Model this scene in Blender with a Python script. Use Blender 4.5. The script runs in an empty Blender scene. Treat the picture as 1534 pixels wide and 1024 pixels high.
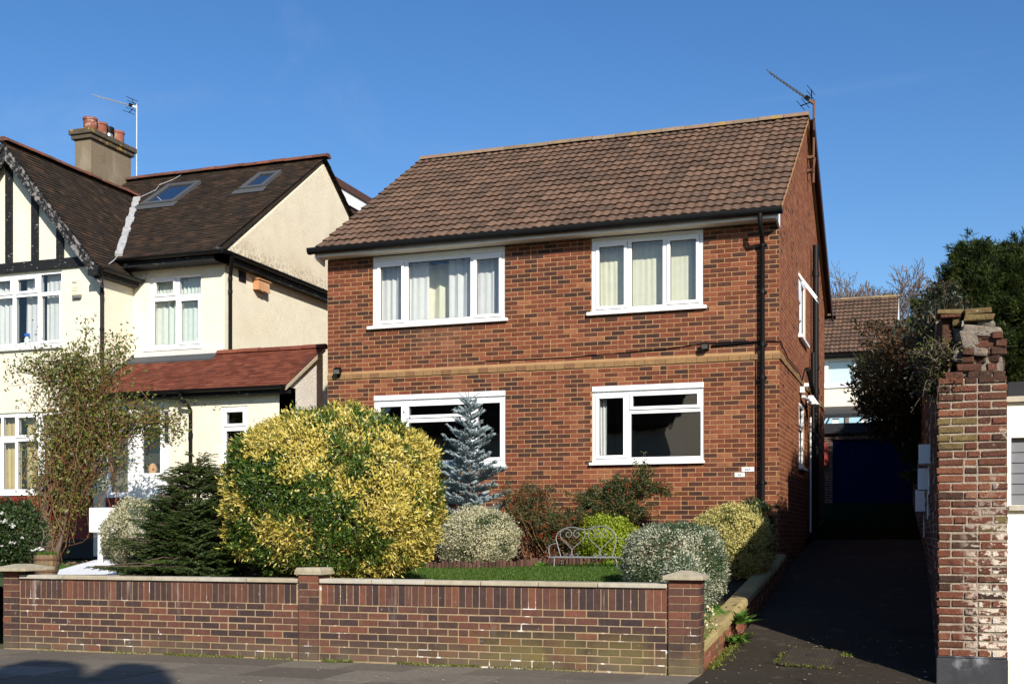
import bpy, bmesh, math, random
import numpy as np
from mathutils import Vector, Matrix

random.seed(7)
RNG = np.random.default_rng(11)
scene = bpy.context.scene
COL = scene.collection
rad = math.radians

# ------------------------------------------------------------------ camera model
F_PX, X_PP, Y_HZ, EYE = 1781.0, 767.0, 800.0, 1.31
YAW = rad(19.3)
_s, _c = math.sin(YAW), math.cos(YAW)

def P(px, py, d):
    """world point at depth d (metres along the view axis) seen at photo pixel (px, py)"""
    u = (px - X_PP) / F_PX
    v = (Y_HZ - py) / F_PX
    return Vector(((-_s + u * _c) * d, (_c + u * _s) * d, EYE + v * d))

def PY(px, py, Y):
    u = (px - X_PP) / F_PX
    return P(px, py, Y / (_c + u * _s))

# ------------------------------------------------------------------ materials
def _ramp(nt, cols):
    r = nt.nodes.new('ShaderNodeValToRGB')
    cr = r.color_ramp
    while len(cr.elements) < len(cols):
        cr.elements.new(0.5)
    for e, (p, c) in zip(cr.elements, cols):
        e.position = p
        e.color = (*c, 1)
    return r

def _mix(nt, fac, a, b, mode='MIX'):
    m = nt.nodes.new('ShaderNodeMix')
    m.data_type = 'RGBA'
    m.blend_type = mode
    for s, v in ((0, fac), (6, a), (7, b)):
        if hasattr(v, 'is_linked') or isinstance(v, bpy.types.NodeSocket):
            nt.links.new(v, m.inputs[s])
        elif s == 0:
            m.inputs[0].default_value = v
        else:
            m.inputs[s].default_value = (*v, 1)
    return m.outputs[2]

def _noise(nt, vec, scale, detail=4, rough=0.6, dist=0.0):
    n = nt.nodes.new('ShaderNodeTexNoise')
    n.inputs['Scale'].default_value = scale
    n.inputs['Detail'].default_value = detail
    n.inputs['Roughness'].default_value = rough
    n.inputs['Distortion'].default_value = dist
    nt.links.new(vec, n.inputs['Vector'])
    return n.outputs['Fac']

def _step(nt, v, lo, hi):
    m = nt.nodes.new('ShaderNodeMapRange')
    m.interpolation_type = 'SMOOTHSTEP'
    nt.links.new(v, m.inputs['Value'])
    m.inputs['From Min'].default_value = lo
    m.inputs['From Max'].default_value = hi
    return m.outputs[0]

def mk(name, cols, src=None, rough=0.85, spec=0.3, nscale=6.0, nvar=0.25, bump=0.0, bscale=40.0,
       bdist=0.01, stains=(), trans=0.0, metal=0.0, stretch=None, bdetail=4):
    """procedural material. src 'tint' = per-face attribute drives the ramp, 'noise' = noise drives it.
    stains: (scale, lo, hi, colour, strength[, stretch]) worn patches with their own shape."""
    m = bpy.data.materials.new(name)
    m.use_nodes = True
    nt = m.node_tree
    nt.nodes.clear()
    out = nt.nodes.new('ShaderNodeOutputMaterial')
    b = nt.nodes.new('ShaderNodeBsdfPrincipled')
    b.inputs['Roughness'].default_value = rough
    b.inputs['Specular IOR Level'].default_value = spec
    b.inputs['Metallic'].default_value = metal
    tc = nt.nodes.new('ShaderNodeNewGeometry').outputs['Position']
    vec = tc
    if stretch:
        mp = nt.nodes.new('ShaderNodeMapping')
        mp.inputs['Scale'].default_value = stretch
        nt.links.new(tc, mp.inputs['Vector'])
        vec = mp.outputs[0]
    if not isinstance(cols[0], (tuple, list)):
        cols = [(0, cols)]
    if len(cols) == 1:
        col = nt.nodes.new('ShaderNodeRGB')
        col.outputs[0].default_value = (*cols[0][1], 1)
        col = col.outputs[0]
    else:
        r = _ramp(nt, cols)
        if src == 'tint':
            a = nt.nodes.new('ShaderNodeAttribute')
            a.attribute_name = 'tint'
            sp = nt.nodes.new('ShaderNodeSeparateColor')
            nt.links.new(a.outputs['Color'], sp.inputs[0])
            nt.links.new(sp.outputs[0], r.inputs[0])
        else:
            nt.links.new(_noise(nt, vec, nscale, 5, 0.65), r.inputs[0])
        col = r.outputs[0]
    if nvar:
        n = _noise(nt, vec, nscale * 1.7, 6, 0.7)
        mr = nt.nodes.new('ShaderNodeMapRange')
        nt.links.new(n, mr.inputs['Value'])
        mr.inputs['From Min'].default_value = 0.25
        mr.inputs['From Max'].default_value = 0.75
        mr.inputs['To Min'].default_value = 1 - nvar
        mr.inputs['To Max'].default_value = 1 + nvar
        hs = nt.nodes.new('ShaderNodeHueSaturation')
        nt.links.new(mr.outputs[0], hs.inputs['Value'])
        nt.links.new(col, hs.inputs['Color'])
        col = hs.outputs[0]
    for st in stains:
        sc, lo, hi, c, k = st[:5]
        v = tc
        if len(st) > 5:
            mp = nt.nodes.new('ShaderNodeMapping')
            mp.inputs['Scale'].default_value = st[5]
            nt.links.new(tc, mp.inputs['Vector'])
            v = mp.outputs[0]
        f = _step(nt, _noise(nt, v, sc, 5, 0.62), lo, hi)
        mu = nt.nodes.new('ShaderNodeMath')
        mu.operation = 'MULTIPLY'
        nt.links.new(f, mu.inputs[0])
        mu.inputs[1].default_value = k
        if len(st) > 6:  # height band (z_lo, z_hi): strength fades from z_lo to z_hi
            sx = nt.nodes.new('ShaderNodeSeparateXYZ')
            nt.links.new(tc, sx.inputs[0])
            zf = nt.nodes.new('ShaderNodeMapRange')
            nt.links.new(sx.outputs[2], zf.inputs['Value'])
            zf.inputs['From Min'].default_value = st[6][0]
            zf.inputs['From Max'].default_value = st[6][1]
            m2 = nt.nodes.new('ShaderNodeMath')
            m2.operation = 'MULTIPLY'
            nt.links.new(mu.outputs[0], m2.inputs[0])
            nt.links.new(zf.outputs[0], m2.inputs[1])
            mu = m2
        if len(st) > 7:  # the same along x
            sx = nt.nodes.new('ShaderNodeSeparateXYZ')
            nt.links.new(tc, sx.inputs[0])
            xf = nt.nodes.new('ShaderNodeMapRange')
            nt.links.new(sx.outputs[0], xf.inputs['Value'])
            xf.inputs['From Min'].default_value = st[7][0]
            xf.inputs['From Max'].default_value = st[7][1]
            m2 = nt.nodes.new('ShaderNodeMath')
            m2.operation = 'MULTIPLY'
            nt.links.new(mu.outputs[0], m2.inputs[0])
            nt.links.new(xf.outputs[0], m2.inputs[1])
            mu = m2
        col = _mix(nt, mu.outputs[0], col, c)
    nt.links.new(col, b.inputs['Base Color'])
    if bump:
        bp = nt.nodes.new('ShaderNodeBump')
        bp.inputs['Strength'].default_value = bump
        bp.inputs['Distance'].default_value = bdist
        nt.links.new(_noise(nt, vec, bscale, bdetail, 0.6), bp.inputs['Height'])
        nt.links.new(bp.outputs[0], b.inputs['Normal'])
    sh = b.outputs[0]
    if trans:
        t = nt.nodes.new('ShaderNodeBsdfTranslucent')
        nt.links.new(col, t.inputs['Color'])
        mx = nt.nodes.new('ShaderNodeMixShader')
        mx.inputs[0].default_value = trans
        nt.links.new(sh, mx.inputs[1])
        nt.links.new(t.outputs[0], mx.inputs[2])
        sh = mx.outputs[0]
    nt.links.new(sh, out.inputs[0])
    return m

def mk_glass(name, tint=(0.93, 0.96, 0.96), refl=1.0, ior=1.68):
    m = bpy.data.materials.new(name)
    m.use_nodes = True
    nt = m.node_tree
    nt.nodes.clear()
    out = nt.nodes.new('ShaderNodeOutputMaterial')
    tr = nt.nodes.new('ShaderNodeBsdfTransparent')
    tr.inputs[0].default_value = (*tint, 1)
    gl = nt.nodes.new('ShaderNodeBsdfGlossy')
    gl.inputs['Roughness'].default_value = 0.02
    # Schlick reflectance from both sides: F0 + (1 - F0) * facing^5
    lw = nt.nodes.new('ShaderNodeLayerWeight')
    lw.inputs['Blend'].default_value = 0.5
    pw = nt.nodes.new('ShaderNodeMath')
    pw.operation = 'POWER'
    nt.links.new(lw.outputs['Facing'], pw.inputs[0])
    pw.inputs[1].default_value = 5
    f0 = min(0.9, ((ior - 1) / (ior + 1)) ** 2 * 1.7 * refl)
    mu = nt.nodes.new('ShaderNodeMath')
    mu.operation = 'MULTIPLY_ADD'
    mu.inputs[1].default_value = 1 - f0
    mu.inputs[2].default_value = f0
    mu.use_clamp = True
    nt.links.new(pw.outputs[0], mu.inputs[0])
    g = nt.nodes.new('ShaderNodeNewGeometry')
    n = _noise(nt, g.outputs['Position'], 2.5, 2, 0.5)
    bp = nt.nodes.new('ShaderNodeBump')
    bp.inputs['Strength'].default_value = 0.03
    bp.inputs['Distance'].default_value = 0.05
    nt.links.new(n, bp.inputs['Height'])
    nt.links.new(bp.outputs[0], gl.inputs['Normal'])
    mx = nt.nodes.new('ShaderNodeMixShader')
    nt.links.new(mu.outputs[0], mx.inputs[0])
    nt.links.new(tr.outputs[0], mx.inputs[1])
    nt.links.new(gl.outputs[0], mx.inputs[2])
    nt.links.new(mx.outputs[0], out.inputs[0])
    return m

# ------------------------------------------------------------------ objects
def tagp(o, label=None, cat=None, group=None, kind=None):
    for k, v in (('label', label), ('category', cat), ('group', group), ('kind', kind)):
        if v:
            o[k] = v
    return o

def thing(name, label, cat, loc=(0, 0, 0), group=None):
    o = bpy.data.objects.new(name, None)
    o.location = loc
    o.empty_display_size = 0.2
    COL.objects.link(o)
    return tagp(o, label, cat, group)

def base_of(o):
    v = Vector((0, 0, 0))
    while o is not None:
        v += o.location
        o = o.parent
    return v

def link(name, me, parent=None, loc=None):
    o = bpy.data.objects.new(name, me)
    COL.objects.link(o)
    if parent is not None:
        o.parent = parent
    elif loc is not None:
        o.location = loc
    return o

class MB:
    """collects boxes, tubes and faces in world coordinates, links them as ONE mesh object"""
    def __init__(self):
        self.v, self.f, self.m, self.t = [], [], [], []

    def face(self, pts, m=0, t=None):
        n = len(self.v)
        self.v += [tuple(p) for p in pts]
        self.f.append(tuple(range(n, n + len(pts))))
        self.m.append(m)
        self.t.append(random.random() if t is None else t)

    def box(self, x0, x1, y0, y1, z0, z1, m=0, t=None, skip=''):
        if x0 > x1: x0, x1 = x1, x0
        if y0 > y1: y0, y1 = y1, y0
        if z0 > z1: z0, z1 = z1, z0
        p = [(x0, y0, z0), (x1, y0, z0), (x1, y1, z0), (x0, y1, z0), (x0, y0, z1), (x1, y0, z1), (x1, y1, z1), (x0, y1, z1)]
        self.hexa(p, m, t)

    def hexa(self, p, m=0, t=None):
        n = len(self.v)
        self.v += [tuple(q) for q in p]
        t = random.random() if t is None else t
        for f in ((3, 2, 1, 0), (4, 5, 6, 7), (0, 1, 5, 4), (1, 2, 6, 5), (2, 3, 7, 6), (3, 0, 4, 7)):
            self.f.append(tuple(n + i for i in f))
            self.m.append(m)
            self.t.append(t)

    def obox(self, a, b, w, h, up=(0, 0, 1), m=0, t=None):
        """box along a->b, width w sideways, height h along up"""
        a, b = Vector(a), Vector(b)
        d = (b - a).normalized()
        s = d.cross(Vector(up)).normalized() * (w / 2)
        u = s.cross(d).normalized() * (h / 2)
        p = [a - s - u, a + s - u, b + s - u, b - s - u, a - s + u, a + s + u, b + s + u, b - s + u]
        self.hexa([p[0], p[1], p[2], p[3], p[4], p[5], p[6], p[7]], m, t)

    def tube(self, pts, r, n=6, m=0, t=None, cap=True):
        pts = [Vector(p) for p in pts]
        rs = r if isinstance(r, (list, tuple)) else [r] * len(pts)
        t = random.random() if t is None else t
        rings = []
        prev = None
        for i, p in enumerate(pts):
            a = pts[max(i - 1, 0)]
            b = pts[min(i + 1, len(pts) - 1)]
            d = (b - a)
            d = d.normalized() if d.length > 1e-9 else Vector((0, 0, 1))
            if prev is None:
                ref = Vector((0, 0, 1)) if abs(d.z) < 0.9 else Vector((1, 0, 0))
                s = d.cross(ref).normalized()
            else:
                s = (prev - d * prev.dot(d))
                s = s.normalized() if s.length > 1e-6 else d.orthogonal().normalized()
            prev = s
            q = d.cross(s)
            st = len(self.v)
            for k in range(n):
                an = 2 * math.pi * k / n
                self.v.append(tuple(p + (s * math.cos(an) + q * math.sin(an)) * rs[i]))
            rings.append(st)
        for i in range(len(rings) - 1):
            a, b = rings[i], rings[i + 1]
            for k in range(n):
                k2 = (k + 1) % n
                self.f.append((a + k, a + k2, b + k2, b + k))
                self.m.append(m)
                self.t.append(t)
        if cap:
            self.f.append(tuple(rings[0] + k for k in reversed(range(n))))
            self.f.append(tuple(rings[-1] + k for k in range(n)))
            self.m += [m, m]
            self.t += [t, t]

    def lathe(self, c, prof, n=20, m=0, t=None):
        c = Vector(c)
        t = random.random() if t is None else t
        st = len(self.v)
        for r, z in prof:
            for k in range(n):
                a = 2 * math.pi * k / n
                self.v.append((c.x + r * math.cos(a), c.y + r * math.sin(a), c.z + z))
        for i in range(len(prof) - 1):
            for k in range(n):
                k2 = (k + 1) % n
                self.f.append((st + i * n + k, st + i * n + k2, st + (i + 1) * n + k2, st + (i + 1) * n + k))
                self.m.append(m)
                self.t.append(t)
        self.f.append(tuple(st + k for k in reversed(range(n))))
        self.f.append(tuple(st + (len(prof) - 1) * n + k for k in range(n)))
        self.m += [m, m]
        self.t += [t, t]

    def prism(self, poly, off, m=0, t=None):
        """closed polygon (world points, CCW seen from outside) extruded by the vector off"""
        t = random.random() if t is None else t
        a = [Vector(p) for p in poly]
        b = [p + Vector(off) for p in a]
        self.face(list(reversed(b)), m, t)
        self.face(a, m, t)
        for i in range(len(a)):
            j = (i + 1) % len(a)
            self.face([a[j], a[i], b[i], b[j]], m, t)

    def build(self, name, mats, parent=None, smooth=False, loc=None, bevel=0):
        base = base_of(parent) if parent is not None else (Vector(loc) if loc is not None else Vector((0, 0, 0)))
        me = bpy.data.meshes.new(name)
        va = np.array(self.v, dtype=np.float32) - np.array(base, dtype=np.float32)
        me.from_pydata(va.tolist(), [], self.f)
        if not isinstance(mats, (list, tuple)):
            mats = [mats]
        for mm in mats:
            me.materials.append(mm)
        me.polygons.foreach_set('material_index', self.m)
        at = me.attributes.new('tint', 'FLOAT_COLOR', 'FACE')
        c = np.ones((len(self.f), 4), dtype=np.float32)
        c[:, 0] = self.t
        at.data.foreach_set('color', c.ravel())
        if smooth:
            me.polygons.foreach_set('use_smooth', [True] * len(self.f))
        me.update()
        o = link(name, me, parent, loc)
        if smooth:
            try:
                me.set_sharp_from_angle(angle=rad(40))
            except Exception:
                pass
        if bevel:
            bv = o.modifiers.new('Bevel', 'BEVEL')
            bv.width = bevel
            bv.segments = 2
            bv.limit_method = 'ANGLE'
        return o

# face maps: (u, w outward, z) -> world
def front(Yp):
    return lambda u, w, z: (u, Yp - w, z)

def side(Xp):   # faces +X, u = Y
    return lambda u, w, z: (Xp + w, u, z)

def plate(mb, fm, u0, u1, z0, z1, holes, w0, w1, m=0, t=None, back=True):
    """flat plate between depths w0 (inner) and w1 (outer) with rectangular holes (u0,u1,z0,z1)"""
    us = sorted({u0, u1, *[h for q in holes for h in q[:2] if u0 < h < u1]})
    zs = sorted({z0, z1, *[h for q in holes for h in q[2:] if z0 < h < z1]})
    def solid(i, j):
        if i < 0 or j < 0 or i >= len(us) - 1 or j >= len(zs) - 1:
            return False
        a, b = (us[i] + us[i + 1]) / 2, (zs[j] + zs[j + 1]) / 2
        return not any(q[0] < a < q[1] and q[2] < b < q[3] for q in holes)
    t = random.random() if t is None else t
    for i in range(len(us) - 1):
        for j in range(len(zs) - 1):
            if not solid(i, j):
                continue
            a, b, c, d = us[i], us[i + 1], zs[j], zs[j + 1]
            mb.face([fm(a, w1, c), fm(b, w1, c), fm(b, w1, d), fm(a, w1, d)], m, t)
            if back:
                mb.face([fm(b, w0, c), fm(a, w0, c), fm(a, w0, d), fm(b, w0, d)], m, t)
            if not solid(i - 1, j):
                mb.face([fm(a, w0, c), fm(a, w1, c), fm(a, w1, d), fm(a, w0, d)], m, t)
            if not solid(i + 1, j):
                mb.face([fm(b, w1, c), fm(b, w0, c), fm(b, w0, d), fm(b, w1, d)], m, t)
            if not solid(i, j - 1):
                mb.face([fm(a, w0, c), fm(b, w0, c), fm(b, w1, c), fm(a, w1, c)], m, t)
            if not solid(i, j + 1):
                mb.face([fm(a, w1, d), fm(b, w1, d), fm(b, w0, d), fm(a, w0, d)], m, t)

def fbox(mb, fm, u0, u1, w0, w1, z0, z1, m=0, t=None):
    a = fm(u0, w0, z0)
    b = fm(u1, w1, z1)
    mb.box(a[0], b[0], a[1], b[1], a[2], b[2], m, t)

def bricks(mb, fm, u0, u1, z0, z1, holes=(), course=0.0732, L=0.225, joint=0.010, prot=0.006, m=0, clip=None,
           tint=None, jit=0.0015, shift=0.0):
    """stretcher-bond bricks standing proud of the mortar plane, cut round the holes"""
    n = int(math.ceil((z1 - z0) / course - 1e-6))
    for k in range(n):
        za = z0 + k * course
        zb = min(za + course, z1)
        if zb - za < 0.025:
            continue
        zm = (za + zb) / 2
        a, b = (u0, u1) if clip is None else clip(zm)
        if b - a < 0.03:
            continue
        free = [(a, b)]
        for h in holes:
            if h[2] - 0.01 < zm < h[3] + 0.01:
                nf = []
                for p, q in free:
                    if h[1] <= p or h[0] >= q:
                        nf.append((p, q))
                    else:
                        if h[0] - p > 0.02: nf.append((p, h[0]))
                        if q - h[1] > 0.02: nf.append((h[1], q))
                free = nf
        off = (k % 2) * L / 2 + shift
        i = math.floor((a - u0 - off) / L) - 1
        while True:
            p = u0 + off + i * L
            if p > b:
                break
            cuts = [(p, p + L)]
            if random.random() < 0.05:
                cuts = [(p, p + L / 2), (p + L / 2, p + L)]
            for ca, cb in cuts:
                for fa, fb in free:
                    x0 = max(ca, fa) + joint / 2
                    x1 = min(cb, fb) - joint / 2
                    if x1 - x0 < 0.02:
                        continue
                    j = lambda: random.uniform(-jit, jit)
                    w = prot + j() * 0.6
                    tt = tint(x0, zm) if tint else random.random()
                    x0j, x1j, zaj, zbj = x0 + j(), x1 + j(), za + joint / 2 + j(), zb - joint / 2 + j()
                    e = 0.0025
                    q0 = [fm(x0j, -0.012, zaj), fm(x1j, -0.012, zaj), fm(x1j, -0.012, zbj), fm(x0j, -0.012, zbj)]
                    q1 = [fm(x0j + e, w, zaj + e), fm(x1j - e, w, zaj + e), fm(x1j - e, w, zbj - e), fm(x0j + e, w, zbj - e)]
                    nv = len(mb.v)
                    mb.v += q0 + q1
                    for f in ((4, 5, 6, 7), (0, 1, 5, 4), (1, 2, 6, 5), (2, 3, 7, 6), (3, 0, 4, 7)):
                        mb.f.append(tuple(nv + ii for ii in f))
                        mb.m.append(m)
                        mb.t.append(tt)
            i += 1

def curtain(fm, u0, u1, z0, z1, w, amp=0.025, wl=0.13, seed=0, top_gather=True):
    mb = MB()
    r = random.Random(seed)
    nu = max(8, int((u1 - u0) / 0.016))
    ph = r.uniform(0, 6)
    rows = 7
    for j in range(rows + 1):
        z = z0 + (z1 - z0) * j / rows
        for i in range(nu + 1):
            u = u0 + (u1 - u0) * i / nu
            a = 2 * math.pi * u / wl + ph + 1.3 * math.sin(u * 7 + ph) + 0.25 * math.sin(z * 2.2 + ph)
            k = amp * (0.55 + 0.45 * (j / rows)) * (0.7 + 0.5 * math.sin(u * 9 + ph))
            mb.v.append(fm(u + 0.008 * math.sin(a * 2), w + k * math.sin(a), z + (0.006 * math.sin(a * 3) if j in (0, rows) else 0)))
    W = nu + 1
    for j in range(rows):
        for i in range(nu):
            mb.f.append((j * W + i, j * W + i + 1, (j + 1) * W + i + 1, (j + 1) * W + i))
            mb.m.append(0)
            mb.t.append(0.5)
    return mb

def window(parent, fm, u0, u1, z0, z1, panes, sash=(), recess=0.03, sill=None, head=None, curtains=(), room=None,
           name='window', mats=None, label=None):
    """uPVC window: frame mesh is the part, its panes, sashes, sill, head and curtains are sub-parts"""
    M_ = mats or MAT
    mb = MB()
    plate(mb, fm, u0, u1, z0, z1, panes, -recess - 0.06, -recess)
    fr = mb.build(name, M_['upvc'], parent, bevel=0.004)
    for k, p in enumerate(panes):
        mg = MB()
        d = -recess - 0.035
        mg.face([fm(p[0], d, p[2]), fm(p[1], d, p[2]), fm(p[1], d, p[3]), fm(p[0], d, p[3])])
        mg.build('pane', M_['glass'], fr)
        gk = MB()
        g = 0.009
        plate(gk, fm, p[0], p[1], p[2], p[3], [(p[0] + g, p[1] - g, p[2] + g, p[3] - g)], d + 0.002, d + 0.012)
        gk.build('gasket', M_['rubber'], fr)
    for k in sash:
        p = panes[k]
        ms = MB()
        e = 0.048
        plate(ms, fm, p[0] - e, p[1] + e, p[2] - e, p[3] + e, [p], -recess + 0.002, -recess + 0.02)
        ms.build('sash', M_['upvc'], fr, bevel=0.004)
        mg = MB()
        plate(mg, fm, p[0] - e - 0.006, p[1] + e + 0.006, p[2] - e - 0.006, p[3] + e + 0.006, [(p[0] - e, p[1] + e, p[2] - e, p[3] + e)], -recess - 0.001, -recess + 0.0025)
        mg.build('seal', M_['seal'], fr)  # dark ring standing in for the shadow line round the sash
    if sill:
        ms = MB()
        fbox(ms, fm, sill[0], sill[1], -recess - 0.02, sill[4] if len(sill) > 4 else 0.07, sill[2], sill[3])
        ms.build('sill', M_['upvc'], fr, bevel=0.006)
    if head:
        ms = MB()
        fbox(ms, fm, head[0], head[1], -recess - 0.05, head[4], head[2], head[3])
        ms.build('head_board', M_['upvc_old'], fr, bevel=0.004)
    for k, cu in enumerate(curtains):
        ca, cb, za, zb, w, mat = cu[:6]
        kw = cu[6] if len(cu) > 6 else {}
        c = curtain(fm, ca, cb, za, zb, -recess - w, seed=int(abs(ca * 100)) + k, **kw)
        c.build('curtain', M_[mat], fr, smooth=True)
    return fr

def room_box(mb, fm, u0, u1, z0, z1, depth, wall_t, m=0):
    """inside faces of a room behind an opening"""
    a, b = u0, u1
    w0, w1 = -wall_t, -depth
    q = lambda *p: mb.face([fm(*x) for x in p], m, 0.5)
    q((a, w1, z0), (b, w1, z0), (b, w1, z1), (a, w1, z1))
    q((a, w0, z0), (a, w1, z0), (a, w1, z1), (a, w0, z1))
    q((b, w1, z0), (b, w0, z0), (b, w0, z1), (b, w1, z1))
    q((a, w0, z0), (b, w0, z0), (b, w1, z0), (a, w1, z0))
    q((a, w1, z1), (b, w1, z1), (b, w0, z1), (a, w0, z1))

# ------------------------------------------------------------------ roofs
def roll_tiles(mb, O, U, V, N, width, length, gauge=0.30, tw=0.30, m=0, roll=0.024, lip=0.024, samp=12):
    O, U, V, N = Vector(O), Vector(U).normalized(), Vector(V).normalized(), Vector(N).normalized()
    nr = int(round(length / gauge))
    gauge = length / nr
    nt = int(round(width / tw))
    tw = width / nt
    for r in range(nr):
        for k in range(nt):
            jh = random.uniform(-0.004, 0.004)
            jv = random.uniform(-0.006, 0.006)
            t = random.random()
            st = len(mb.v)
            for i in range(samp + 1):
                x = i / samp
                # one bold roll and one small one per tile, pan between
                h = roll * (max(0, math.cos(2 * math.pi * (x - 0.12))) ** 1.3 + 0.75 * max(0, math.cos(2 * math.pi * (x - 0.62))) ** 1.6)
                u = U * ((k + x) * tw)
                lo = O + u + V * (r * gauge + jv) + N * (h + lip + jh)
                mid = O + u + V * ((r + 0.06) * gauge + jv) + N * (h + lip + jh + 0.003)
                hi = O + u + V * ((r + 1.02) * gauge) + N * (h + jh)
                dn = O + u + V * (r * gauge + jv + 0.03) + N * (h * 0.55 - 0.006)
                mb.v += [tuple(dn), tuple(lo), tuple(mid), tuple(hi)]
            for i in range(samp):
                a = st + i * 4
                for q in range(3):
                    mb.f.append((a + q, a + 4 + q, a + 5 + q, a + 1 + q))
                    mb.m.append(m)
                    mb.t.append(t)

def plain_tiles(mb, O, U, V, N, width, length, gauge=0.10, tw=0.165, m=0, lip=0.013, keep=None, jit=0.004):
    O, U, V, N = Vector(O), Vector(U).normalized(), Vector(V).normalized(), Vector(N).normalized()
    nr = int(round(length / gauge))
    gauge = length / nr
    nt = int(round(width / tw))
    tw = width / nt
    for r in range(nr):
        off = (r % 2) * 0.5
        for k in range(-1, nt):
            a = max(0, (k + off) * tw)
            b = min(width, (k + 1 + off) * tw)
            if b - a < 0.02:
                continue
            c = O + U * ((a + b) / 2) + V * ((r + 0.5) * gauge)
            if keep and not keep(c):
                continue
            t = random.random()
            j = random.uniform(-jit, jit)
            h1 = lip + random.uniform(0, 0.006)
            h2 = h1 + random.uniform(-0.004, 0.004)
            g = 0.0015
            p = lambda u, v, h: O + U * u + V * v + N * h
            v0 = r * gauge + j
            v1 = (r + 1.12) * gauge
            mb.face([p(a + g, v0, h1), p(b - g, v0, h2), p(b - g, v1, 0.001), p(a + g, v1, 0.001)], m, t)
            mb.face([p(a + g, v0 + 0.002, -0.004), p(b - g, v0 + 0.002, -0.004), p(b - g, v0, h2), p(a + g, v0, h1)], m, t)
            mb.face([p(b - g, v0, h2), p(b - g, v0, -0.004), p(b - g, v1, -0.004), p(b - g, v1, 0.001)], m, t)

def ridge_row(mb, a, b, r=0.11, step=0.42, m=0, squash=0.75, tints=None):
    a, b = Vector(a), Vector(b)
    L = (b - a).length
    d = (b - a) / L
    n = max(1, int(round(L / step)))
    s = d.cross(Vector((0, 0, 1))).normalized()
    for k in range(n):
        p0 = a + d * (L * k / n + 0.004)
        p1 = a + d * (L * (k + 1) / n - 0.004)
        jz = random.uniform(-0.006, 0.006)
        t = random.random()
        st = len(mb.v)
        ns = 8
        for p, ex in ((p0, 1.0), (p1, 1.03)):
            for i in range(ns + 1):
                an = math.pi * i / ns
                mb.v.append(tuple(p + s * (math.cos(an) * r * ex) + Vector((0, 0, (math.sin(an) * r * squash - r * 0.45) * ex + jz))))
        for i in range(ns):
            mb.f.append((st + i, st + ns + 1 + i, st + ns + 2 + i, st + i + 1))
            mb.m.append(m)
            mb.t.append(t)
        mb.f.append(tuple(st + i for i in range(ns + 1)))
        mb.f.append(tuple(st + ns + 1 + i for i in reversed(range(ns + 1))))
        mb.m += [m, m]
        mb.t += [t, t]

def gutter(mb, a, b, r=0.055, m=0, brackets=1.0, n=8):
    """half-round gutter with brackets, from a to b"""
    a, b = Vector(a), Vector(b)
    d = (b - a).normalized()
    s = d.cross(Vector((0, 0, 1))).normalized()
    st = len(mb.v)
    for p in (a, b):
        for rr in (r, r - 0.006):
            for i in range(n + 1):
                an = math.pi + math.pi * i / n
                mb.v.append(tuple(p + s * (math.cos(an) * rr) + Vector((0, 0, math.sin(an) * rr))))
    W = n + 1
    for lay in (0, 1):
        for i in range(n):
            q = (st + lay * W + i, st + lay * W + i + 1, st + 2 * W + lay * W + i + 1, st + 2 * W + lay * W + i)
            mb.f.append(q if lay else tuple(reversed(q)))
            mb.m.append(m)
            mb.t.append(0.5)
    for i in (0, n):
        mb.f.append((st + i, st + W + i, st + 3 * W + i, st + 2 * W + i))
        mb.m.append(m)
        mb.t.append(0.5)
    for e in (0, 2):
        mb.f.append(tuple(st + e * W + i for i in range(W)))
        mb.m.append(m)
        mb.t.append(0.5)
    L = (b - a).length
    k = max(1, int(round(L / brackets)))
    for i in range(k + 1):
        p = a + d * min(max(L * i / k, 0.03), L - 0.03)
        q0, q1 = p - d * 0.022, p + d * 0.022
        st = len(mb.v)
        for q in (q0, q1):
            for j in range(n + 1):
                an = math.pi + math.pi * j / n
                mb.v.append(tuple(q + s * (math.cos(an) * (r + 0.008)) + Vector((0, 0, math.sin(an) * (r + 0.008) + 0.004))))
        for j in range(n):
            mb.f.append((st + j + 1, st + j, st + W + j, st + W + j + 1))
            mb.m.append(m)
            mb.t.append(0.5)

# ------------------------------------------------------------------ foliage
def vnoise(p, seed=0):
    """cheap smooth 3-D value noise in [0,1], p (N,3)"""
    p = np.asarray(p, dtype=np.float64)
    i = np.floor(p).astype(np.int64)
    f = p - i
    f = f * f * (3 - 2 * f)
    def h(a):
        n = (a[:, 0] * 374761393 + a[:, 1] * 668265263 + a[:, 2] * 2147483647 + seed * 974634541) & 0xFFFFFFFF
        n = ((n ^ (n >> 13)) * 1274126177) & 0xFFFFFFFF
        n = (n ^ (n >> 16)) & 0xFFFF
        return n / 65535.0
    r = 0
    for dx in (0, 1):
        for dy in (0, 1):
            for dz in (0, 1):
                w = (f[:, 0] if dx else 1 - f[:, 0]) * (f[:, 1] if dy else 1 - f[:, 1]) * (f[:, 2] if dz else 1 - f[:, 2])
                r = r + w * h(i + np.array([dx, dy, dz]))
    return r

def unit(a):
    return a / np.maximum(np.linalg.norm(a, axis=1, keepdims=True), 1e-9)

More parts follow.
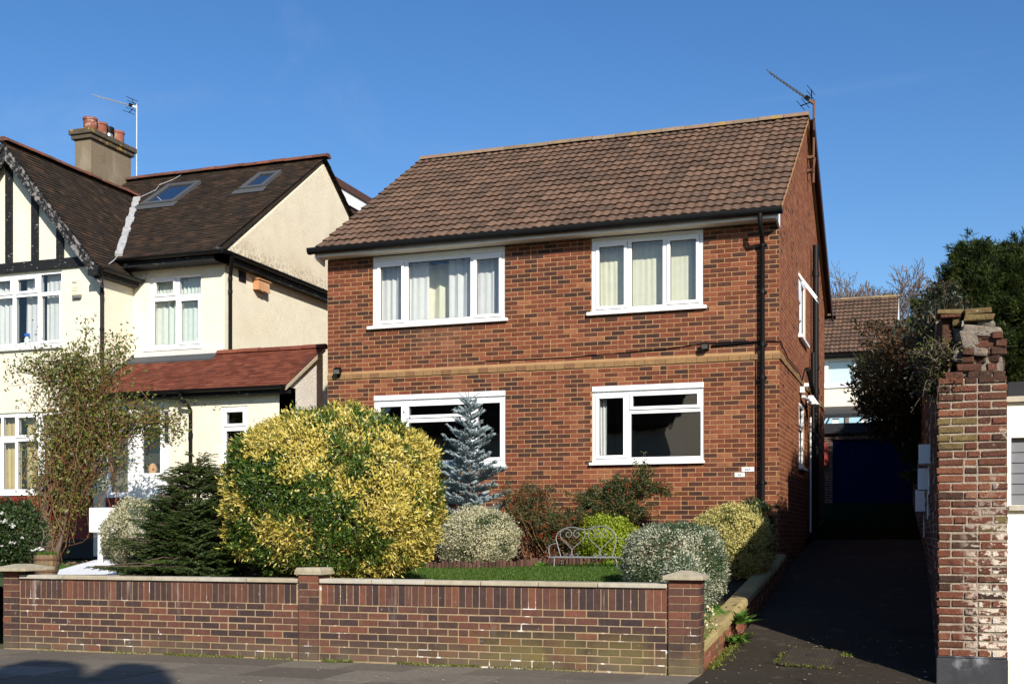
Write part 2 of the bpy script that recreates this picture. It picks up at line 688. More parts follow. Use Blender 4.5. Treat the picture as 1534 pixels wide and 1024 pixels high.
def leaves(name, pos, dirs, L, W, tint, mat, parent=None, fold=0.3, loc=None, nrm=None, widest=0.5):
    """one mesh of many folded leaf blades; pos, dirs (N,3); L, W, tint scalars or (N,)"""
    n = len(pos)
    base = base_of(parent) if parent is not None else Vector(loc or (0, 0, 0))
    pos = np.asarray(pos, dtype=np.float64) - np.array(base)
    D = unit(np.asarray(dirs, dtype=np.float64))
    R = RNG.normal(size=(n, 3)) if nrm is None else np.asarray(nrm) + RNG.normal(size=(n, 3)) * 0.35
    S = unit(np.cross(D, R))
    Nn = np.cross(S, D)
    L = np.broadcast_to(np.asarray(L, dtype=np.float64), (n,))[:, None]
    W = np.broadcast_to(np.asarray(W, dtype=np.float64), (n,))[:, None]
    mid = pos + D * L * widest
    v = np.empty((n, 4, 3))
    v[:, 0] = pos
    v[:, 1] = mid + S * W * 0.5 + Nn * W * fold * 0.5
    v[:, 2] = pos + D * L - Nn * L * 0.12
    v[:, 3] = mid - S * W * 0.5 + Nn * W * fold * 0.5
    idx = (np.arange(n) * 4)[:, None] + np.array([0, 1, 2, 0, 2, 3])[None, :]
    me = bpy.data.meshes.new(name)
    me.vertices.add(4 * n)
    me.vertices.foreach_set('co', v.reshape(-1).astype(np.float32))
    me.loops.add(6 * n)
    me.loops.foreach_set('vertex_index', idx.reshape(-1).astype(np.int32))
    me.polygons.add(2 * n)
    me.polygons.foreach_set('loop_start', (np.arange(2 * n) * 3).astype(np.int32))
    at = me.attributes.new('tint', 'FLOAT_COLOR', 'FACE')
    c = np.ones((2 * n, 4), dtype=np.float32)
    c[:, 0] = np.repeat(np.broadcast_to(np.asarray(tint, dtype=np.float64), (n,)), 2)
    at.data.foreach_set('color', c.ravel())
    me.update(calc_edges=True)
    me.validate()
    me.materials.append(mat)
    return link(name, me, parent, loc)

def sphere_dirs(n):
    return unit(RNG.normal(size=(n, 3)))

def ball_points(n, c, r, rough=0.08, freq=2.2, seed=0, depth=0.10, zmin=None, power=1.0):
    """points near the surface of a bumpy ellipsoid and their outward directions"""
    d = sphere_dirs(n)
    rr = d
    if power != 1.0:   # power > 2 squares the form off a little
        rr = d * ((np.abs(d) ** power).sum(axis=1) ** (-1 / power))[:, None]
    k = 1 + rough * (vnoise(d * freq + 17.3, seed) - 0.5) * 2 + rough * 0.6 * (vnoise(d * freq * 3.1 + 5.1, seed + 1) - 0.5) * 2
    k = k + rough * 0.55 * (vnoise(d * freq * 9.0 + 2.7, seed + 2) - 0.5) * 2
    k = k - np.abs(RNG.normal(size=n)) * depth
    p = np.asarray(c) + rr * np.asarray(r) * k[:, None]
    o = unit(d / np.asarray(r))
    if zmin is not None:
        q = p[:, 2] > zmin
        p, o = p[q], o[q]
    return p, o

def branch_tree(mb, p, d, length, r, depth, spread=0.5, up=0.12, kids=3, shrink=0.72, wob=0.12, minr=0.004, tips=None, sides=5):
    p = Vector(p)
    d = Vector(d).normalized()
    pts = [p]
    rs = [r]
    n = 4
    for i in range(n):
        d = (d + Vector((random.gauss(0, wob), random.gauss(0, wob), random.gauss(0, wob) + up * 0.25))).normalized()
        p = p + d * (length / n)
        pts.append(p)
        rs.append(max(minr, r * (1 - 0.4 * (i + 1) / n)))
    mb.tube(pts, rs, sides if r > 0.02 else 4, cap=False)
    if depth == 0:
        if tips is not None:
            tips.append((pts[-1], d))
        return
    for k in range(kids):
        a = d.orthogonal().normalized()
        a.rotate(Matrix.Rotation(random.uniform(0, 2 * math.pi), 3, d))
        nd = (d + a * random.uniform(spread * 0.5, spread * 1.3) + Vector((0, 0, up))).normalized()
        s = pts[-1] if k < 2 else pts[random.randint(2, n - 1)]
        branch_tree(mb, s, nd, length * shrink * random.uniform(0.75, 1.15), rs[-1] * random.uniform(0.6, 0.85), depth - 1,
                    spread, up, kids, shrink, wob, minr, tips, sides)
# ------------------------------------------------------------------ material library
MAT = {}
MAT['brick'] = mk('house brick', [(0.0, (0.050, 0.026, 0.021)), (0.16, (0.070, 0.030, 0.022)), (0.34, (0.125, 0.040, 0.022)),
                                  (0.62, (0.170, 0.052, 0.029)), (0.88, (0.212, 0.071, 0.038)), (1.0, (0.26, 0.105, 0.052))], 'tint',
                  rough=0.9, spec=0.15, nscale=9, nvar=0.28, bump=0.5, bscale=120, bdist=0.006,
                  stains=[(0.9, 0.52, 0.75, (0.085, 0.045, 0.034), 0.5), (0.7, 0.55, 0.75, (0.24, 0.115, 0.065), 0.4), (2.2, 0.60, 0.78, (0.055, 0.033, 0.028), 0.6, (2.2, 2.2, 0.3)), (17, 0.72, 0.77, (0.42, 0.33, 0.26), 0.6)])
MAT['mortar'] = mk('tan mortar', [(0, (0.33, 0.185, 0.088)), (1, (0.43, 0.262, 0.135))], 'noise', rough=0.95, spec=0.1, nscale=5, nvar=0.15,
                   bump=0.4, bscale=150, bdist=0.004)
MAT['string'] = mk('string course tile', [(0, (0.22, 0.13, 0.058)), (0.6, (0.27, 0.158, 0.068)), (1, (0.18, 0.09, 0.045))], 'tint', rough=0.9, nscale=8,
                   nvar=0.25, bump=0.3)
MAT['upvc'] = mk('white window plastic', (0.86, 0.86, 0.86), rough=0.32, spec=0.45, nvar=0.03, nscale=2)
MAT['upvc_old'] = mk('white painted board', (0.80, 0.80, 0.79), rough=0.5, nvar=0.06, nscale=6, stains=[(9, 0.68, 0.76, (0.38, 0.36, 0.32), 0.5, (0.4, 0.4, 3))])
MAT['seal'] = mk('grey window seal', (0.16, 0.16, 0.165), rough=0.7, nvar=0)
MAT['rubber'] = mk('black glazing gasket', (0.03, 0.03, 0.03), rough=0.6, nvar=0)
MAT['glass'] = mk_glass('window glass')
MAT['net'] = mk('white net curtain', (0.80, 0.80, 0.78), rough=0.95, spec=0.05, nvar=0.06, nscale=3, trans=0.3)
MAT['cream_curtain'] = mk('cream curtain', (0.78, 0.76, 0.58), rough=0.95, spec=0.05, nvar=0.08, nscale=4, trans=0.25)
MAT['pale_curtain'] = mk('pale green white curtain', (0.74, 0.80, 0.74), rough=0.95, spec=0.05, nvar=0.08, nscale=4, trans=0.25)
MAT['tan_curtain'] = mk('tan curtain', (0.56, 0.45, 0.24), rough=0.95, spec=0.05, nvar=0.12, nscale=4, trans=0.2)
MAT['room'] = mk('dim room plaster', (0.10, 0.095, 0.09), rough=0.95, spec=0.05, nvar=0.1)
MAT['black'] = mk('black rainwater plastic', (0.006, 0.006, 0.006), rough=0.5, spec=0.2, nvar=0.15, nscale=8)
MAT['fascia'] = mk('white fascia', (0.84, 0.84, 0.83), rough=0.4, nvar=0.03)
MAT['soffit'] = mk('cream soffit', (0.76, 0.68, 0.55), rough=0.7, nvar=0.08, nscale=2)
MAT['concrete_tile'] = mk('brown concrete roof tile', [(0, (0.098, 0.066, 0.048)), (0.35, (0.124, 0.079, 0.056)), (0.7, (0.146, 0.090, 0.062)), (1, (0.168, 0.104, 0.070))], 'tint',
                          rough=0.95, spec=0.12, nscale=7, nvar=0.24, bump=0.6, bscale=70, bdist=0.01,
                          stains=[(20, 0.65, 0.72, (0.55, 0.52, 0.47), 0.8), (4.5, 0.62, 0.78, (0.075, 0.060, 0.052), 0.4), (6, 0.62, 0.76, (0.115, 0.105, 0.055), 0.35), (1.5, 0.55, 0.75, (0.088, 0.062, 0.048), 0.45, (2.2, 0.4, 0.4))])
MAT['lichen_ridge'] = mk('lichened ridge tile', [(0, (0.17, 0.125, 0.085)), (0.5, (0.25, 0.18, 0.12)), (1, (0.22, 0.14, 0.10))], 'tint', rough=0.95, nscale=8, nvar=0.3, bump=0.5,
                         stains=[(2.5, 0.56, 0.68, (0.33, 0.22, 0.04), 0.8), (6, 0.58, 0.7, (0.15, 0.12, 0.09), 0.7)])
MAT['render'] = mk('cream roughcast', (0.82, 0.765, 0.61), rough=0.95, spec=0.1, nvar=0.07, nscale=1.2, bump=1.0, bscale=55, bdist=0.02, bdetail=6,
                   stains=[(0.8, 0.56, 0.8, (0.70, 0.60, 0.40), 0.45), (42, 0.66, 0.74, (0.45, 0.38, 0.26), 0.5), (2.5, 0.62, 0.85, (0.44, 0.38, 0.27), 0.35, (1, 1, 0.35))])
MAT['render_stained'] = mk('weathered cream roughcast', (0.76, 0.675, 0.51), rough=0.95, spec=0.1, nvar=0.08, nscale=1.2, bump=1.0, bscale=55, bdist=0.02, bdetail=6,
                           stains=[(0.9, 0.5, 0.75, (0.56, 0.44, 0.28), 0.5), (42, 0.62, 0.72, (0.32, 0.26, 0.17), 0.6), (13.0, 0.46, 0.60, (0.13, 0.11, 0.07), 0.6, (1, 1, 1), (7.2, 6.75))])
MAT['grey_render'] = mk('grey roughcast', (0.72, 0.68, 0.62), rough=0.95, spec=0.1, nvar=0.1, nscale=2, bump=1.0, bscale=55, bdist=0.02,
                        stains=[(45, 0.6, 0.7, (0.30, 0.28, 0.26), 0.6)])
MAT['old_tile'] = mk('dark clay roof tile', [(0, (0.028, 0.022, 0.017)), (0.5, (0.040, 0.029, 0.021)), (0.85, (0.053, 0.035, 0.024)), (1, (0.080, 0.046, 0.029))], 'tint', rough=0.95, spec=0.12,
                     nscale=3, nvar=0.35, bump=0.5, bscale=60,
                     stains=[(0.9, 0.52, 0.72, (0.020, 0.017, 0.016), 0.7), (1.3, 0.56, 0.74, (0.085, 0.070, 0.022), 0.55, (1, 1, 1), (8.6, 9.8)), (22, 0.70, 0.76, (0.45, 0.42, 0.36), 0.6), (1.6, 0.64, 0.75, (0.085, 0.042, 0.03), 0.4)])
MAT['red_ridge'] = mk('red ridge tile', [(0, (0.10, 0.042, 0.028)), (0.5, (0.18, 0.062, 0.036)), (1, (0.085, 0.048, 0.036))], 'tint', rough=0.9, nscale=6, nvar=0.3, bump=0.4,
                      stains=[(4, 0.58, 0.7, (0.32, 0.20, 0.04), 0.6), (2.5, 0.55, 0.7, (0.06, 0.042, 0.034), 0.7)])
MAT['red_tile'] = mk('red clay roof tile', [(0, (0.115, 0.034, 0.021)), (0.5, (0.158, 0.048, 0.029)), (1, (0.20, 0.066, 0.040))], 'tint', rough=0.9, spec=0.15, nscale=3, nvar=0.25, bump=0.4,
                     stains=[(2.2, 0.58, 0.75, (0.07, 0.035, 0.03), 0.6), (25, 0.71, 0.77, (0.55, 0.45, 0.38), 0.5)])
MAT['lead'] = mk('grey lead flashing', (0.055, 0.06, 0.068), rough=0.7, nvar=0.2, nscale=5)
MAT['white_mortar'] = mk('whitened valley mortar', [(0, (0.20, 0.20, 0.20)), (1, (0.50, 0.50, 0.50))], 'noise', rough=0.9, nscale=9, nvar=0.3, bump=0.7, bscale=30)
MAT['timber'] = mk('flaking black timber', (0.012, 0.012, 0.012), rough=0.7, nvar=0.3, nscale=8, bump=0.4, bscale=60,
                   stains=[(9, 0.50, 0.62, (0.27, 0.25, 0.24), 0.8, (1, 1, 1)), (24, 0.58, 0.66, (0.36, 0.34, 0.33), 0.7)])
MAT['timber_dark'] = mk('black painted timber', (0.012, 0.012, 0.012), rough=0.6, nvar=0.3, nscale=8, stains=[(9, 0.62, 0.68, (0.40, 0.38, 0.36), 0.8, (1, 1, 3))])
MAT['pebbledash'] = mk('brown pebbledash chimney', [(0, (0.13, 0.10, 0.065)), (1, (0.28, 0.225, 0.15))], 'noise', rough=0.95, nscale=30, nvar=0.25, bump=0.8, bscale=70, bdist=0.02,
                       stains=[(1.5, 0.55, 0.7, (0.34, 0.30, 0.23), 0.5, (1, 1, 0.3)), (2.0, 0.55, 0.72, (0.08, 0.062, 0.045), 0.6)])
MAT['chimney_cap'] = mk('lichened cement cap', [(0, (0.05, 0.042, 0.032)), (1, (0.12, 0.095, 0.065))], 'noise', rough=0.95, nscale=8, nvar=0.3, bump=0.6,
                        stains=[(4, 0.55, 0.64, (0.40, 0.24, 0.025), 0.9)])
MAT['terracotta'] = mk('terracotta pot', [(0, (0.20, 0.062, 0.038)), (1, (0.27, 0.10, 0.066))], 'tint', rough=0.85, nscale=9, nvar=0.15, stains=[(5, 0.56, 0.68, (0.5, 0.42, 0.37), 0.6)])
MAT['steel'] = mk('galvanised metal', (0.55, 0.56, 0.58), rough=0.4, metal=0.9, nvar=0.1)
MAT['alu'] = mk('dull aerial metal', (0.20, 0.21, 0.22), rough=0.5, metal=0.6, nvar=0.15)
MAT['pale_alu'] = mk('pale aerial metal', (0.62, 0.64, 0.66), rough=0.5, metal=0.3, nvar=0.15)
MAT['rust'] = mk('rusty mast', (0.13, 0.065, 0.04), rough=0.8, nvar=0.3, nscale=20)
MAT['sky_frame'] = mk('grey rooflight frame', (0.075, 0.077, 0.08), rough=0.45, nvar=0.1)
MAT['sky_glass'] = mk_glass('rooflight glass', (0.5, 0.55, 0.6), 2.2, 1.9)
MAT['brown_clad'] = mk('brown tile hanging', [(0, (0.055, 0.026, 0.022)), (1, (0.085, 0.040, 0.032))], 'tint', rough=0.9, nvar=0.2, nscale=4)
MAT['brown_barge'] = mk('brown bargeboard', (0.055, 0.035, 0.036), rough=0.7, nvar=0.15)
MAT['red_paint'] = mk('red painted brick', (0.20, 0.025, 0.018), rough=0.6, nvar=0.2, nscale=6, bump=0.4, bscale=20, stains=[(3, 0.6, 0.75, (0.10, 0.02, 0.018), 0.6)])
MAT['black_plinth'] = mk('black plinth', (0.015, 0.015, 0.018), rough=0.6, nvar=0.2)
MAT['dark_int'] = mk('dark interior', (0.035, 0.034, 0.032), rough=0.9, nvar=0.1)
MAT['frosted'] = mk('frosted door glass', (0.16, 0.155, 0.11), rough=0.25, spec=0.6, nvar=0.25, nscale=1.5)
MAT['wall_brick'] = mk('garden wall brick', [(0, (0.046, 0.032, 0.032)), (0.3, (0.066, 0.039, 0.034)), (0.6, (0.098, 0.048, 0.037)), (0.85, (0.122, 0.054, 0.038)), (1, (0.165, 0.066, 0.042))], 'tint',
                       rough=0.9, spec=0.15, nscale=12, nvar=0.28, bump=0.5, bscale=110, bdist=0.006,
                       stains=[(2.2, 0.60, 0.72, (0.42, 0.37, 0.33), 0.5, (3.0, 1, 0.35), (0.25, 0.7)), (1.1, 0.36, 0.56, (0.17, 0.145, 0.04), 0.8, (1, 1, 1), (0.42, 0.10), (-5.4, -3.6)), (2.0, 0.30, 0.60, (0.125, 0.10, 0.07), 0.75, (1, 1, 1), (0.24, 0.03)), (14, 0.68, 0.74, (0.5, 0.46, 0.42), 0.5)])
MAT['wall_mortar'] = mk('buff mortar', [(0, (0.26, 0.185, 0.11)), (1, (0.40, 0.30, 0.19))], 'noise', rough=0.95, spec=0.1, nscale=7, nvar=0.2, bump=0.4, bscale=120,
                        stains=[(1.4, 0.45, 0.6, (0.17, 0.15, 0.07), 0.7, (1, 1, 1), (0.32, 0.08)), (5, 0.60, 0.66, (0.78, 0.75, 0.71), 0.9)])
MAT['coping'] = mk('stone coping', [(0, (0.33, 0.285, 0.20)), (0.5, (0.40, 0.35, 0.26)), (1, (0.43, 0.40, 0.34))], 'tint', rough=0.9, nscale=7, nvar=0.18, bump=0.3,
                   stains=[(5, 0.55, 0.7, (0.22, 0.20, 0.13), 0.5), (20, 0.66, 0.74, (0.18, 0.16, 0.12), 0.6)])
MAT['cap_stone'] = mk('mossy cap stone', (0.36, 0.315, 0.225), rough=0.95, nscale=8, nvar=0.25, bump=0.5, stains=[(5, 0.5, 0.65, (0.20, 0.185, 0.10), 0.6)])
MAT['kerb_cope'] = mk('tan kerb coping', [(0, (0.27, 0.205, 0.085)), (1, (0.36, 0.28, 0.13))], 'tint', rough=0.9, nscale=6, nvar=0.25, bump=0.3, stains=[(4, 0.55, 0.7, (0.17, 0.15, 0.06), 0.5)])
MAT['kerb_brick'] = mk('orange kerb brick', [(0, (0.16, 0.05, 0.03)), (1, (0.30, 0.11, 0.055))], 'tint', rough=0.9, nscale=8, nvar=0.25, bump=0.4, stains=[(3, 0.5, 0.65, (0.12, 0.11, 0.04), 0.6)])
MAT['old_brick'] = mk('old red brick', [(0, (0.055, 0.033, 0.025)), (0.3, (0.105, 0.046, 0.030)), (0.7, (0.155, 0.057, 0.036)), (0.86, (0.19, 0.078, 0.045)), (0.9, (0.13, 0.092, 0.042)), (1, (0.17, 0.125, 0.052))], 'tint',
                      rough=0.95, spec=0.12, nscale=14, nvar=0.4, bump=0.9, bscale=60, bdist=0.015,
                      stains=[(9, 0.60, 0.70, (0.045, 0.03, 0.028), 0.6), (11, 0.47, 0.55, (0.62, 0.54, 0.44), 0.95, (1.0, 1, 1.5), (1.75, 1.2), (0.26, 0.45)), (10, 0.56, 0.63, (0.60, 0.52, 0.42), 0.9, (1.0, 1, 1.0), (3.0, 1.4), (0.50, 0.60)), (30, 0.66, 0.72, (0.5, 0.42, 0.34), 0.6)])
MAT['old_mortar'] = mk('crumbling lime mortar', [(0, (0.21, 0.165, 0.12)), (1, (0.42, 0.35, 0.27))], 'noise', rough=0.95, nscale=12, nvar=0.3, bump=0.8, bscale=45, bdist=0.02)
MAT['rubble'] = mk('weathered rubble stone', [(0, (0.12, 0.10, 0.085)), (1, (0.27, 0.225, 0.175))], 'noise', rough=0.95, nscale=9, nvar=0.35, bump=0.9, bscale=30, bdist=0.03,
                   stains=[(5, 0.56, 0.68, (0.32, 0.20, 0.05), 0.6), (7, 0.6, 0.68, (0.05, 0.04, 0.035), 0.7)])
MAT['black_tar'] = mk('tarred plinth', [(0, (0.022, 0.022, 0.026)), (1, (0.055, 0.055, 0.06))], 'noise', rough=0.8, nscale=4, nvar=0.3, bump=0.4,
                      stains=[(3.2, 0.50, 0.66, (0.26, 0.27, 0.29), 0.8), (5, 0.62, 0.7, (0.22, 0.12, 0.08), 0.7)])
MAT['side_brick'] = mk('dark boundary brick', [(0, (0.05, 0.032, 0.028)), (1, (0.13, 0.06, 0.045))], 'tint', rough=0.95, nscale=8, nvar=0.35, bump=0.6)
MAT['white_wall'] = mk('pale cream painted wall', (0.80, 0.76, 0.65), rough=0.85, nvar=0.05, nscale=2, bump=0.35, bscale=40, stains=[(3, 0.55, 0.75, (0.52, 0.47, 0.37), 0.4, (3, 1, 0.4)), (6, 0.5, 0.65, (0.36, 0.33, 0.27), 0.5, (1, 1, 1), (0.5, 0.0))])
MAT['shutter'] = mk('grey shutter', (0.155, 0.16, 0.175), rough=0.6, nvar=0.08)
MAT['asphalt'] = mk('driveway asphalt', [(0, (0.030, 0.024, 0.019)), (1, (0.062, 0.051, 0.040))], 'noise', rough=1.0, spec=0.03, nscale=40, nvar=0.35, bump=0.6, bscale=160, bdist=0.01,
                    stains=[(0.9, 0.5, 0.75, (0.062, 0.054, 0.045), 0.6), (55, 0.70, 0.74, (0.42, 0.38, 0.33), 0.8), (7, 0.60, 0.72, (0.075, 0.066, 0.055), 0.5), (1.6, 0.56, 0.72, (0.045, 0.045, 0.022), 0.5), (3.5, 0.60, 0.64, (0.105, 0.090, 0.072), 0.35), (1.1, 0.62, 0.66, (0.020, 0.018, 0.016), 0.5)])
MAT['mossy_yard'] = mk('mossy rear yard', [(0, (0.008, 0.010, 0.005)), (1, (0.020, 0.022, 0.009))], 'noise', rough=1.0, spec=0.0, nscale=4, nvar=0.3, bump=0.6)  # moss colour darkened to deepen the shade of the far drive
MAT['slab'] = mk('paving slab', [(0, (0.108, 0.092, 0.072)), (0.7, (0.180, 0.157, 0.124)), (1, (0.36, 0.33, 0.275))], 'tint', rough=0.92, spec=0.15, nscale=9, nvar=0.25, bump=0.3, bscale=120, bdist=0.006,
                 stains=[(1.3, 0.5, 0.75, (0.088, 0.082, 0.066), 0.5), (18, 0.69, 0.74, (0.27, 0.25, 0.22), 0.6), (3, 0.62, 0.74, (0.17, 0.16, 0.14), 0.4)])
MAT['joint'] = mk('sandy joint', (0.06, 0.052, 0.034), rough=1, nvar=0.3, nscale=20)
MAT['kerbstone'] = mk('grey kerbstone', (0.22, 0.21, 0.2), rough=0.9, nvar=0.2, nscale=6, bump=0.3)
MAT['soil'] = mk('dark garden soil', [(0, (0.028, 0.020, 0.014)), (1, (0.065, 0.045, 0.028))], 'noise', rough=1, nscale=9, nvar=0.3, bump=1.0, bscale=25, bdist=0.05)
MAT['lawn_base'] = mk('lawn earth', [(0, (0.030, 0.050, 0.012)), (1, (0.06, 0.09, 0.02))], 'noise', rough=1, nscale=9, nvar=0.3, bump=0.6)
MAT['earth'] = mk('rough grassland', [(0, (0.05, 0.055, 0.025)), (1, (0.10, 0.10, 0.05))], 'noise', rough=1, nscale=0.6, nvar=0.3)
MAT['iron'] = mk('cast iron cover', (0.040, 0.030, 0.023), rough=0.75, metal=0.2, nvar=0.3, nscale=14, stains=[(6, 0.55, 0.68, (0.07, 0.075, 0.02), 0.6)])
MAT['bench_metal'] = mk('weathered grey bench metal', (0.20, 0.20, 0.21), rough=0.6, metal=0.2, nvar=0.25, nscale=20)
MAT['log'] = mk('brown log roll', [(0, (0.055, 0.030, 0.022)), (1, (0.12, 0.060, 0.042))], 'tint', rough=0.95, nscale=14, nvar=0.3, bump=0.5, stretch=(1, 1, 0.25))
MAT['barrel'] = mk('oak barrel wood', [(0, (0.14, 0.095, 0.05)), (1, (0.22, 0.155, 0.085))], 'tint', rough=0.85, nscale=10, nvar=0.25, stretch=(1, 1, 0.3))
MAT['bark'] = mk('brown bark', [(0, (0.07, 0.05, 0.036)), (1, (0.16, 0.115, 0.08))], 'noise', rough=0.95, nscale=12, nvar=0.3, bump=0.8, bscale=30, stretch=(1, 1, 0.3))
MAT['pale_bark'] = mk('pale winter bark', [(0, (0.11, 0.085, 0.075)), (1, (0.20, 0.165, 0.145))], 'noise', rough=0.95, nscale=6, nvar=0.2)
MAT['red_stem'] = mk('reddish bare stems', [(0, (0.10, 0.045, 0.025)), (0.6, (0.17, 0.075, 0.038)), (1, (0.25, 0.155, 0.08))], 'tint', rough=0.9, nvar=0.2)
MAT['dry'] = mk('dry stalks', [(0, (0.075, 0.058, 0.042)), (1, (0.19, 0.155, 0.11))], 'tint', rough=0.95, nvar=0.2)
MAT['twig_litter'] = mk('fallen twigs', [(0, (0.13, 0.075, 0.045)), (1, (0.25, 0.16, 0.10))], 'tint', rough=0.95, nvar=0.2)
MAT['plain_white'] = mk('white painted metal', (0.84, 0.84, 0.83), rough=0.4, nvar=0.04)
MAT['path'] = mk('white path paint', (0.74, 0.76, 0.78), rough=0.8, nvar=0.06, nscale=4)
MAT['pine_box'] = mk('fresh pine boards', [(0, (0.48, 0.22, 0.10)), (1, (0.60, 0.36, 0.20))], 'tint', rough=0.8, nvar=0.15, nscale=18, stretch=(1, 1, 0.2))
MAT['ink'] = mk('black lettering', (0.01, 0.01, 0.01), rough=0.6, nvar=0)
MAT['alarm'] = mk('cream alarm box', (0.74, 0.70, 0.50), rough=0.5, nvar=0.03)
MAT['blue_door'] = mk('blue garage door', (0.004, 0.009, 0.042), spec=0.05, rough=0.9, nvar=0.15)
MAT['far_render'] = mk('pale far render', (0.74, 0.68, 0.55), rough=0.9, nvar=0.05)
MAT['blind'] = mk('pale blue window blind', (0.62, 0.72, 0.74), rough=0.6, nvar=0.04)
MAT['blue_plastic'] = mk('blue spray plastic', (0.03, 0.11, 0.55), rough=0.4, nvar=0)
MAT['fuchsia_red'] = mk('dark red sign', (0.18, 0.02, 0.015), rough=0.6, nvar=0.1)

def leafmat(name, cols, rough=0.45, spec=0.4, trans=0.28, nvar=0.18):
    return mk(name, cols, 'tint', rough=rough, spec=spec, nscale=5, nvar=nvar, trans=trans)
MAT['gold_leaf'] = leafmat('golden variegated leaf', [(0, (0.030, 0.066, 0.010)), (0.35, (0.070, 0.135, 0.018)), (0.49, (0.14, 0.20, 0.03)), (0.51, (0.46, 0.40, 0.07)), (0.8, (0.62, 0.50, 0.10)), (1, (0.72, 0.62, 0.22))], rough=0.35, spec=0.5)
MAT['silver_leaf'] = leafmat('cream variegated leaf', [(0, (0.05, 0.085, 0.03)), (0.42, (0.13, 0.165, 0.07)), (0.46, (0.40, 0.39, 0.22)), (1, (0.66, 0.62, 0.42))])
MAT['white_leaf'] = leafmat('white edged leaf', [(0, (0.04, 0.075, 0.03)), (0.48, (0.095, 0.145, 0.065)), (0.54, (0.36, 0.39, 0.27)), (1, (0.60, 0.60, 0.45))])
MAT['lemon_leaf'] = leafmat('pale yellow edged leaf', [(0, (0.05, 0.075, 0.018)), (0.4, (0.12, 0.145, 0.04)), (0.46, (0.42, 0.38, 0.10)), (1, (0.64, 0.57, 0.22))])
MAT['yew_leaf'] = leafmat('dark fir needle', [(0, (0.024, 0.044, 0.010)), (0.6, (0.062, 0.098, 0.022)), (1, (0.13, 0.165, 0.036))], rough=0.5, spec=0.3)
MAT['spruce_leaf'] = leafmat('blue spruce needle', [(0, (0.17, 0.225, 0.235)), (0.6, (0.34, 0.41, 0.42)), (1, (0.50, 0.58, 0.59))], rough=0.6, spec=0.25, trans=0.1)
MAT['pyr_leaf'] = leafmat('bronze green leaf', [(0, (0.024, 0.042, 0.013)), (0.55, (0.060, 0.088, 0.024)), (0.8, (0.110, 0.110, 0.032)), (1, (0.16, 0.070, 0.032))])
MAT['lime_leaf'] = leafmat('lime green leaf', [(0, (0.10, 0.18, 0.012)), (0.5, (0.27, 0.36, 0.025)), (1, (0.46, 0.50, 0.05))], trans=0.35)
MAT['climb_leaf'] = leafmat('olive climber leaf', [(0, (0.050, 0.066, 0.014)), (0.55, (0.125, 0.150, 0.028)), (0.82, (0.22, 0.22, 0.04)), (1, (0.20, 0.085, 0.035))])
MAT['rose_leaf'] = leafmat('dark shrub leaf', [(0, (0.016, 0.034, 0.010)), (1, (0.060, 0.098, 0.026))])
MAT['petal'] = leafmat('white petal', [(0, (0.74, 0.72, 0.66)), (1, (0.84, 0.82, 0.78))], trans=0.3, nvar=0.05)
MAT['cream_petal'] = leafmat('cream flower', [(0, (0.76, 0.72, 0.55)), (1, (0.80, 0.62, 0.25))], trans=0.3, nvar=0.05)
MAT['weed_leaf'] = leafmat('bright weed leaf', [(0, (0.045, 0.12, 0.018)), (1, (0.13, 0.25, 0.035))], trans=0.35)
MAT['grass'] = leafmat('lawn grass blade', [(0, (0.040, 0.095, 0.012)), (1, (0.115, 0.20, 0.026))], trans=0.35)
MAT['moss'] = leafmat('moss and weed', [(0, (0.07, 0.075, 0.015)), (1, (0.17, 0.20, 0.03))], trans=0.2)
MAT['cypress_leaf'] = leafmat('cypress spray', [(0, (0.014, 0.027, 0.008)), (0.55, (0.043, 0.066, 0.015)), (1, (0.105, 0.122, 0.028))], rough=0.6, spec=0.2)
MAT['ivy_leaf'] = leafmat('dark creeper leaf', [(0, (0.014, 0.020, 0.009)), (0.7, (0.038, 0.042, 0.017)), (1, (0.10, 0.048, 0.025))])
MAT['berry'] = mk('red berry', (0.40, 0.035, 0.015), rough=0.35, spec=0.5, nvar=0.1)
# ------------------------------------------------------------------ levels
def drive_z(y):
    pts = ((-1e9, 0.0), (11.0, 0.0), (13.0, 0.13), (15.0, 0.31), (16.7, 0.54), (18.4, 0.80), (20.5, 1.04), (23.4, 1.30), (36.0, 2.20), (60.0, 2.9), (1e9, 2.9))
    for (a, za), (b, zb) in zip(pts, pts[1:]):
        if y < b:
            return za + (zb - za) * (y - a) / (b - a)
    return 2.9

def fall(x, y):   # the crossover and the foot of the drive dip towards the old pier
    k = min(1, max(0, (x + 1.9) / 1.9)) * min(1, max(0, (17 - y) / 4))
    return -0.085 * k

def soil_z(x, y):
    z = 0.69 + 0.03 * max(0, y - 13)
    if x < -9.9:
        z = 0.70 + 0.018 * max(0, y - 12.5)
    k = min(1, max(0, (x + 3.6) / 1.4))
    return z * (1 - k) + min(z, drive_z(y) + 0.13) * k

def sheet(name, xs, ys, zf, mat, kind='structure', parent=None):
    mb = MB()
    W = len(xs)
    for y in ys:
        for x in xs:
            mb.v.append((x, y, zf(x, y)))
    for j in range(len(ys) - 1):
        for i in range(W - 1):
            mb.f.append((j * W + i, j * W + i + 1, (j + 1) * W + i + 1, (j + 1) * W + i))
            mb.m.append(0)
            mb.t.append(0.5)
    o = mb.build(name, mat, parent, smooth=True)
    if kind: o['kind'] = kind
    return o

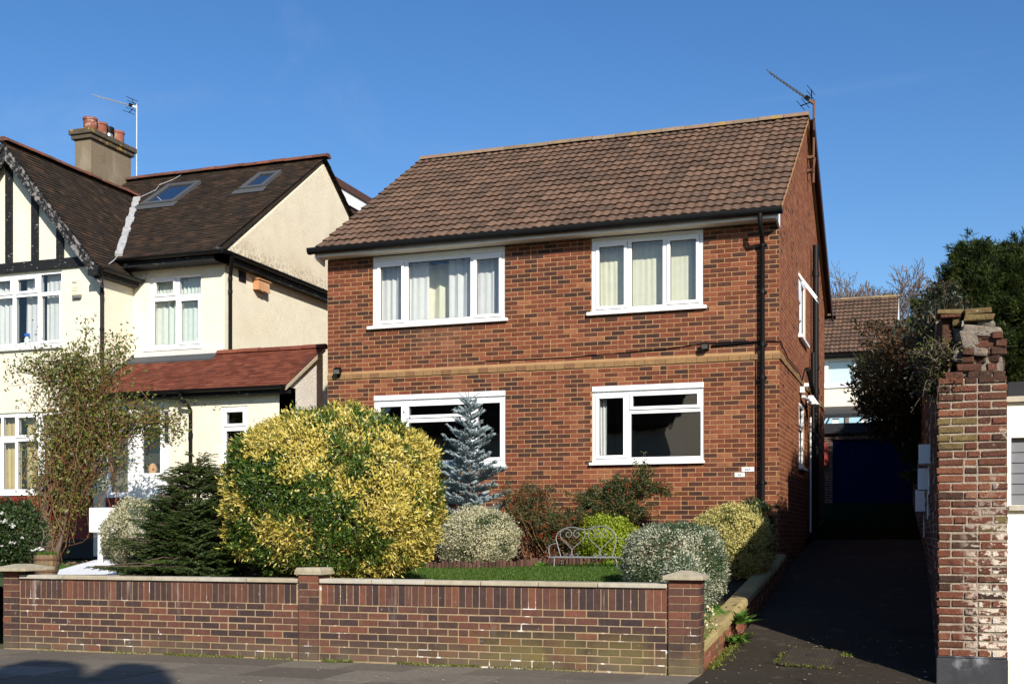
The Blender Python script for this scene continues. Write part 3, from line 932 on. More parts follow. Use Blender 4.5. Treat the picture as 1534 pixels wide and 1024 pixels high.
lin = lambda a, b, n: [a + (b - a) * i / (n - 1) for i in range(n)]
sheet('ground', [-400, -60, -24, -10, 0.5, 6, 30, 400], [-400, -60, -12, 4, 10.9, 11.0, 14, 18.4, 26, 36, 60, 120, 400],
      lambda x, y: drive_z(y) - 0.22 - (0.12 if y < 7 else 0), MAT['earth'])
sheet('driveway', lin(-2.0, 0.6, 9), lin(7.7, 11.0, 8) + lin(11.3, 36.2, 60), lambda x, y: drive_z(y) + fall(x, y) + (0.010 * math.sin(x * 2.1 + y * 0.7) if y > 11.5 else 0), MAT['asphalt'])
sheet('yard', lin(-6.0, 0.3, 12), lin(22.5, 36.1, 40), lambda x, y: drive_z(y) + 0.02 + 0.012 * math.sin(x * 2.1 + y * 0.7), MAT['mossy_yard'])  # sheet over the drive end, shade put into its dark moss colour
sheet('forecourt_apron', lin(0.6, 9, 6), lin(7.7, 12.2, 6), lambda x, y: -0.085 + 0.003, MAT['asphalt'])
sheet('garden_bed', lin(-10.05, -2.15, 40), lin(11.25, 18.42, 34), lambda x, y: soil_z(x, y) + 0.015 * math.sin(x * 5) * math.sin(y * 4), MAT['soil'])
sheet('neighbour_garden', lin(-24, -10.05, 30), lin(11.25, 20, 30), lambda x, y: soil_z(x, y) + 0.015 * math.sin(x * 5) * math.sin(y * 4), MAT['lawn_base'])
sheet('lawn', lin(-7.5, -3.3, 24), lin(13.6, 16.75, 20), lambda x, y: soil_z(x, y) + 0.035, MAT['lawn_base'])
sheet('white_path', lin(-10.0, -9.0, 4), lin(12.0, 17.3, 12), lambda x, y: 0.735 + 0.05 * (y - 12.0), MAT['path']) if False else None
mb = MB()
pq = [P(62, 860, 16.0), P(175, 860, 16.0), P(178, 836.5, 19.5), P(148, 836.5, 19.5)]
mb.face([(q.x, q.y, max(q.z, soil_z(-12, q.y) + 0.02)) for q in pq], t=0.5)
o = mb.build('garden_path', MAT['path']); o['kind'] = 'structure'

# pavement of slabs with joints, kerb, road
mb = MB()
mb.box(-30, -2.0, 7.7, 11.0, -0.12, -0.022, 1)
y = 10.985
row = 0
rows = [0.62, 0.75, 0.62, 0.75, 0.50]
for dy in rows:
    x = -22 - random.random()
    while x < -2.03:
        L = min(random.choice([0.6, 0.75, 0.9, 0.9]), -2.0 - x)
        g = 0.009
        jz = random.uniform(-0.003, 0.003)
        if not (-1.95 < x + L / 2 < 9 and False):
            t = random.random() * 0.8
            if random.random() < 0.05: t = 1.0
            a, b = x + g, x + L - g
            mb.hexa([(a, y - dy + g, -0.05), (b, y - dy + g, -0.05), (b, y - g, -0.05), (a, y - g, -0.05),
                     (a, y - dy + g, jz - 0.004 + random.uniform(-.002, .002)), (b, y - dy + g, jz - 0.004), (b, y - g, jz - 0.003), (a, y - g, jz - 0.003)], 0, t)
        x += L
    y -= dy
o = mb.build('pavement', [MAT['slab'], MAT['joint']]); o['kind'] = 'structure'
mb = MB()
x = -25
while x < 12:
    mb.box(x + 0.004, x + 0.91, 7.53, 7.69, -0.2, -0.005)
    x += 0.914
o = mb.build('kerb', MAT['kerbstone'], bevel=0.015); o['kind'] = 'structure'
mb = MB()
mb.face([(-60, -4, -0.115), (60, -4, -0.115), (60, 7.53, -0.115), (-60, 7.53, -0.115)])
o = mb.build('road', MAT['asphalt']); o['kind'] = 'structure'

# ================================================================== brick house
XL, XR, YF, YB = -9.83, -2.14, 18.4, 26.7
SL = 0.635
YR, ZR = 22.54, 9.02
house = thing('brick_house', 'red brick two storey house with brown tiled roof and white windows', 'house', ((XL + XR) / 2, YF, 0.8))
fm, sm = front(YF), side(XR)
hf = [(-8.96, -6.57, 4.86, 6.05), (-5.09, -3.30, 4.86, 6.05), (-8.94, -6.56, 2.455, 3.67), (-5.08, -3.29, 2.455, 3.67)]
hs = [(21.25, 22.55, 4.80, 5.90), (21.30, 22.25, 2.50, 3.66)]
mb = MB()
plate(mb, fm, XL, XR, 0.2, 6.05, hf, -0.25, 0.0, 1)
plate(mb, sm, YF + 0.25, YB, 0.2, 6.0, hs, -0.25, 0.0, 1)
mb.box(XL, XL + 0.25, YF + 0.25, YB - 0.25, 0.2, 6.05, 1)
mb.box(XL, XR - 0.25, YB - 0.25, YB, 0.2, 6.05, 1)
gz = lambda y: ZR - 0.05 - abs(y - YR) * SL
for xx, off in ((XR, (-0.25, 0, 0)), (XL + 0.25, (-0.25, 0, 0))):
    mb.prism([(xx, YF + 0.02, 6.0), (xx, YB, 6.0), (xx, YB, gz(YB)), (xx, YR, gz(YR)), (xx, YF + 0.02, gz(YF))], off, 1)
def btint(x, z):   # batches of bricks: patches run darker or redder
    r = random.random()
    lf = float(vnoise(np.array([[x * 0.9, z * 1.3, 3.3]]), 77)[0] + .6 * vnoise(np.array([[x * 3.1, z * 4.2, 8.1]]), 78)[0] - 0.8)
    if random.random() < 0.012: return 1.0
    if z > 4.05:   # upper storey is paler and more orange
        r = 0.14 + 0.78 * r if random.random() < 0.76 else random.uniform(0.0, 0.3)
    return min(1, max(0, r + 0.42 * lf))
bricks(mb, fm, XL, XR + 0.006, 0.30, 6.05, hf + [(XL, XR, 3.978, 4.064)], tint=btint)
def sclip(z):
    if z < 6.3: return (YF - 0.006, YB)
    d = (ZR - 0.06 - z) / SL
    return (max(YF - 0.006, YR - d), min(YB, YR + d))
bricks(mb, sm, YF - 0.006, YB, 0.30, 8.95, hs + [(YF, YB, 3.978, 4.064)], clip=sclip, tint=lambda x, z: 0.66 + 0.34 * random.random() if random.random() < 0.9 else random.random(), shift=0.11, jit=0.0015, prot=0.0025)  # side bricks tinted lighter to stand in for raking sun
wall = mb.build('wall', [MAT['brick'], MAT['mortar']], house)
mb = MB()
def strip(fm_, a, b, L=0.165):
    u = a
    while u < b - 1e-6:
        v = min(u + L, b)
        fbox(mb, fm_, u + 0.003, v - 0.003, -0.01, 0.022 + random.uniform(-.003, .003), 3.98 + random.uniform(-.002, .002), 4.062)
        u = v
strip(fm, XL, XR + 0.02)
strip(sm, YF + 0.005, YB)
mb.build('string_course', MAT['string'], house)
# rooms seen through the glass
mb = MB()
room_box(mb, fm, -9.5, -6.0, 1.35, 3.85, 4.0, 0.26)
room_box(mb, fm, -5.7, -2.5, 1.35, 3.85, 4.0, 0.26)
room_box(mb, fm, -9.5, -6.0, 4.1, 6.3, 3.5, 0.26)
room_box(mb, fm, -5.7, -2.5, 4.1, 6.3, 2.5, 0.26)
room_box(mb, sm, 21.0, 23.0, 4.2, 6.2, 0.35 + 1.5, 0.26)
room_box(mb, sm, 21.0, 23.0, 2.0, 3.85, 0.35 + 1.5, 0.26)
mb.build('room_lining', MAT['room'], house)

window(house, fm, -8.96, -6.57, 4.86, 5.96, [(-8.83, -8.43, 4.945, 5.865), (-8.31, -7.18, 4.925, 5.91), (-7.07, -6.67, 4.945, 5.865)], (0, 2), 0.015,
       sill=(-9.05, -6.51, 4.805, 4.858), head=(-8.96, -6.57, 5.962, 6.048, -0.005),
       curtains=[(-8.93, -8.02, 4.88, 5.94, 0.22, 'net', dict(amp=0.03, wl=0.11)), (-7.66, -6.6, 4.88, 5.94, 0.22, 'net', dict(amp=0.03, wl=0.13)),
                 (-8.3, -7.5, 4.88, 5.94, 0.42, 'cream_curtain', dict(amp=0.04, wl=0.3))])
window(house, fm, -5.09, -3.30, 4.86, 5.99, [(-4.97, -4.56, 4.95, 5.90), (-4.44, -3.94, 4.92, 5.94), (-3.82, -3.41, 4.96, 5.91)], (0, 2), 0.015,
       sill=(-5.16, -3.24, 4.805, 4.858), head=(-5.09, -3.30, 5.992, 6.048, -0.005),
       curtains=[(-5.06, -3.33, 4.88, 5.97, 0.20, 'cream_curtain', dict(amp=0.006, wl=0.09))])
window(house, fm, -5.08, -3.29, 2.458, 3.585, [(-4.97, -4.57, 2.57, 3.48), (-4.42, -3.39, 3.33, 3.50), (-4.45, -3.34, 2.53, 3.22)], (0, 1), 0.015,
       sill=(-5.12, -3.27, 2.412, 2.456), head=(-5.08, -3.29, 3.588, 3.672, 0.02),
       curtains=[(-4.99, -4.88, 2.5, 3.5, 0.16, 'net', dict(amp=0.02, wl=0.05))])
window(house, fm, -8.94, -6.56, 2.458, 3.585, [(-8.83, -8.43, 2.57, 3.48), (-8.30, -7.20, 3.32, 3.475), (-8.30, -7.17, 2.55, 3.20), (-7.05, -6.65, 2.58, 3.48)], (0, 1, 3), 0.015,
       sill=(-8.98, -6.54, 2.412, 2.456), head=(-8.94, -6.56, 3.588, 3.672, 0.02))
w = window(house, sm, 21.25, 22.55, 4.80, 5.90, [(21.33, 21.85, 4.88, 5.45), (21.93, 22.47, 4.88, 5.82)], (), 0.02,
           sill=(21.2, 22.6, 4.745, 4.80), curtains=[(21.3, 22.5, 4.84, 5.85, 0.3, 'net')])
mb = MB()   # top-hung vent standing open
a, b = Vector(sm(21.30, 0.0, 5.86)), Vector(sm(21.88, 0.0, 5.86))
dn = Vector((0.30, 0, -0.42))
for p0, p1 in ((a, b), (a + dn, b + dn), (a, a + dn), (b, b + dn)):
    mb.obox(p0, p1, 0.035, 0.03, up=(0.8, 0, 0.6))
mb.build('open_vent', MAT['upvc'], w)
window(house, sm, 21.30, 22.25, 2.50, 3.66, [(21.38, 22.17, 3.28, 3.58), (21.38, 22.17, 2.58, 3.18)], (0,), 0.02, sill=(21.26, 22.29, 2.45, 2.50))

# roof
ca = math.cos(math.atan(SL)); sa = math.sin(math.atan(SL))
Le = (YR - 18.10) / ca
mb = MB()
roll_tiles(mb, (-9.90, 18.10, 6.198), (1, 0, 0), (0, ca, sa), (0, -sa, ca), 7.83, Le, samp=10)
roll_tiles(mb, (-2.07, 27.0, 6.185), (-1, 0, 0), (0, -ca, sa), (0, sa, ca), 7.86, Le, samp=4)
for sgn in (1, -1):
    y0 = YR - sgn * (YR - 18.10)
    mb.prism([(-9.91, y0, 6.18), (-9.91, YR, ZR - 0.03), (-9.91, YR, ZR - 0.11), (-9.91, y0, 6.10)], (7.82, 0, 0), 1)
roof = mb.build('roof', [MAT['concrete_tile'], MAT['mortar']], house)
mb = MB()
ridge_row(mb, (-9.86, YR, ZR + 0.045), (-2.07, YR, ZR + 0.045), r=0.13, step=0.45)
mb.build('ridge_tiles', MAT['lichen_ridge'], roof)
mb = MB()
mb.box(-9.93, -2.13, 18.125, 18.145, 6.056, 6.18)
mb.build('fascia', MAT['fascia'], house)
mb = MB()
mb.box(-9.93, -2.15, 18.146, 18.385, 6.058, 6.07)
mb.build('soffit', MAT['soffit'], house)
for xx in (-2.13, -9.90):
    mb = MB()
    mb.prism([(xx, 18.13, 6.03), (xx, 18.44, 5.96), (xx, 18.44, 6.33), (xx, 18.13, 6.14)], (-0.03, 0, 0), t=0.5)
    mb.build('box_end', MAT['fascia'], house)
mb = MB()
gutter(mb, (-10.02, 18.06, 6.158), (-2.05, 18.06, 6.158), r=0.066, brackets=0.9)
mb.box(-10.02, -2.05, 17.992, 17.999, 6.158, 6.195, t=0.5)
g = mb.build('gutter', MAT['black'], house)
mb = MB()
mb.tube([(-2.38, 18.03, 6.11), (-2.38, 18.03, 6.0), (-2.38, 18.08, 5.90), (-2.38, 18.26, 5.80), (-2.38, 18.32, 5.70), (-2.38, 18.32, 0.9)], 0.036, 10, t=0.5)
for z in (5.72, 5.0, 4.2, 3.7, 2.1):
    mb.tube([(-2.38, 18.32, z - 0.03), (-2.38, 18.32, z + 0.03)], 0.043, 10, t=0.5)
    mb.box(-2.44, -2.32, 18.35, 18.393, z - 0.015, z + 0.015)
mb.build('downpipe', MAT['black'], house, smooth=True)
# rear verge: deep brown bargeboard and rear gutter
mb = MB()
mb.prism([(-1.98, YR + 0.05, ZR - 0.02), (-1.98, YR + 0.05, ZR - 0.24), (-1.98, 27.0, 5.98), (-1.98, 27.0, 6.20)], (-0.03, 0, 0), t=0.5)
mb.prism([(-1.98, YR + 0.05, ZR - 0.03), (-1.98, YR + 0.05, ZR - 0.05), (-1.98, 27.0, 6.16), (-1.98, 27.0, 6.18)], (-0.15, 0, 0), t=0.5)
mb.build('bargeboard', MAT['brown_barge'], house)
mb = MB()
gutter(mb, (-10.0, 27.06, 6.12), (-1.92, 27.06, 6.12), r=0.062)
mb.build('gutter', MAT['black'], house)
mb = MB()
mb.tube([(-2.04, 23.45, 6.85), (-2.04, 23.45, 0.9)], 0.058, 12, t=0.5)
mb.tube([(-2.06, 23.15, 4.75), (-2.06, 23.15, 0.9)], 0.036, 8, t=0.5)
for z in (6.3, 4.5, 4.05, 3.2, 1.8):
    mb.tube([(-2.04, 23.45, z - 0.05), (-2.04, 23.45, z + 0.05)], 0.07, 12, t=0.5)
mb.tube([(-2.04, 23.45, 3.85), (-2.06, 23.1, 4.0), (-2.06, 22.8, 4.1), (-2.1, 22.6, 4.35), (-2.2, 22.6, 4.4)], 0.04, 8, t=0.5)
mb.build('soil_pipe', MAT['black'], house, smooth=True)
mb = MB()
mb.tube([(-2.08, 22.85, 3.5), (-2.08, 22.85, 1.35)], 0.018, 6, t=0.5)
mb.build('overflow_pipe', MAT['plain_white'], house)
mb = MB()
mb.tube([(-2.49, 18.385, 4.25), (-2.49, 18.386, 3.0), (-2.485, 18.386, 1.5)], 0.007, 5, t=0.5)
mb.tube([(-3.16, 18.375, 4.225), (-2.42, 18.375, 4.255)], 0.018, 6, t=0.5)
mb.tube([(-2.34, 18.385, 4.25), (-2.12, 18.38, 4.24), (-2.115, 19.3, 4.12), (-2.115, 21.0, 4.13), (-2.115, 21.6, 4.02), (-2.115, 22.2, 4.33), (-2.115, 23.0, 4.45)], 0.010, 5, t=0.5)
mb.tube([(-6.9, 18.383, 4.17), (-5.5, 18.38, 4.16), (-4.6, 18.38, 4.19), (-3.9, 18.38, 4.21), (-3.3, 18.38, 4.27), (-2.6, 18.38, 4.27)], 0.007, 5, t=0.5)
mb.build('cable', MAT['black'], house)
# ================================================================== rendered neighbour house
GX, GZ = -17.0, 8.95
GS = 1.16
MS = 0.70
nb = thing('rendered_house', 'cream roughcast house with black timbered gable and dark tiled roof', 'house', (-15, 19.8, 0.9))
fG, fM, fP = front(18.84), front(19.8), front(18.6)
sM, sP, sB = side(-12.8), side(-10.7), side(-14.9)
mb = MB()
upw = (-19.6, -15.83, 4.97, 6.42)
low = (-19.6, -15.79, 2.12, 3.70)
plate(mb, fG, -20.4, -14.9, 2.06, 6.5, [upw, low], -0.25, 0)
mb.prism([(-20.4, 18.84, 6.5), (-14.9, 18.84, 6.5), (-14.95, 18.84, 6.53), (GX, 18.84, GZ - 0.12), (-19.1, 18.84, 6.5)], (0, 0.2, 0))
mb.box(-15.15, -14.9, 19.09, 20.05, 0.9, 6.5)
nwin = (-14.53, -13.33, 4.97, 6.37)
plate(mb, fM, -14.9, -12.8, 4.3, 6.7, [nwin], -0.25, 0)
# side wall, front corner chamfered a little as in the photo
mb.box(-13.05, -12.8, 20.05, 28.0, 0.9, 6.66)
mb.box(-20.4, -13.05, 27.75, 28.0, 0.9, 6.66)
# porch / side extension
pwin = (-12.10, -11.55, 2.56, 3.62)
pdoor = (-14.63, -13.22, 0.9, 3.80)
plate(mb, fP, -14.9, -10.7, 0.9, 3.92, [pwin, pdoor], -0.22, 0)
wl = mb.build('wall', MAT['render'], nb)
mb = MB()
mb.prism([(-12.782, 19.75, 6.66), (-12.782, 27.75, 6.66), (-12.782, 23.75, 6.66 + 4.0 * MS + 0.13)], (-0.2, 0, 0), t=0.5)
mb.build('gable_wall', MAT['render_stained'], nb)
mb = MB()
mb.prism([(-10.7, 18.6, 0.9), (-10.7, 19.84, 0.9), (-10.7, 19.84, 4.66), (-10.7, 19.8, 4.68), (-10.7, 18.6, 3.92)], (-0.2, 0, 0), t=0.5)
mb.build('porch_side_wall', MAT['grey_render'], nb)
mb = MB()
mb.box(-14.86, -12.8, 19.74, 19.80, 4.74, 4.90)
mb.build('roughcast_band', MAT['grey_render'], nb)
mb = MB()
plate(mb, front(18.80), -20.4, -14.86, 0.9, 2.06, [], -0.25, 0)
mb.build('red_base', MAT['red_paint'], nb)
mb = MB()
mb.box(-20.4, -14.84, 18.76, 18.80, 0.85, 1.22)
mb.build('plinth', MAT['black_plinth'], nb)

# gable timbers
mb = MB()
fbox(mb, fG, -20.4, -15.30, 0.0, 0.05, 6.45, 6.64, t=0.3)
def gedge(x): return GZ - 0.18 - abs(x - GX) * GS
for x0, x1 in ((-17.16, -17.0), (-16.53, -16.37), (-15.93, -15.77), (-17.8, -17.64), (-18.4, -18.24)):
    zt = min(gedge(x0), gedge(x1))
    fbox(mb, fG, x0, x1, 0.0, 0.045, 6.64, zt, t=0.6)
mb.build('gable_timbers', MAT['timber_dark'], nb)
mb = MB()
for s in (1, -1):
    mb.prism([(GX, 18.60, GZ - 0.02), (GX, 18.60, GZ - 0.34), (GX + s * 2.28, 18.60, GZ - 0.34 - 2.28 * GS), (GX + s * 2.28, 18.60, GZ - 0.02 - 2.28 * GS)][::s], (0, 0.045, 0), t=0.2)
    mb.prism([(GX, 18.57, GZ - 0.02), (GX, 18.57, GZ - 0.12), (GX + s * 2.28, 18.57, GZ - 0.12 - 2.28 * GS), (GX + s * 2.28, 18.57, GZ - 0.02 - 2.28 * GS)][::s], (0, 0.03, 0), t=0.2)
mb.build('bargeboard', MAT['timber'], nb)

# roofs
mb = MB()
cm, sn = math.cos(math.atan(MS)), math.sin(math.atan(MS))
LM = (23.75 - 19.42) / cm
def keep_main(c): return not (c.x < -14.9 and GZ - GS * (c.x - GX) > c.z + 0.02 and c.x > GX) and not (c.x <= GX and c.z < GZ - 0.05)
plain_tiles(mb, (-22.0, 19.42, 6.69), (1, 0, 0), (0, cm, sn), (0, -sn, cm), 9.21, LM, keep=keep_main)
plain_tiles(mb, (-12.72, 28.08, 6.69), (-1, 0, 0), (0, -cm, sn), (0, sn, cm), 9.3, LM, gauge=0.3)
mb.prism([(-22, 19.44, 6.685), (-22, 23.75, 6.685 + 4.31 * MS), (-22, 28.06, 6.685), (-22, 28.0, 6.58), (-22, 23.75, 6.585 + 4.31 * MS), (-22, 19.5, 6.58)], (9.18, 0, 0), t=0.2)
roofm = mb.build('roof', MAT['old_tile'], nb)
mb = MB()
cg, sg = math.cos(math.atan(GS)), math.sin(math.atan(GS))
Lg = 2.26 / cg
def keep_gab(c): return c.z > 6.70 + MS * (c.y - 19.45) - 0.03 or c.y < 19.46
zb = GZ - 2.26 * GS
plain_tiles(mb, (GX + 2.26, 18.55, zb), (0, 1, 0), (-cg, 0, sg), (sg, 0, cg), 4.25, Lg, keep=keep_gab)
plain_tiles(mb, (GX - 2.26, 22.8, zb), (0, -1, 0), (cg, 0, sg), (-sg, 0, cg), 4.25, Lg, keep=keep_gab, gauge=0.2)
for s in (1, -1):
    mb.prism([(GX, 18.62, GZ - 0.01), (GX + s * 2.24, 18.62, zb + 0.01), (GX + s * 2.24, 18.62, zb - 0.08), (GX, 18.62, GZ - 0.10)][::s], (0, 1.1, 0), t=0.2)
    mb.face([(GX, 18.62, GZ - 0.012), (GX + s * 2.24, 18.62, zb + 0.006), (GX + s * 2.24, 19.5, zb + 0.006), (GX, 22.6, GZ - 0.012)], t=0.2)
roofg = mb.build('gable_roof', MAT['old_tile'], nb)
mb = MB()
ridge_row(mb, (GX, 18.54, GZ + 0.07), (GX, 22.75, GZ + 0.07), r=0.12, step=0.34)
mb.build('ridge_tiles', MAT['red_ridge'], roofg)
mb = MB()
ridge_row(mb, (-22.0, 23.75, 9.79), (-12.66, 23.75, 9.79), r=0.12, step=0.36)
mb.build('ridge_tiles', MAT['red_ridge'], roofm)
mb = MB()
# painted mortar along the valley
va, vb = Vector((-16.9, 22.60, 8.93)), Vector((-15.02, 19.50, 6.80))
N = 26
for i in range(N):
    p = va.lerp(vb, i / N); q = va.lerp(vb, (i + 1) / N)
    mb.obox(p, q + (q - p) * 0.1, 0.13 + random.uniform(-.035, .035), 0.05 + random.uniform(0, .03), up=(0.3, -0.4, 1))
mb.build('valley_mortar', MAT['white_mortar'], roofm)
mb = MB()
pts = [(x, y, 6.69 + MS * (y - 19.42) + .03) for x, y in ((-16.8, 22.55), (-16.62, 22.9), (-16.75, 23.2), (-16.55, 23.45), (-16.5, 23.7))]
mb.tube(pts, 0.005, 5, t=0.5)
mb.build('lightning_cable', MAT['pale_alu'], nb)
mb = MB()
mb.tube([(-15.02, 19.50, 6.80), (-14.9, 19.2, 6.62), (-14.86, 19.0, 6.5)], 0.008, 5, t=0.5)
mb.build('lightning_cable', MAT['pale_alu'], nb)
# rooflights
def rooflight(x0, x1, y0, y1, skew):
    zf = lambda y: 6.69 + MS * (y - 19.42)
    nn = Vector((0, -sn, cm))
    c = lambda x, y, h: Vector((x, y, zf(y))) + nn * h
    mb = MB()
    b = 0.085
    for a0, a1, c0, c1 in ((x0, x1, y0, y0 + b), (x0, x1, y1 - b, y1), (x0, x0 + b, y0 + b, y1 - b), (x1 - b, x1, y0 + b, y1 - b)):
        mb.hexa([c(a0, c0, 0), c(a1, c0, 0), c(a1, c1, 0), c(a0, c1, 0), c(a0, c0, 0.085), c(a1, c0, 0.085), c(a1, c1, 0.085), c(a0, c1, 0.085)])
    mb.hexa([c(x0 - .1, y0 - .16, 0.02), c(x1 + .1, y0 - .16, 0.02), c(x1 + .1, y0, 0.03), c(x0 - .1, y0, 0.03), c(x0 - .1, y0 - .16, 0.035), c(x1 + .1, y0 - .16, 0.035), c(x1 + .1, y0, 0.05), c(x0 - .1, y0, 0.05)])
    f = mb.build('rooflight', MAT['sky_frame'], nb, bevel=0.008)
    mb = MB()
    mb.face([c(x0 + b, y0 + b, 0.05), c(x1 - b, y0 + b, 0.05), c(x1 - b, y1 - b, 0.05), c(x0 + b, y1 - b, 0.05)])
    mb.build('pane', MAT['sky_glass'], f)
    mb = MB()
    mb.face([c(x0 + b, y0 + b, 0.022), c(x1 - b, y0 + b, 0.022), c(x1 - b, y1 - b, 0.022), c(x0 + b, y1 - b, 0.022)])
    mb.build('blind', MAT['sky_frame'], f)
rooflight(-16.38, -15.50, 22.0, 23.05, 0)
rooflight(-14.05, -13.47, 22.3, 23.12, 0)
# chimney: stack > cap, four pots
mb = MB()
cx0, cx1, cy0, cy1 = -18.46, -18.02, 22.40, 23.86
mb.box(cx0, cx1, cy0, cy1, 8.3, 10.33, t=0.5)
ch = mb.build('chimney', MAT['pebbledash'], nb, bevel=0.01)
mb = MB()
mb.box(cx0 - 0.06, cx1 + 0.06, cy0 - 0.06, cy1 + 0.06, 10.331, 10.43)
mb.box(cx0 - 0.10, cx1 + 0.10, cy0 - 0.10, cy1 + 0.10, 10.431, 10.55)
mb.box(cx0 - 0.03, cx1 + 0.03, cy0 - 0.03, cy1 + 0.03, 10.551, 10.585)
mb.build('chimney_cap', MAT['chimney_cap'], ch, bevel=0.015)
for k, (yy, kind) in enumerate(((22.66, 0), (23.02, 0), (23.32, 1), (23.64, 0))):
    mb = MB()
    c = ((cx0 + cx1) / 2, yy, 10.56)
    if kind == 0:
        mb.lathe(c, [(0.13, 0), (0.15, 0.05), (0.15, 0.27), (0.165, 0.28), (0.165, 0.33), (0.14, 0.335), (0.12, 0.30), (0.12, 0.05)], 18, t=0.2 + 0.25 * k)
        mb.build('chimney_pot', MAT['terracotta'], ch, smooth=True)
    else:
        mb.lathe(c, [(0.09, 0), (0.09, 0.2), (0.115, 0.205), (0.115, 0.31), (0.09, 0.32), (0.02, 0.325)], 16, t=0.5)
        mb.build('chimney_pot', MAT['steel'], ch, smooth=True)
        mb = MB()
        mb.lathe((c[0], c[1], c[2] + 0.19), [(0.12, 0), (0.125, 0.03), (0.125, 0.13), (0.1, 0.15), (0.02, 0.155)], 16, t=0.5)
        mb.build('cowl', MAT['black'], ch, smooth=True)
# rear dormer: brown cladding under a white fascia
mb = MB()
k = 0
z = 7.6
while z < 9.18:
    mb.box(-15.5, -13.18, 24.55, 28.4, z, min(z + 0.16, 9.20), t=random.random())
    mb.box(-13.18, -13.165 + random.uniform(0, .004), 24.55, 28.4, z, z + 0.13, t=random.random())
    z += 0.165
dm = mb.build('dormer', MAT['brown_clad'], nb)
mb = MB()
mb.box(-15.5, -13.12, 24.5, 28.45, 9.21, 9.50)
mb.build('dormer_fascia', MAT['fascia'], dm)
mb = MB()
mb.box(-15.55, -13.08, 24.45, 28.5, 9.501, 9.67)
mb.build('dormer_roof', MAT['brown_clad'], dm)

# gutters and pipes
mb = MB()
gutter(mb, (-15.0, 19.36, 6.68), (-12.55, 19.36, 6.68), r=0.062)
gutter(mb, (-12.55, 19.30, 6.68), (-12.55, 28.0, 6.68), r=0.062)
gutter(mb, (GX + 2.33, 18.56, zb + 0.0), (GX + 2.33, 19.78, zb + 0.0), r=0.058)
mb.build('gutter', MAT['black'], nb)
mb = MB()
mb.box(-14.95, -12.62, 19.44, 19.80, 6.52, 6.66)
mb.box(-12.80, -12.62, 19.44, 28.0, 6.52, 6.64)
mb.box(GX + 2.05, GX + 2.27, 18.50, 19.75, zb - 0.14, zb - 0.02)
mb.build('eaves_board', MAT['timber_dark'], nb)
mb = MB()
mb.prism([(-12.80, 19.5, 6.665), (-12.56, 19.5, 6.665), (-12.80, 19.5, 6.80)], (0, 8.0, 0), t=0.4)
mb.build('verge_flashing', MAT['lead'], nb)
mb = MB()
mb.tube([(-14.67, 18.50, 6.34), (-14.70, 18.56, 6.20), (-14.83, 18.74, 6.10), (-14.83, 18.76, 6.0), (-14.83, 18.76, 1.0)], 0.037, 8, t=0.5)
for z in (5.9, 5.2, 4.2):
    mb.tube([(-14.83, 18.76, z - .03), (-14.83, 18.76, z + .03)], 0.045, 8, t=0.5)
mb.build('downpipe', MAT['black'], nb, smooth=True)
mb = MB()
mb.tube([(-12.55, 19.62, 6.62), (-12.56, 19.66, 6.52), (-12.70, 19.86, 6.40), (-12.74, 19.90, 6.30), (-12.74, 19.90, 4.72)], 0.037, 8, t=0.5)
for z in (6.25, 6.0, 4.85):
    mb.tube([(-12.74, 19.90, z - .03), (-12.74, 19.90, z + .03)], 0.045, 8, t=0.5)
mb.build('downpipe', MAT['black'], nb, smooth=True)
mb = MB()
mb.box(-12.795, -12.775, 20.28, 20.52, 6.30, 6.50)
mb.build('air_vent', MAT['black'], nb)

# windows
window(nb, fG, upw[0], upw[1], upw[2], upw[3],
       [(-19.5, -18.2, 5.08, 6.33), (-18.1, -17.67, 5.07, 5.95), (-17.60, -17.04, 5.07, 5.97), (-16.96, -16.43, 5.07, 5.97), (-16.33, -15.90, 5.08, 5.95),
        (-18.1, -17.67, 6.07, 6.32), (-17.56, -17.08, 6.08, 6.31), (-16.91, -16.48, 6.08, 6.31), (-16.36, -15.87, 6.03, 6.37)], (4, 6, 7), 0.03,
       sill=(-19.7, -15.80, 4.915, 4.97),
       curtains=[(-19.5, -17.02, 5.02, 6.4, 0.16, 'net', dict(amp=0.03, wl=0.14)), (-16.88, -16.42, 5.02, 6.4, 0.18, 'net', dict(amp=0.03, wl=0.14)), (-16.34, -15.86, 5.02, 6.4, 0.16, 'net', dict(amp=0.03, wl=0.12))])
window(nb, fG, low[0], low[1], low[2], low[3],
       [(-19.5, -18.0, 2.22, 3.6), (-17.9, -17.35, 2.2, 3.12), (-17.27, -16.98, 2.2, 3.12), (-16.92, -16.42, 2.2, 3.14), (-16.28, -15.87, 2.22, 3.10),
        (-17.9, -17.32, 3.25, 3.62), (-16.90, -16.46, 3.26, 3.60), (-16.30, -15.85, 3.24, 3.64), (-17.27, -16.98, 3.25, 3.62)], (4, 6), 0.03,
       sill=(-19.7, -15.76, 2.07, 2.12),
       curtains=[(-19.5, -16.96, 2.15, 3.68, 0.16, 'tan_curtain', dict(amp=0.03, wl=0.12)), (-16.82, -15.86, 2.15, 3.68, 0.16, 'tan_curtain', dict(amp=0.03, wl=0.12))])
window(nb, fM, *nwin, [(-14.43, -13.93, 5.04, 5.90), (-13.81, -13.41, 5.07, 5.87), (-14.39, -13.98, 6.04, 6.28), (-13.84, -13.36, 6.0, 6.33)], (1, 2), 0.03,
       sill=(-14.65, -13.28, 4.91, 4.97),
       curtains=[(-14.48, -13.38, 5.0, 5.93, 0.15, 'pale_curtain', dict(amp=0.03, wl=0.12)), (-14.48, -13.35, 5.97, 6.35, 0.15, 'pale_curtain', dict(amp=0.03, wl=0.09))])
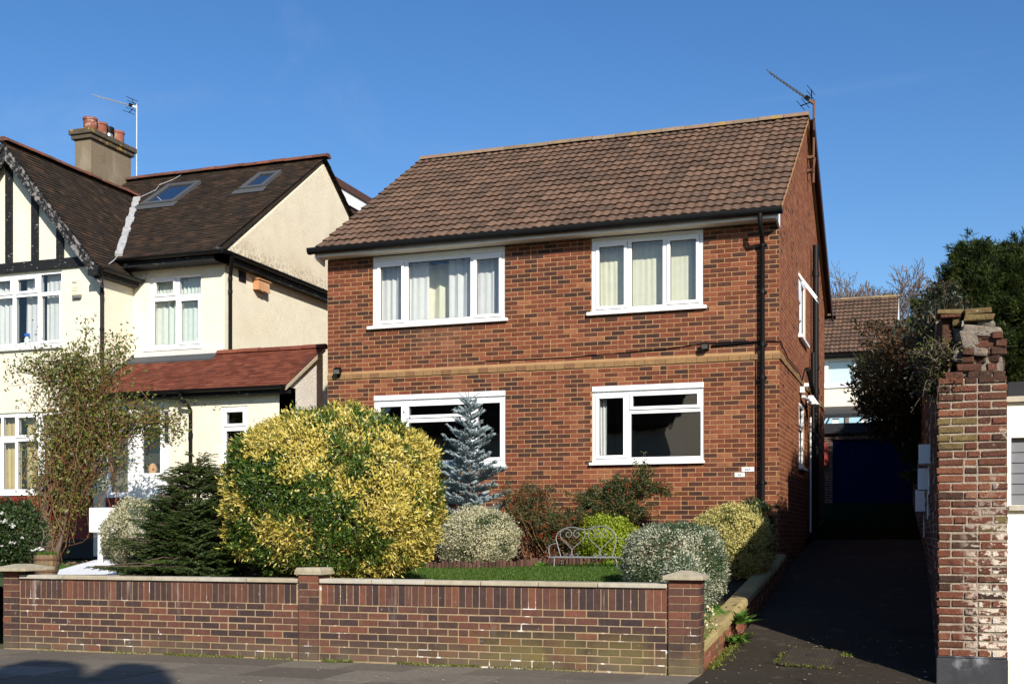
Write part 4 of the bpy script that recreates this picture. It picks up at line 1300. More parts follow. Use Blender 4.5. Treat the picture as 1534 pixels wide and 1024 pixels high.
window(nb, fP, *pwin, [(-12.0, -11.65, 3.31, 3.52), (-12.01, -11.64, 2.66, 3.18)], (0,), 0.02, sill=(-12.2, -11.5, 2.51, 2.56))
mb = MB()
room_box(mb, fP, -14.7, -11.2, 0.9, 3.85, 1.1, 0.24)
room_box(mb, fG, -20.3, -15.2, 1.2, 3.9, 3, 0.26)
room_box(mb, fG, -20.3, -15.2, 4.3, 6.48, 3, 0.26)
room_box(mb, fM, -14.85, -13.1, 4.5, 6.6, 2, 0.26)
mb.build('room_lining', MAT['dark_int'], nb)
# porch: white glazed entrance
pz = 18.66
fD = front(pz)
mb = MB()
plate(mb, fD, -14.63, -13.22, 1.0, 3.80, [(-14.55, -14.12, 2.10, 3.20), (-14.55, -14.12, 3.32, 3.62), (-13.86, -13.45, 2.45, 3.30), (-13.86, -13.45, 3.36, 3.66), (-13.40, -13.27, 3.0, 3.6)], -0.07, 0.0)
po = mb.build('porch_front', MAT['upvc'], nb, bevel=0.004)
mb = MB(); fbox(mb, fD, -14.14, -13.90, 0.0, 0.04, 1.0, 3.66); mb.build('door_post', MAT['upvc'], po, bevel=0.005)
mb = MB()
fbox(mb, fD, -14.7, -13.15, 0.0, 0.035, 3.66, 3.84); mb.build('head_board', MAT['upvc'], po)
for i, (a, b, c, d) in enumerate(((-14.55, -14.12, 2.10, 3.20), (-14.55, -14.12, 3.32, 3.62))):
    mb = MB(); fbox(mb, fD, a, b, -0.045, -0.03, c, d); mb.build('frosted_pane', MAT['frosted'], po)
for i, (a, b, c, d) in enumerate(((-13.86, -13.45, 2.45, 3.30), (-13.86, -13.45, 3.36, 3.66), (-13.40, -13.27, 3.0, 3.6))):
    mb = MB(); mb.face([fD(a, -0.035, c), fD(b, -0.035, c), fD(b, -0.035, d), fD(a, -0.035, d)]); mb.build('pane', MAT['glass'], po)
mb = MB(); fbox(mb, fD, -14.63, -14.16, -0.02, 0.07, 2.0, 2.06); mb.build('sill', MAT['upvc'], po)
mb = MB(); fbox(mb, fD, -14.62, -14.16, 0.005, 0.05, 0.9, 1.995); mb.build('dwarf_wall', MAT['red_paint'], po)
mb = MB()
mb.lathe((-13.70, pz + 0.12, 2.46), [(0.07, 0), (0.09, 0.08), (0.05, 0.16), (0.02, 0.18)], 12, t=0.5)
tagp(mb.build('terracotta_jar', MAT['pine_box'], None, smooth=True), 'small orange jar behind the porch door glass', 'jar')
# porch roof
mb = MB()
cp, sp_ = math.cos(math.atan(0.615)), math.sin(math.atan(0.615))
plain_tiles(mb, (-14.86, 18.36, 3.93), (1, 0, 0), (0, cp, sp_), (0, -sp_, cp), 4.24, 1.42 / cp, gauge=0.105)
mb.prism([(-14.86, 18.38, 3.925), (-14.86, 19.78, 3.925 + 1.4 * 0.615), (-14.86, 19.78, 3.84 + 1.4 * 0.615), (-14.86, 18.44, 3.86)], (4.2, 0, 0), t=0.3)
mb.box(-12.79, -10.72, 19.79, 19.86, 0.9, 4.70, t=0.3)
pr = mb.build('porch_roof', MAT['red_tile'], nb)
mb = MB()
ridge_row(mb, (-12.92, 19.78, 4.83), (-10.60, 19.78, 4.83), r=0.11, step=0.44)
mb.build('ridge_tiles', MAT['red_tile'], pr)
mb = MB()
mb.prism([(-10.64, 18.34, 3.90), (-10.64, 19.78, 4.79), (-10.64, 19.78, 4.72), (-10.64, 18.34, 3.84)][::-1], (0.03, 0, 0), t=0.5)
mb.build('verge_mortar', MAT['coping'], pr)
mb = MB()
mb.hexa([(-14.86, 19.5, 4.64), (-12.9, 19.5, 4.64), (-12.9, 19.79, 4.80), (-14.86, 19.79, 4.80), (-14.86, 19.5, 4.665), (-12.9, 19.5, 4.665), (-12.9, 19.79, 4.835), (-14.86, 19.79, 4.835)])
mb.obox((-14.87, 18.9, 4.29), (-14.87, 19.78, 4.85), 0.05, 0.03)
mb.build('lead_flashing', MAT['lead'], pr)
mb = MB()
gutter(mb, (-14.84, 18.31, 3.92), (-10.62, 18.31, 3.92), r=0.058)
mb.build('gutter', MAT['black'], pr)
mb = MB()
mb.box(-14.86, -10.66, 18.40, 18.595, 3.80, 3.87)
mb.build('eaves_board', MAT['timber_dark'], pr)
mb = MB()
mb.tube([(-12.78, 18.31, 3.87), (-12.78, 18.33, 3.76), (-12.72, 18.46, 3.66), (-12.70, 18.53, 3.58), (-12.70, 18.53, 1.0)], 0.036, 8, t=0.5)
mb.tube([(-12.70, 18.53, 3.10), (-12.70, 18.53, 3.16)], 0.044, 8, t=0.5)
mb.build('downpipe', MAT['black'], pr, smooth=True)
# small lean-to roof in the gap between the houses
mb = MB()
mb.hexa([(-12.79, 22.6, 3.6), (-11.3, 22.6, 3.9), (-11.3, 25, 3.9), (-12.79, 25, 3.6), (-12.79, 22.6, 3.75), (-11.3, 22.6, 4.35), (-11.3, 25, 4.35), (-12.79, 25, 3.75)])
mb.build('lean_to', MAT['lead'], nb)
# ================================================================== front garden wall
gw = thing('garden_wall', 'low purple brown brick garden wall with soldier course and stone coping along the pavement', 'wall', (-6.2, 11.16, 0))
YW = 11.06
fw = front(YW)
piers = [(-10.10, -9.88, 0.0), (-6.24, -6.005, 0.0), (-2.31, -2.015, 0.0)]
mb = MB()
mb.box(-10.0, -2.1, YW, YW + 0.2, -0.1, 0.80, 1)
nocut = [(p[0], p[1], -1, 2) for p in piers]
c8 = 0.0725
bricks(mb, fw, -9.88, -2.31, 0.0, 8 * c8, nocut[1:2], course=c8, L=0.222, joint=0.011, jit=0.002)
# soldier course of bricks on end
x = -9.875
while x < -2.36:
    w = 0.0735
    if not (piers[1][0] - w < x < piers[1][1]):
        j = lambda: random.uniform(-.0015, .0015)
        mb.box(x + .005 + j(), x + w - .005 + j(), YW - 0.006 + j(), YW + 0.02, 8 * c8 + .006, 0.795 + j())
    x += w
gwb = mb.build('brickwork', [MAT['wall_brick'], MAT['wall_mortar']], gw)
mb = MB()
for a, b in ((-9.87, -6.25), (-5.995, -2.32)):
    x = a
    while x < b - 0.01:
        L = min(0.6, b - x)
        if b - x - L < 0.15: L = b - x
        mb.box(x + .003, x + L - .003, YW - 0.035 + random.uniform(-.003, .003), YW + 0.23, 0.802, 0.846 + random.uniform(-.003, .003))
        x += L
mb.build('coping', MAT['coping'], gw, bevel=0.008)
for i, (a, b, _) in enumerate(piers):
    mb = MB()
    yo = YW - 0.03
    mb.box(a + 0.008, b - 0.008, yo + 0.006, YW + 0.24, -0.1, 0.885, 1)
    for k in range(12):
        za = k * 0.0735
        if k % 2 == 0:
            cuts = [(a, (a + b) / 2 - 0.0), ((a + b) / 2, b)]
        else:
            cuts = [(a, b)] if b - a < 0.26 else [(a, a + 0.215), (a + 0.215, b)]
        for c0, c1 in cuts:
            mb.box(c0 + .004, c1 - .004, yo + random.uniform(-.002, .002), yo + 0.11, za + .005, za + 0.0685, t=None if k < 11 else 0.98)
        for s0, s1 in ((yo + 0.12, YW + 0.24),) if k % 2 else ((yo + 0.115, yo + 0.215), (yo + .225, YW + 0.24)):
            mb.box(b - 0.1, b + random.uniform(-.001, .001), s0, s1, za + .005, za + .0685)
            mb.box(a + random.uniform(-.001, .001), a + 0.1, s0, s1, za + .005, za + .0685)
    p = mb.build('pier', [MAT['wall_brick'], MAT['wall_mortar']], gw)
    mb = MB()
    xc, yc = (a + b) / 2, YW + 0.105
    e = 0.245 if i == 0 else 0.155 if i == 1 else 0.19
    if i == 0: xc += 0.06
    z0, z1 = 0.888, (0.925 if i != 1 else 0.918)
    r = lambda: random.uniform(-.012, .012) if i != 1 else 0
    q = [(xc - e, yc - e, z0 + r()), (xc + e, yc - e, z0 + r()), (xc + e, yc + e, z0 + r()), (xc - e, yc + e, z0 + r())]
    zt = 0.03 if i == 1 else 0.055
    q2 = [(x_, y_, z_ + zt * (0.7 if i != 1 else 1)) for x_, y_, z_ in q]
    mb.hexa(q + q2, 0)
    mb.hexa([tuple(Vector(v)) for v in q2] + [(xc + (x_ - xc) * (0.25 if i != 1 else 0.9), yc + (y_ - yc) * (0.25 if i != 1 else 0.9), z1 + 0.045) for x_, y_, z_ in q2], 0)
    mb.build('cap', MAT['cap_stone'], p, bevel=0.006)

# ================================================================== driveway kerb wall
kw = thing('kerb_wall', 'low brick kerb wall with tan rounded coping climbing beside the driveway', 'wall', (-2.15, 14.5, 0.3))
mb, mc = MB(), MB()
y = 11.32
while y < 18.2:
    y2 = min(y + 0.45, 18.3)
    xa = -2.04 - 0.02 * math.sin((y - 11) * 0.5)
    top = lambda yy: 0.17 + 0.079 * (yy - 11.06) + 0.0042 * (yy - 11.06) ** 2
    mc.hexa([(xa - 0.23, y + .004, top(y)), (xa, y + .004, top(y)), (xa, y2 - .004, top(y2)), (xa - .23, y2 - .004, top(y2)),
             (xa - 0.22, y + .004, top(y) + .05), (xa - 0.03, y + .004, top(y) + .06), (xa - .03, y2 - .004, top(y2) + .06), (xa - .22, y2 - .004, top(y2) + .05)])
    mc.hexa([(xa - 0.0, y + .004, top(y) - .02), (xa + .018, y + .004, top(y) - .02), (xa + .018, y2 - .004, top(y2) - .02), (xa, y2 - .004, top(y2) - .02),
             (xa - 0.03, y + .004, top(y) + .058), (xa + 0.006, y + .004, top(y) + .04), (xa + .006, y2 - .004, top(y2) + .04), (xa - .03, y2 - .004, top(y2) + .058)])
    mb.box(xa - 0.2, xa - 0.012, y, y2, drive_z(y) - 0.2, top(y) - 0.004, 1)
    for k in range(5):
        for h in (0, 1):
            ya = y + h * 0.225 + (0.11 if k % 2 else 0)
            s = drive_z(y) - 0.05 + k * 0.075
            if s + 0.065 < top(ya):
                mb.box(xa - 0.05, xa - 0.006, ya + .005, ya + .21, s, s + 0.064, 0)
    y = y2
mc.build('coping', MAT['kerb_cope'], kw, bevel=0.012)
mb.build('brickwork', [MAT['kerb_brick'], MAT['wall_mortar']], kw)

# ================================================================== old brick pier and boundary wall
op = thing('old_brick_pier', 'crumbling old red brick pier with tarred base and broken stone top', 'pier', (0.375, 11.6, 0))
PX0, PX1, PYF = 0.08, 0.67, 11.5
mb = MB()
mb.box(PX0 + 0.012, PX1 - 0.012, PYF + 0.012, PYF + 0.43, -0.1, 2.72, 1)
z = 0.20
k = 0
def pier_t(x, z):
    r = random.random()
    if 1.95 < z < 2.35 and x < 0.3: return random.choice([0.93, 0.97, 0.5, 0.9])
    if 1.30 < z < 1.50 and 0.2 < x < 0.6: return random.choice([0.9, 0.95, 0.3, 0.5])
    return r * 0.86
while z < 2.72:
    h = 0.0705 + random.uniform(-.004, .004)
    x = PX0
    pat = [0.225, 0.115, 0.25] if k % 2 else [0.115, 0.225, 0.115, 0.135]
    random.shuffle(pat) if random.random() < .4 else None
    for L in pat:
        x1 = min(x + L, PX1)
        if x1 - x > 0.04:
            w = random.uniform(-.008, .006)
            e0 = random.uniform(-.012, .010) if x == PX0 else 0.006
            e1 = random.uniform(-.004, .003) if x1 == PX1 else -0.006
            ro = lambda: random.uniform(-.004, .004)
            a, b, c, d, yb = x + e0, x1 + e1, z + .006, z + h - .006, PYF + 0.2
            q = 0.007
            mb.hexa([(a, PYF + w + ro() + q, c + ro()), (b, PYF + w + ro() + q, c + ro()), (b, yb, c), (a, yb, c), (a, PYF + w + ro() + q, d + ro()), (b, PYF + w + ro() + q, d + ro()), (b, yb, d), (a, yb, d)], 0, pier_t(x, z))
            n = len(mb.v)
            mb.face([(a + q, PYF + w, c + q), (b - q, PYF + w, c + q), (b - q, PYF + w + ro(), d - q), (a + q, PYF + w + ro(), d - q)], 0, mb.t[-1])
        x = x1
    y = PYF + 0.2
    while y < PYF + 0.44:
        mb.box(PX0 + random.uniform(-.006, .006), PX0 + 0.1, y + .006, y + 0.11, z + .006, z + h - .006, 0, random.random() * .8)
        y += 0.12
    z += h + 0.004
    k += 1
bw = mb.build('brickwork', [MAT['old_brick'], MAT['old_mortar']], op, bevel=0.004)
mb = MB()
mb.box(PX0 - 0.012, PX1 + 0.004, PYF - 0.012, PYF + 0.45, -0.35, 0.19)
mb.box(PX0 - 0.004, PX1 + 0.001, PYF - 0.004, PYF + 0.44, 0.1905, 0.21)
mb.build('tarred_base', MAT['black_tar'], op, bevel=0.012)
# broken top: loose courses and stones
mb = MB()
def stone(c, sx, sy, sz, t=None, rot=0.0, m=0):
    n = len(mb.v)
    R = Matrix.Rotation(rot, 3, 'Y') @ Matrix.Rotation(random.uniform(-.25, .25), 3, 'Z')
    q = []
    for dz in (-1, 1):
        for dx, dy in ((-1, -1), (1, -1), (1, 1), (-1, 1)):
            v = R @ Vector((dx * sx / 2 * random.uniform(.82, 1.05), dy * sy / 2 * random.uniform(.85, 1.05), dz * sz / 2 * random.uniform(.8, 1.05)))
            q.append(Vector(c) + v)
    mb.hexa(q, m, t)
for row, (z, x0, x1) in enumerate(((2.75, 0.15, 0.66), (2.82, 0.24, 0.66), (2.89, 0.30, 0.66), (2.96, 0.28, 0.66), (3.03, 0.34, 0.66), (3.10, 0.35, 0.62))):
    x = x0
    while x < x1 - 0.05:
        L = min(random.choice([0.11, 0.17, 0.22]), x1 - x)
        stone((x + L / 2, PYF + 0.16 + random.uniform(-.03, .03), z), L, 0.30, 0.070, random.random() * 0.38, random.uniform(-.035, .035))
        x += L + 0.004
mb.hexa([(.20, PYF + .05, 2.70), (.645, PYF + .05, 2.70), (.645, PYF + .4, 2.70), (.20, PYF + .4, 2.70), (.36, PYF + .06, 3.11), (.61, PYF + .06, 3.11), (.61, PYF + .36, 3.11), (.36, PYF + .36, 3.11)], 1, 0.5)
br = mb.build('loose_courses', [MAT['old_brick'], MAT['rubble']], op, bevel=0.008)
mb = MB()
for c, s, r in (((0.44, 11.66, 3.15), (0.36, 0.3, 0.11), 0.1), ((0.33, 11.62, 3.08), (0.16, 0.25, 0.18), -0.3), ((0.27, 11.64, 2.93), (0.12, 0.2, 0.12), 0.3), ((0.58, 11.62, 3.12), (0.10, 0.15, 0.09), 0.0),
                ((0.50, 11.60, 3.22), (0.14, 0.12, 0.08), 0.4), ((0.36, 11.6, 3.0), (0.12, 0.2, 0.10), 0.6), ((0.45, 11.58, 2.95), (0.14, 0.2, 0.08), 0.2)):
    stone(c, *s, None, r)
mb.build('rubble_top', MAT['rubble'], op, bevel=0.02)
mb = MB()
stone((0.18, 11.72, 3.345), 0.24, 0.3, 0.045, 0.95, 0.02)
stone((0.20, 11.70, 3.305), 0.20, 0.26, 0.035, 0.3, 0.02)
stone((0.41, 11.68, 3.33), 0.26, 0.30, 0.055, 0.9, -0.06)
stone((0.43, 11.64, 3.265), 0.28, 0.28, 0.06, 0.95, 0.03)
stone((0.25, 11.70, 3.26), 0.08, 0.2, 0.1, 0.92, 0.1)
stone((0.14, 11.80, 3.14), 0.10, 0.3, 0.36, 0.1, 0.0)
stone((0.62, 11.6, 3.07), 0.035, 0.05, 0.06, 0.0, 0.1)
mb.build('cap_slabs', MAT['old_brick'], op, bevel=0.01)

bw2 = thing('boundary_wall', 'long dark brick boundary wall running back beside the shaded driveway', 'wall', (0.1, 24, 0.8))
mb = MB()
def seg(ya, yb, xa, xb, zt, th=0.3, zt2=None):
    zt2 = zt2 or zt
    mb.hexa([(xa, ya, -0.2), (xa + th, ya, -0.2), (xb + th, yb, -0.2), (xb, yb, -0.2), (xa, ya, zt), (xa + th, ya, zt), (xb + th, yb, zt2), (xb, yb, zt2)], 1)
    n = int((min(zt, zt2) - 0.0) / 0.078)
    for k in range(n):
        z = 0.02 + k * 0.078
        y = ya + 0.01 + (k % 2) * 0.11
        while y < yb - 0.2:
            f0, f1 = (y - ya) / (yb - ya), (y + 0.2 - ya) / (yb - ya)
            x0, x1 = xa + (xb - xa) * f0, xa + (xb - xa) * f1
            if z > drive_z(y) - 0.1:
                p = random.uniform(-.004, .01)
                mb.hexa([(x0 - p, y, z), (x0 + .03, y, z), (x1 + .03, y + .212, z), (x1 - p, y + .212, z), (x0 - p, y, z + .066), (x0 + .03, y, z + .066), (x1 + .03, y + .212, z + .066), (x1 - p, y + .212, z + .066)], 0, random.random())
            y += 0.225
seg(11.95, 14.4, 0.085, 0.06, 3.28, zt2=3.75)
seg(14.4, 16.6, 0.06, 0.035, 3.75)
seg(16.6, 26.0, 0.035, -0.20, 4.30)
seg(26.0, 35.9, -0.20, -0.42, 5.3)  # hidden end raised to keep sun off the garage door
mb.build('brickwork', [MAT['side_brick'], MAT['old_mortar']], bw2)

# meter boxes on the boundary wall
for i, (px, py, y, sx, sz) in enumerate(((1391, 681, 17.0, 0.16, 0.26), (1390, 718, 17.6, 0.16, 0.30), (1385, 750, 20.0, 0.2, 0.34))):
    p = PY(px, py, y)
    xw = 0.04 - 0.024 * max(0, y - 16.9)
    mbx = MB()
    mbx.box(xw - 0.16, xw - 0.005, y - 0.2, y + 0.2, p.z - sz / 2, p.z + sz / 2)
    o = mbx.build('meter_box', MAT['plain_white'], None, bevel=0.01, loc=(xw, y, p.z))
    tagp(o, ['white meter box on the dark boundary wall, topmost of three', 'white meter box on the dark boundary wall, the middle one of three', 'white meter box on the dark boundary wall, lowest and farthest of three'][i], 'meter box', 'meter boxes on the boundary wall')
    mt = MB(); mt.tube([(xw - 0.03, y + 0.1, p.z - sz / 2), (xw - 0.03, y + 0.1, p.z - sz / 2 - 0.4)], 0.015, 6); mt.build('conduit', MAT['plain_white'], o)

# ================================================================== white garage to the right
wg = thing('white_garage', 'pale cream painted garage wall with a grey slatted shutter window', 'garage', (2.5, 11.9, 0))
fg = front(11.85)
mb = MB()
plate(mb, fg, 0.685, 5.0, -0.35, 2.52, [(0.72, 3.2, 1.58, 2.20)], -0.2, 0.0)
mb.box(0.685, 0.885, 12.05, 17, -0.35, 2.52)
mb.build('wall', MAT['white_wall'], wg)
mb = MB()
mb.box(0.675, 5.0, 11.80, 12.1, 2.525, 2.575)
mb.build('coping', MAT['coping'], wg)
mb = MB()
mb.box(0.70, 5.0, 11.92, 12.1, 2.58, 2.72)
mb.build('parapet', MAT['black_plinth'], wg)
mb = MB()
z = 1.585
mb.box(0.72, 3.2, 11.95, 11.98, 1.58, 2.2, t=0.5)
while z < 2.14:
    mb.hexa([(0.725, 11.90, z), (3.19, 11.90, z), (3.19, 11.94, z), (0.725, 11.94, z), (0.725, 11.912, z + 0.092), (3.19, 11.912, z + 0.092), (3.19, 11.94, z + 0.092), (0.725, 11.94, z + 0.092)], t=0.5)
    z += 0.097
mb.box(0.725, 3.19, 11.93, 11.95, z, 2.195, t=0.2)
mb.build('shutter', MAT['shutter'], wg)
mb = MB(); mb.box(0.70, 3.25, 11.80, 11.95, 1.53, 1.575); mb.build('sill', MAT['coping'], wg)

# ================================================================== blue garage at the end of the drive
bg = thing('blue_garage', 'low brick garage with blue door at the far end of the shaded drive', 'garage', (-1.5, 36, 2.2))
fb_ = front(36.0)
mb = MB()
plate(mb, fb_, -3.6, 0.1, 1.9, 4.25, [(-2.66, -0.40, 2.1, 4.08)], -0.25, 0, 1)
bricks(mb, fb_, -3.6, 0.1, 2.1, 4.25, [(-2.66, -0.40, 2.0, 4.08)], prot=0.008)
mb.build('wall', [MAT['side_brick'], MAT['old_mortar']], bg)
mb = MB()
mb.box(-3.7, 0.2, 35.85, 39, 4.255, 4.55)
mb.build('flat_roof', MAT['black_plinth'], bg)
mb = MB()
for i in range(14):
    x0 = -2.66 + i * 2.26 / 14
    mb.box(x0 + .004, x0 + 2.26 / 14 - .004, 36.08, 36.12, 2.2, 4.07)
mb.box(-2.7, -0.36, 36.121, 36.15, 2.0, 4.1)
mb.build('door', MAT['blue_door'], bg)
mb = MB()
mb.lathe((-2.93, 35.93, 3.30), [(0.02, 0), (0.16, 0.02), (0.17, 0.5), (0.13, 0.68), (0.03, 0.72)], 12)
tagp(mb.build('hose_reel', MAT['fuchsia_red'], None, smooth=True, loc=(-2.93, 35.9, 3.3)), 'dark red rounded cover hung on the brick beside the blue garage door', 'cover')

# ================================================================== far house behind the garage
fh = thing('far_house', 'pale rendered house with brown tiled roof far behind the garage', 'house', (-3.5, 50, 3))
YH_ = 50.0
ff = front(YH_)
mb = MB()
plate(mb, ff, -8, -1.3, 2.5, 8.6, [(-6.6, -2.2, 7.35, 8.45), (-6.6, -1.6, 4.8, 6.25)], -0.3, 0)
mb.box(-1.6, -1.3, 50.3, 58, 2.5, 8.6)
mb.prism([(-1.32, 50.0, 8.6), (-1.32, 58, 8.6), (-1.32, 54, 11.3)], (-0.2, 0, 0))
mb.build('wall', MAT['far_render'], fh)
mb = MB()
slf = 0.69
cf, sf = math.cos(math.atan(slf)), math.sin(math.atan(slf))
roll_tiles(mb, (-8.2, 49.7, 8.62), (1, 0, 0), (0, cf, sf), (0, -sf, cf), 7.0, 4.3 / cf, gauge=0.36, tw=0.36, samp=6, roll=0.045, lip=0.05)
mb.prism([(-1.2, 49.75, 8.6), (-1.2, 58.3, 8.6), (-1.2, 54, 8.6 + 4.25 * slf)], (-0.05, 0, 0), 1, 0.5)
mb.hexa([(-8.2, 49.8, 8.5), (-1.26, 49.8, 8.5), (-1.26, 54, 8.5 + 4.2 * slf), (-8.2, 54, 8.5 + 4.2 * slf), (-8.2, 49.8, 8.62), (-1.26, 49.8, 8.62), (-1.26, 54, 8.62 + 4.2 * slf), (-8.2, 54, 8.62 + 4.2 * slf)], 0, 0.2)
fr = mb.build('roof', [MAT['concrete_tile'], MAT['fascia']], fh)
mb = MB(); ridge_row(mb, (-8.2, 54, 11.63), (-1.15, 54, 11.63), r=0.14); mb.build('ridge_tiles', MAT['lichen_ridge'], fr)
mb = MB(); gutter(mb, (-8.2, 49.62, 8.58), (-1.2, 49.62, 8.58), r=0.09); mb.box(-8.1, -1.3, 49.7, 49.98, 8.45, 8.56); mb.build('gutter', MAT['black'], fh)
fwn = window(fh, ff, -6.6, -2.2, 7.35, 8.45, [(-6.5, -4.6, 7.47, 8.35), (-4.45, -4.0, 7.47, 8.35), (-3.85, -2.85, 7.47, 8.35), (-2.7, -2.32, 7.47, 8.35)], (), 0.05, sill=(-6.8, -2.1, 7.26, 7.35))
mb = MB(); mb.face([ff(-6.6, -0.22, 7.36), ff(-2.2, -0.22, 7.36), ff(-2.2, -0.22, 8.44), ff(-6.6, -0.22, 8.44)]); mb.build('blind', MAT['blind'], fwn)
# glazed lean-to at its foot
mb = MB()
mb.hexa([(-6.8, 46.9, 5.75), (-1.2, 46.9, 5.75), (-1.2, 49.9, 6.35), (-6.8, 49.9, 6.35), (-6.8, 46.9, 5.9), (-1.2, 46.9, 5.9), (-1.2, 49.9, 6.5), (-6.8, 49.9, 6.5)], 1)
for x in (-5.5, -4.2, -3.35, -2.3, -1.25):
    mb.box(x - 0.12, x + 0.12, 47.0, 47.2, 2.4, 5.74, 0)
mb.box(-6.8, -1.2, 46.95, 47.1, 5.25, 5.45, 0)
mb.box(-6.7, -1.3, 48.9, 49.0, 2.5, 5.7, 2)
mb.build('glazed_lean_to', [MAT['plain_white'], MAT['black_plinth'], MAT['dark_int']], fh)

# ================================================================== house opposite (behind the camera; seen mirrored in the window glass)
oh = thing('opposite_house', 'grey rendered house across the road, seen only as a reflection in the lower windows', 'house', (-14, -14, 0))
mb = MB()
mb.box(-22, -9.6, -22, -9, -0.15, 5.6)
mb.prism([(-9.61, -22, 5.6), (-9.61, -9, 5.6), (-9.61, -15.5, 9.6)][::1], (-12, 0, 0))
mb.build('wall', MAT['far_render'], oh)
mb = MB()
for y0, y1 in ((-8.5, -15.5), (-22.5, -15.5)):
    mb.hexa([(-22.3, y0, 5.4), (-9.3, y0, 5.4), (-9.3, y1, 9.75), (-22.3, y1, 9.75), (-22.3, y0, 5.6), (-9.3, y0, 5.6), (-9.3, y1, 9.95), (-22.3, y1, 9.95)])
mb.build('roof', MAT['old_tile'], oh)
oh2 = thing('opposite_house', 'dark brick house across the road beyond the gap, seen only as a reflection', 'house', (3, -16, 0))
mb = MB()
mb.box(-3.5, 14, -24, -13, -0.15, 5.4)
mb.prism([(-3.6, -24, 5.4), (-3.6, -13, 5.4), (-3.6, -18.5, 8.6)][::-1], (17.5, 0, 0))
mb.build('wall', MAT['side_brick'], oh2)

# ================================================================== small fixed things
def flood(loc, label, arm, mat='black', s=1.0):
    t = thing('security_light', label, 'security light', loc)
    L = Vector(loc)
    mb = MB()
    mb.box(L.x - .03 * s, L.x + .03 * s, L.y - 0.04, L.y - 0.002, L.z - .04 * s, L.z + .05 * s)
    mb.obox(L + Vector((0, -.03, 0.0)), L + Vector(arm) * s, 0.03 * s, 0.03 * s)
    mb.build('bracket', MAT[mat], t)
    h = L + Vector(arm) * s
    mb = MB()
    f = Vector((0.1, -1, -0.55)).normalized()
    mb.obox(h - f * 0.04 * s, h + f * 0.06 * s, 0.13 * s, 0.10 * s)
    hd = mb.build('lamp_head', MAT[mat], t, bevel=0.012)
    mb = MB()
    mb.obox(h + f * 0.061 * s, h + f * 0.066 * s, 0.10 * s, 0.075 * s)
    mb.build('lens', MAT['steel'], hd)
    return t
flood((-9.60, YF - 0.008, 4.06), 'small black security light near the left corner of the brick house', (0.02, -0.10, 0.07), s=0.95)
flood((-3.23, YF - 0.008, 4.20), 'small black floodlight joined by conduit to the front drainpipe', (-0.03, -0.10, 0.03), s=0.9)
t = thing('security_light', 'white twin security floodlight on the side wall above the drive', 'security light', (-2.12, 21.9, 3.8))
mb = MB(); mb.box(-2.125, -2.05, 21.35, 21.5, 3.80, 3.90); mb.obox((-2.08, 21.45, 3.74), (-2.0, 22.6, 3.74), 0.05, 0.04); mb.build('bracket', MAT['plain_white'], t)
mb = MB(); mb.hexa([(-2.10, 22.3, 3.70), (-1.88, 22.3, 3.68), (-1.88, 22.75, 3.68), (-2.10, 22.75, 3.70), (-2.08, 22.4, 3.86), (-2.0, 22.4, 3.86), (-2.0, 22.7, 3.86), (-2.08, 22.7, 3.86)]); mb.build('lamp_head', MAT['plain_white'], t, bevel=0.01)
mb = MB(); mb.box(-2.06, -1.98, 21.36, 21.5, 3.90, 3.96); mb.build('motion_sensor', MAT['plain_white'], t, bevel=0.01)

def text(body, size, loc, parent, mat='ink', rot=(rad(90), 0, 0), name='number', ext=0.001):
    c = bpy.data.curves.new(name, 'FONT')
    c.body = body
    c.size = size
    c.extrude = ext
    c.align_x = 'CENTER'
    c.align_y = 'CENTER'
    c.materials.append(MAT[mat])
    tmp = bpy.data.objects.new(name, c)
    COL.objects.link(tmp)
    bpy.context.view_layer.update()
    me = bpy.data.meshes.new_from_object(tmp.evaluated_get(bpy.context.evaluated_depsgraph_get()))
    bpy.data.objects.remove(tmp)
    o = bpy.data.objects.new(name, me)
    COL.objects.link(o)
    if parent is not None:
        o.parent = parent
        o.location = Vector(loc) - base_of(parent)
    else:
        o.location = loc
    o.rotation_euler = rot
    return o
for lab, x, z, w, s in (('66A', -2.61, 2.305, 0.19, 'white house number plaque reading 66A beside the drainpipe'), ('66', -2.735, 2.225, 0.155, 'white house number plaque reading 66 below and left of another plaque')):
    mb = MB()
    mb.box(x - w / 2, x + w / 2, YF - 0.022, YF - 0.009, z - 0.036, z + 0.036)
    o = mb.build('number_plaque', MAT['plain_white'], None, bevel=0.003, loc=(x, YF - 0.01, z))
    tagp(o, s, 'number plaque')
    mb = MB()
    e = 0.016
    a = w / 2 - 0.004
    for k in range(10):
        u = -a + (2 * a) * k / 9
        for zz in (0.028, -0.028):
            mb.box(x + u - .004, x + u + .004, YF - 0.0235, YF - 0.0222, z + zz - .004, z + zz + .004)
    mb.build('border', MAT['steel'], o)
    text(lab, 0.052, (x, YF - 0.0235, z), o)
p = 18.615
t68 = text('6', 0.13, (-14.055, 18.613, 3.07), po)
text('8', 0.13, (-14.015, 18.613, 2.99), po)

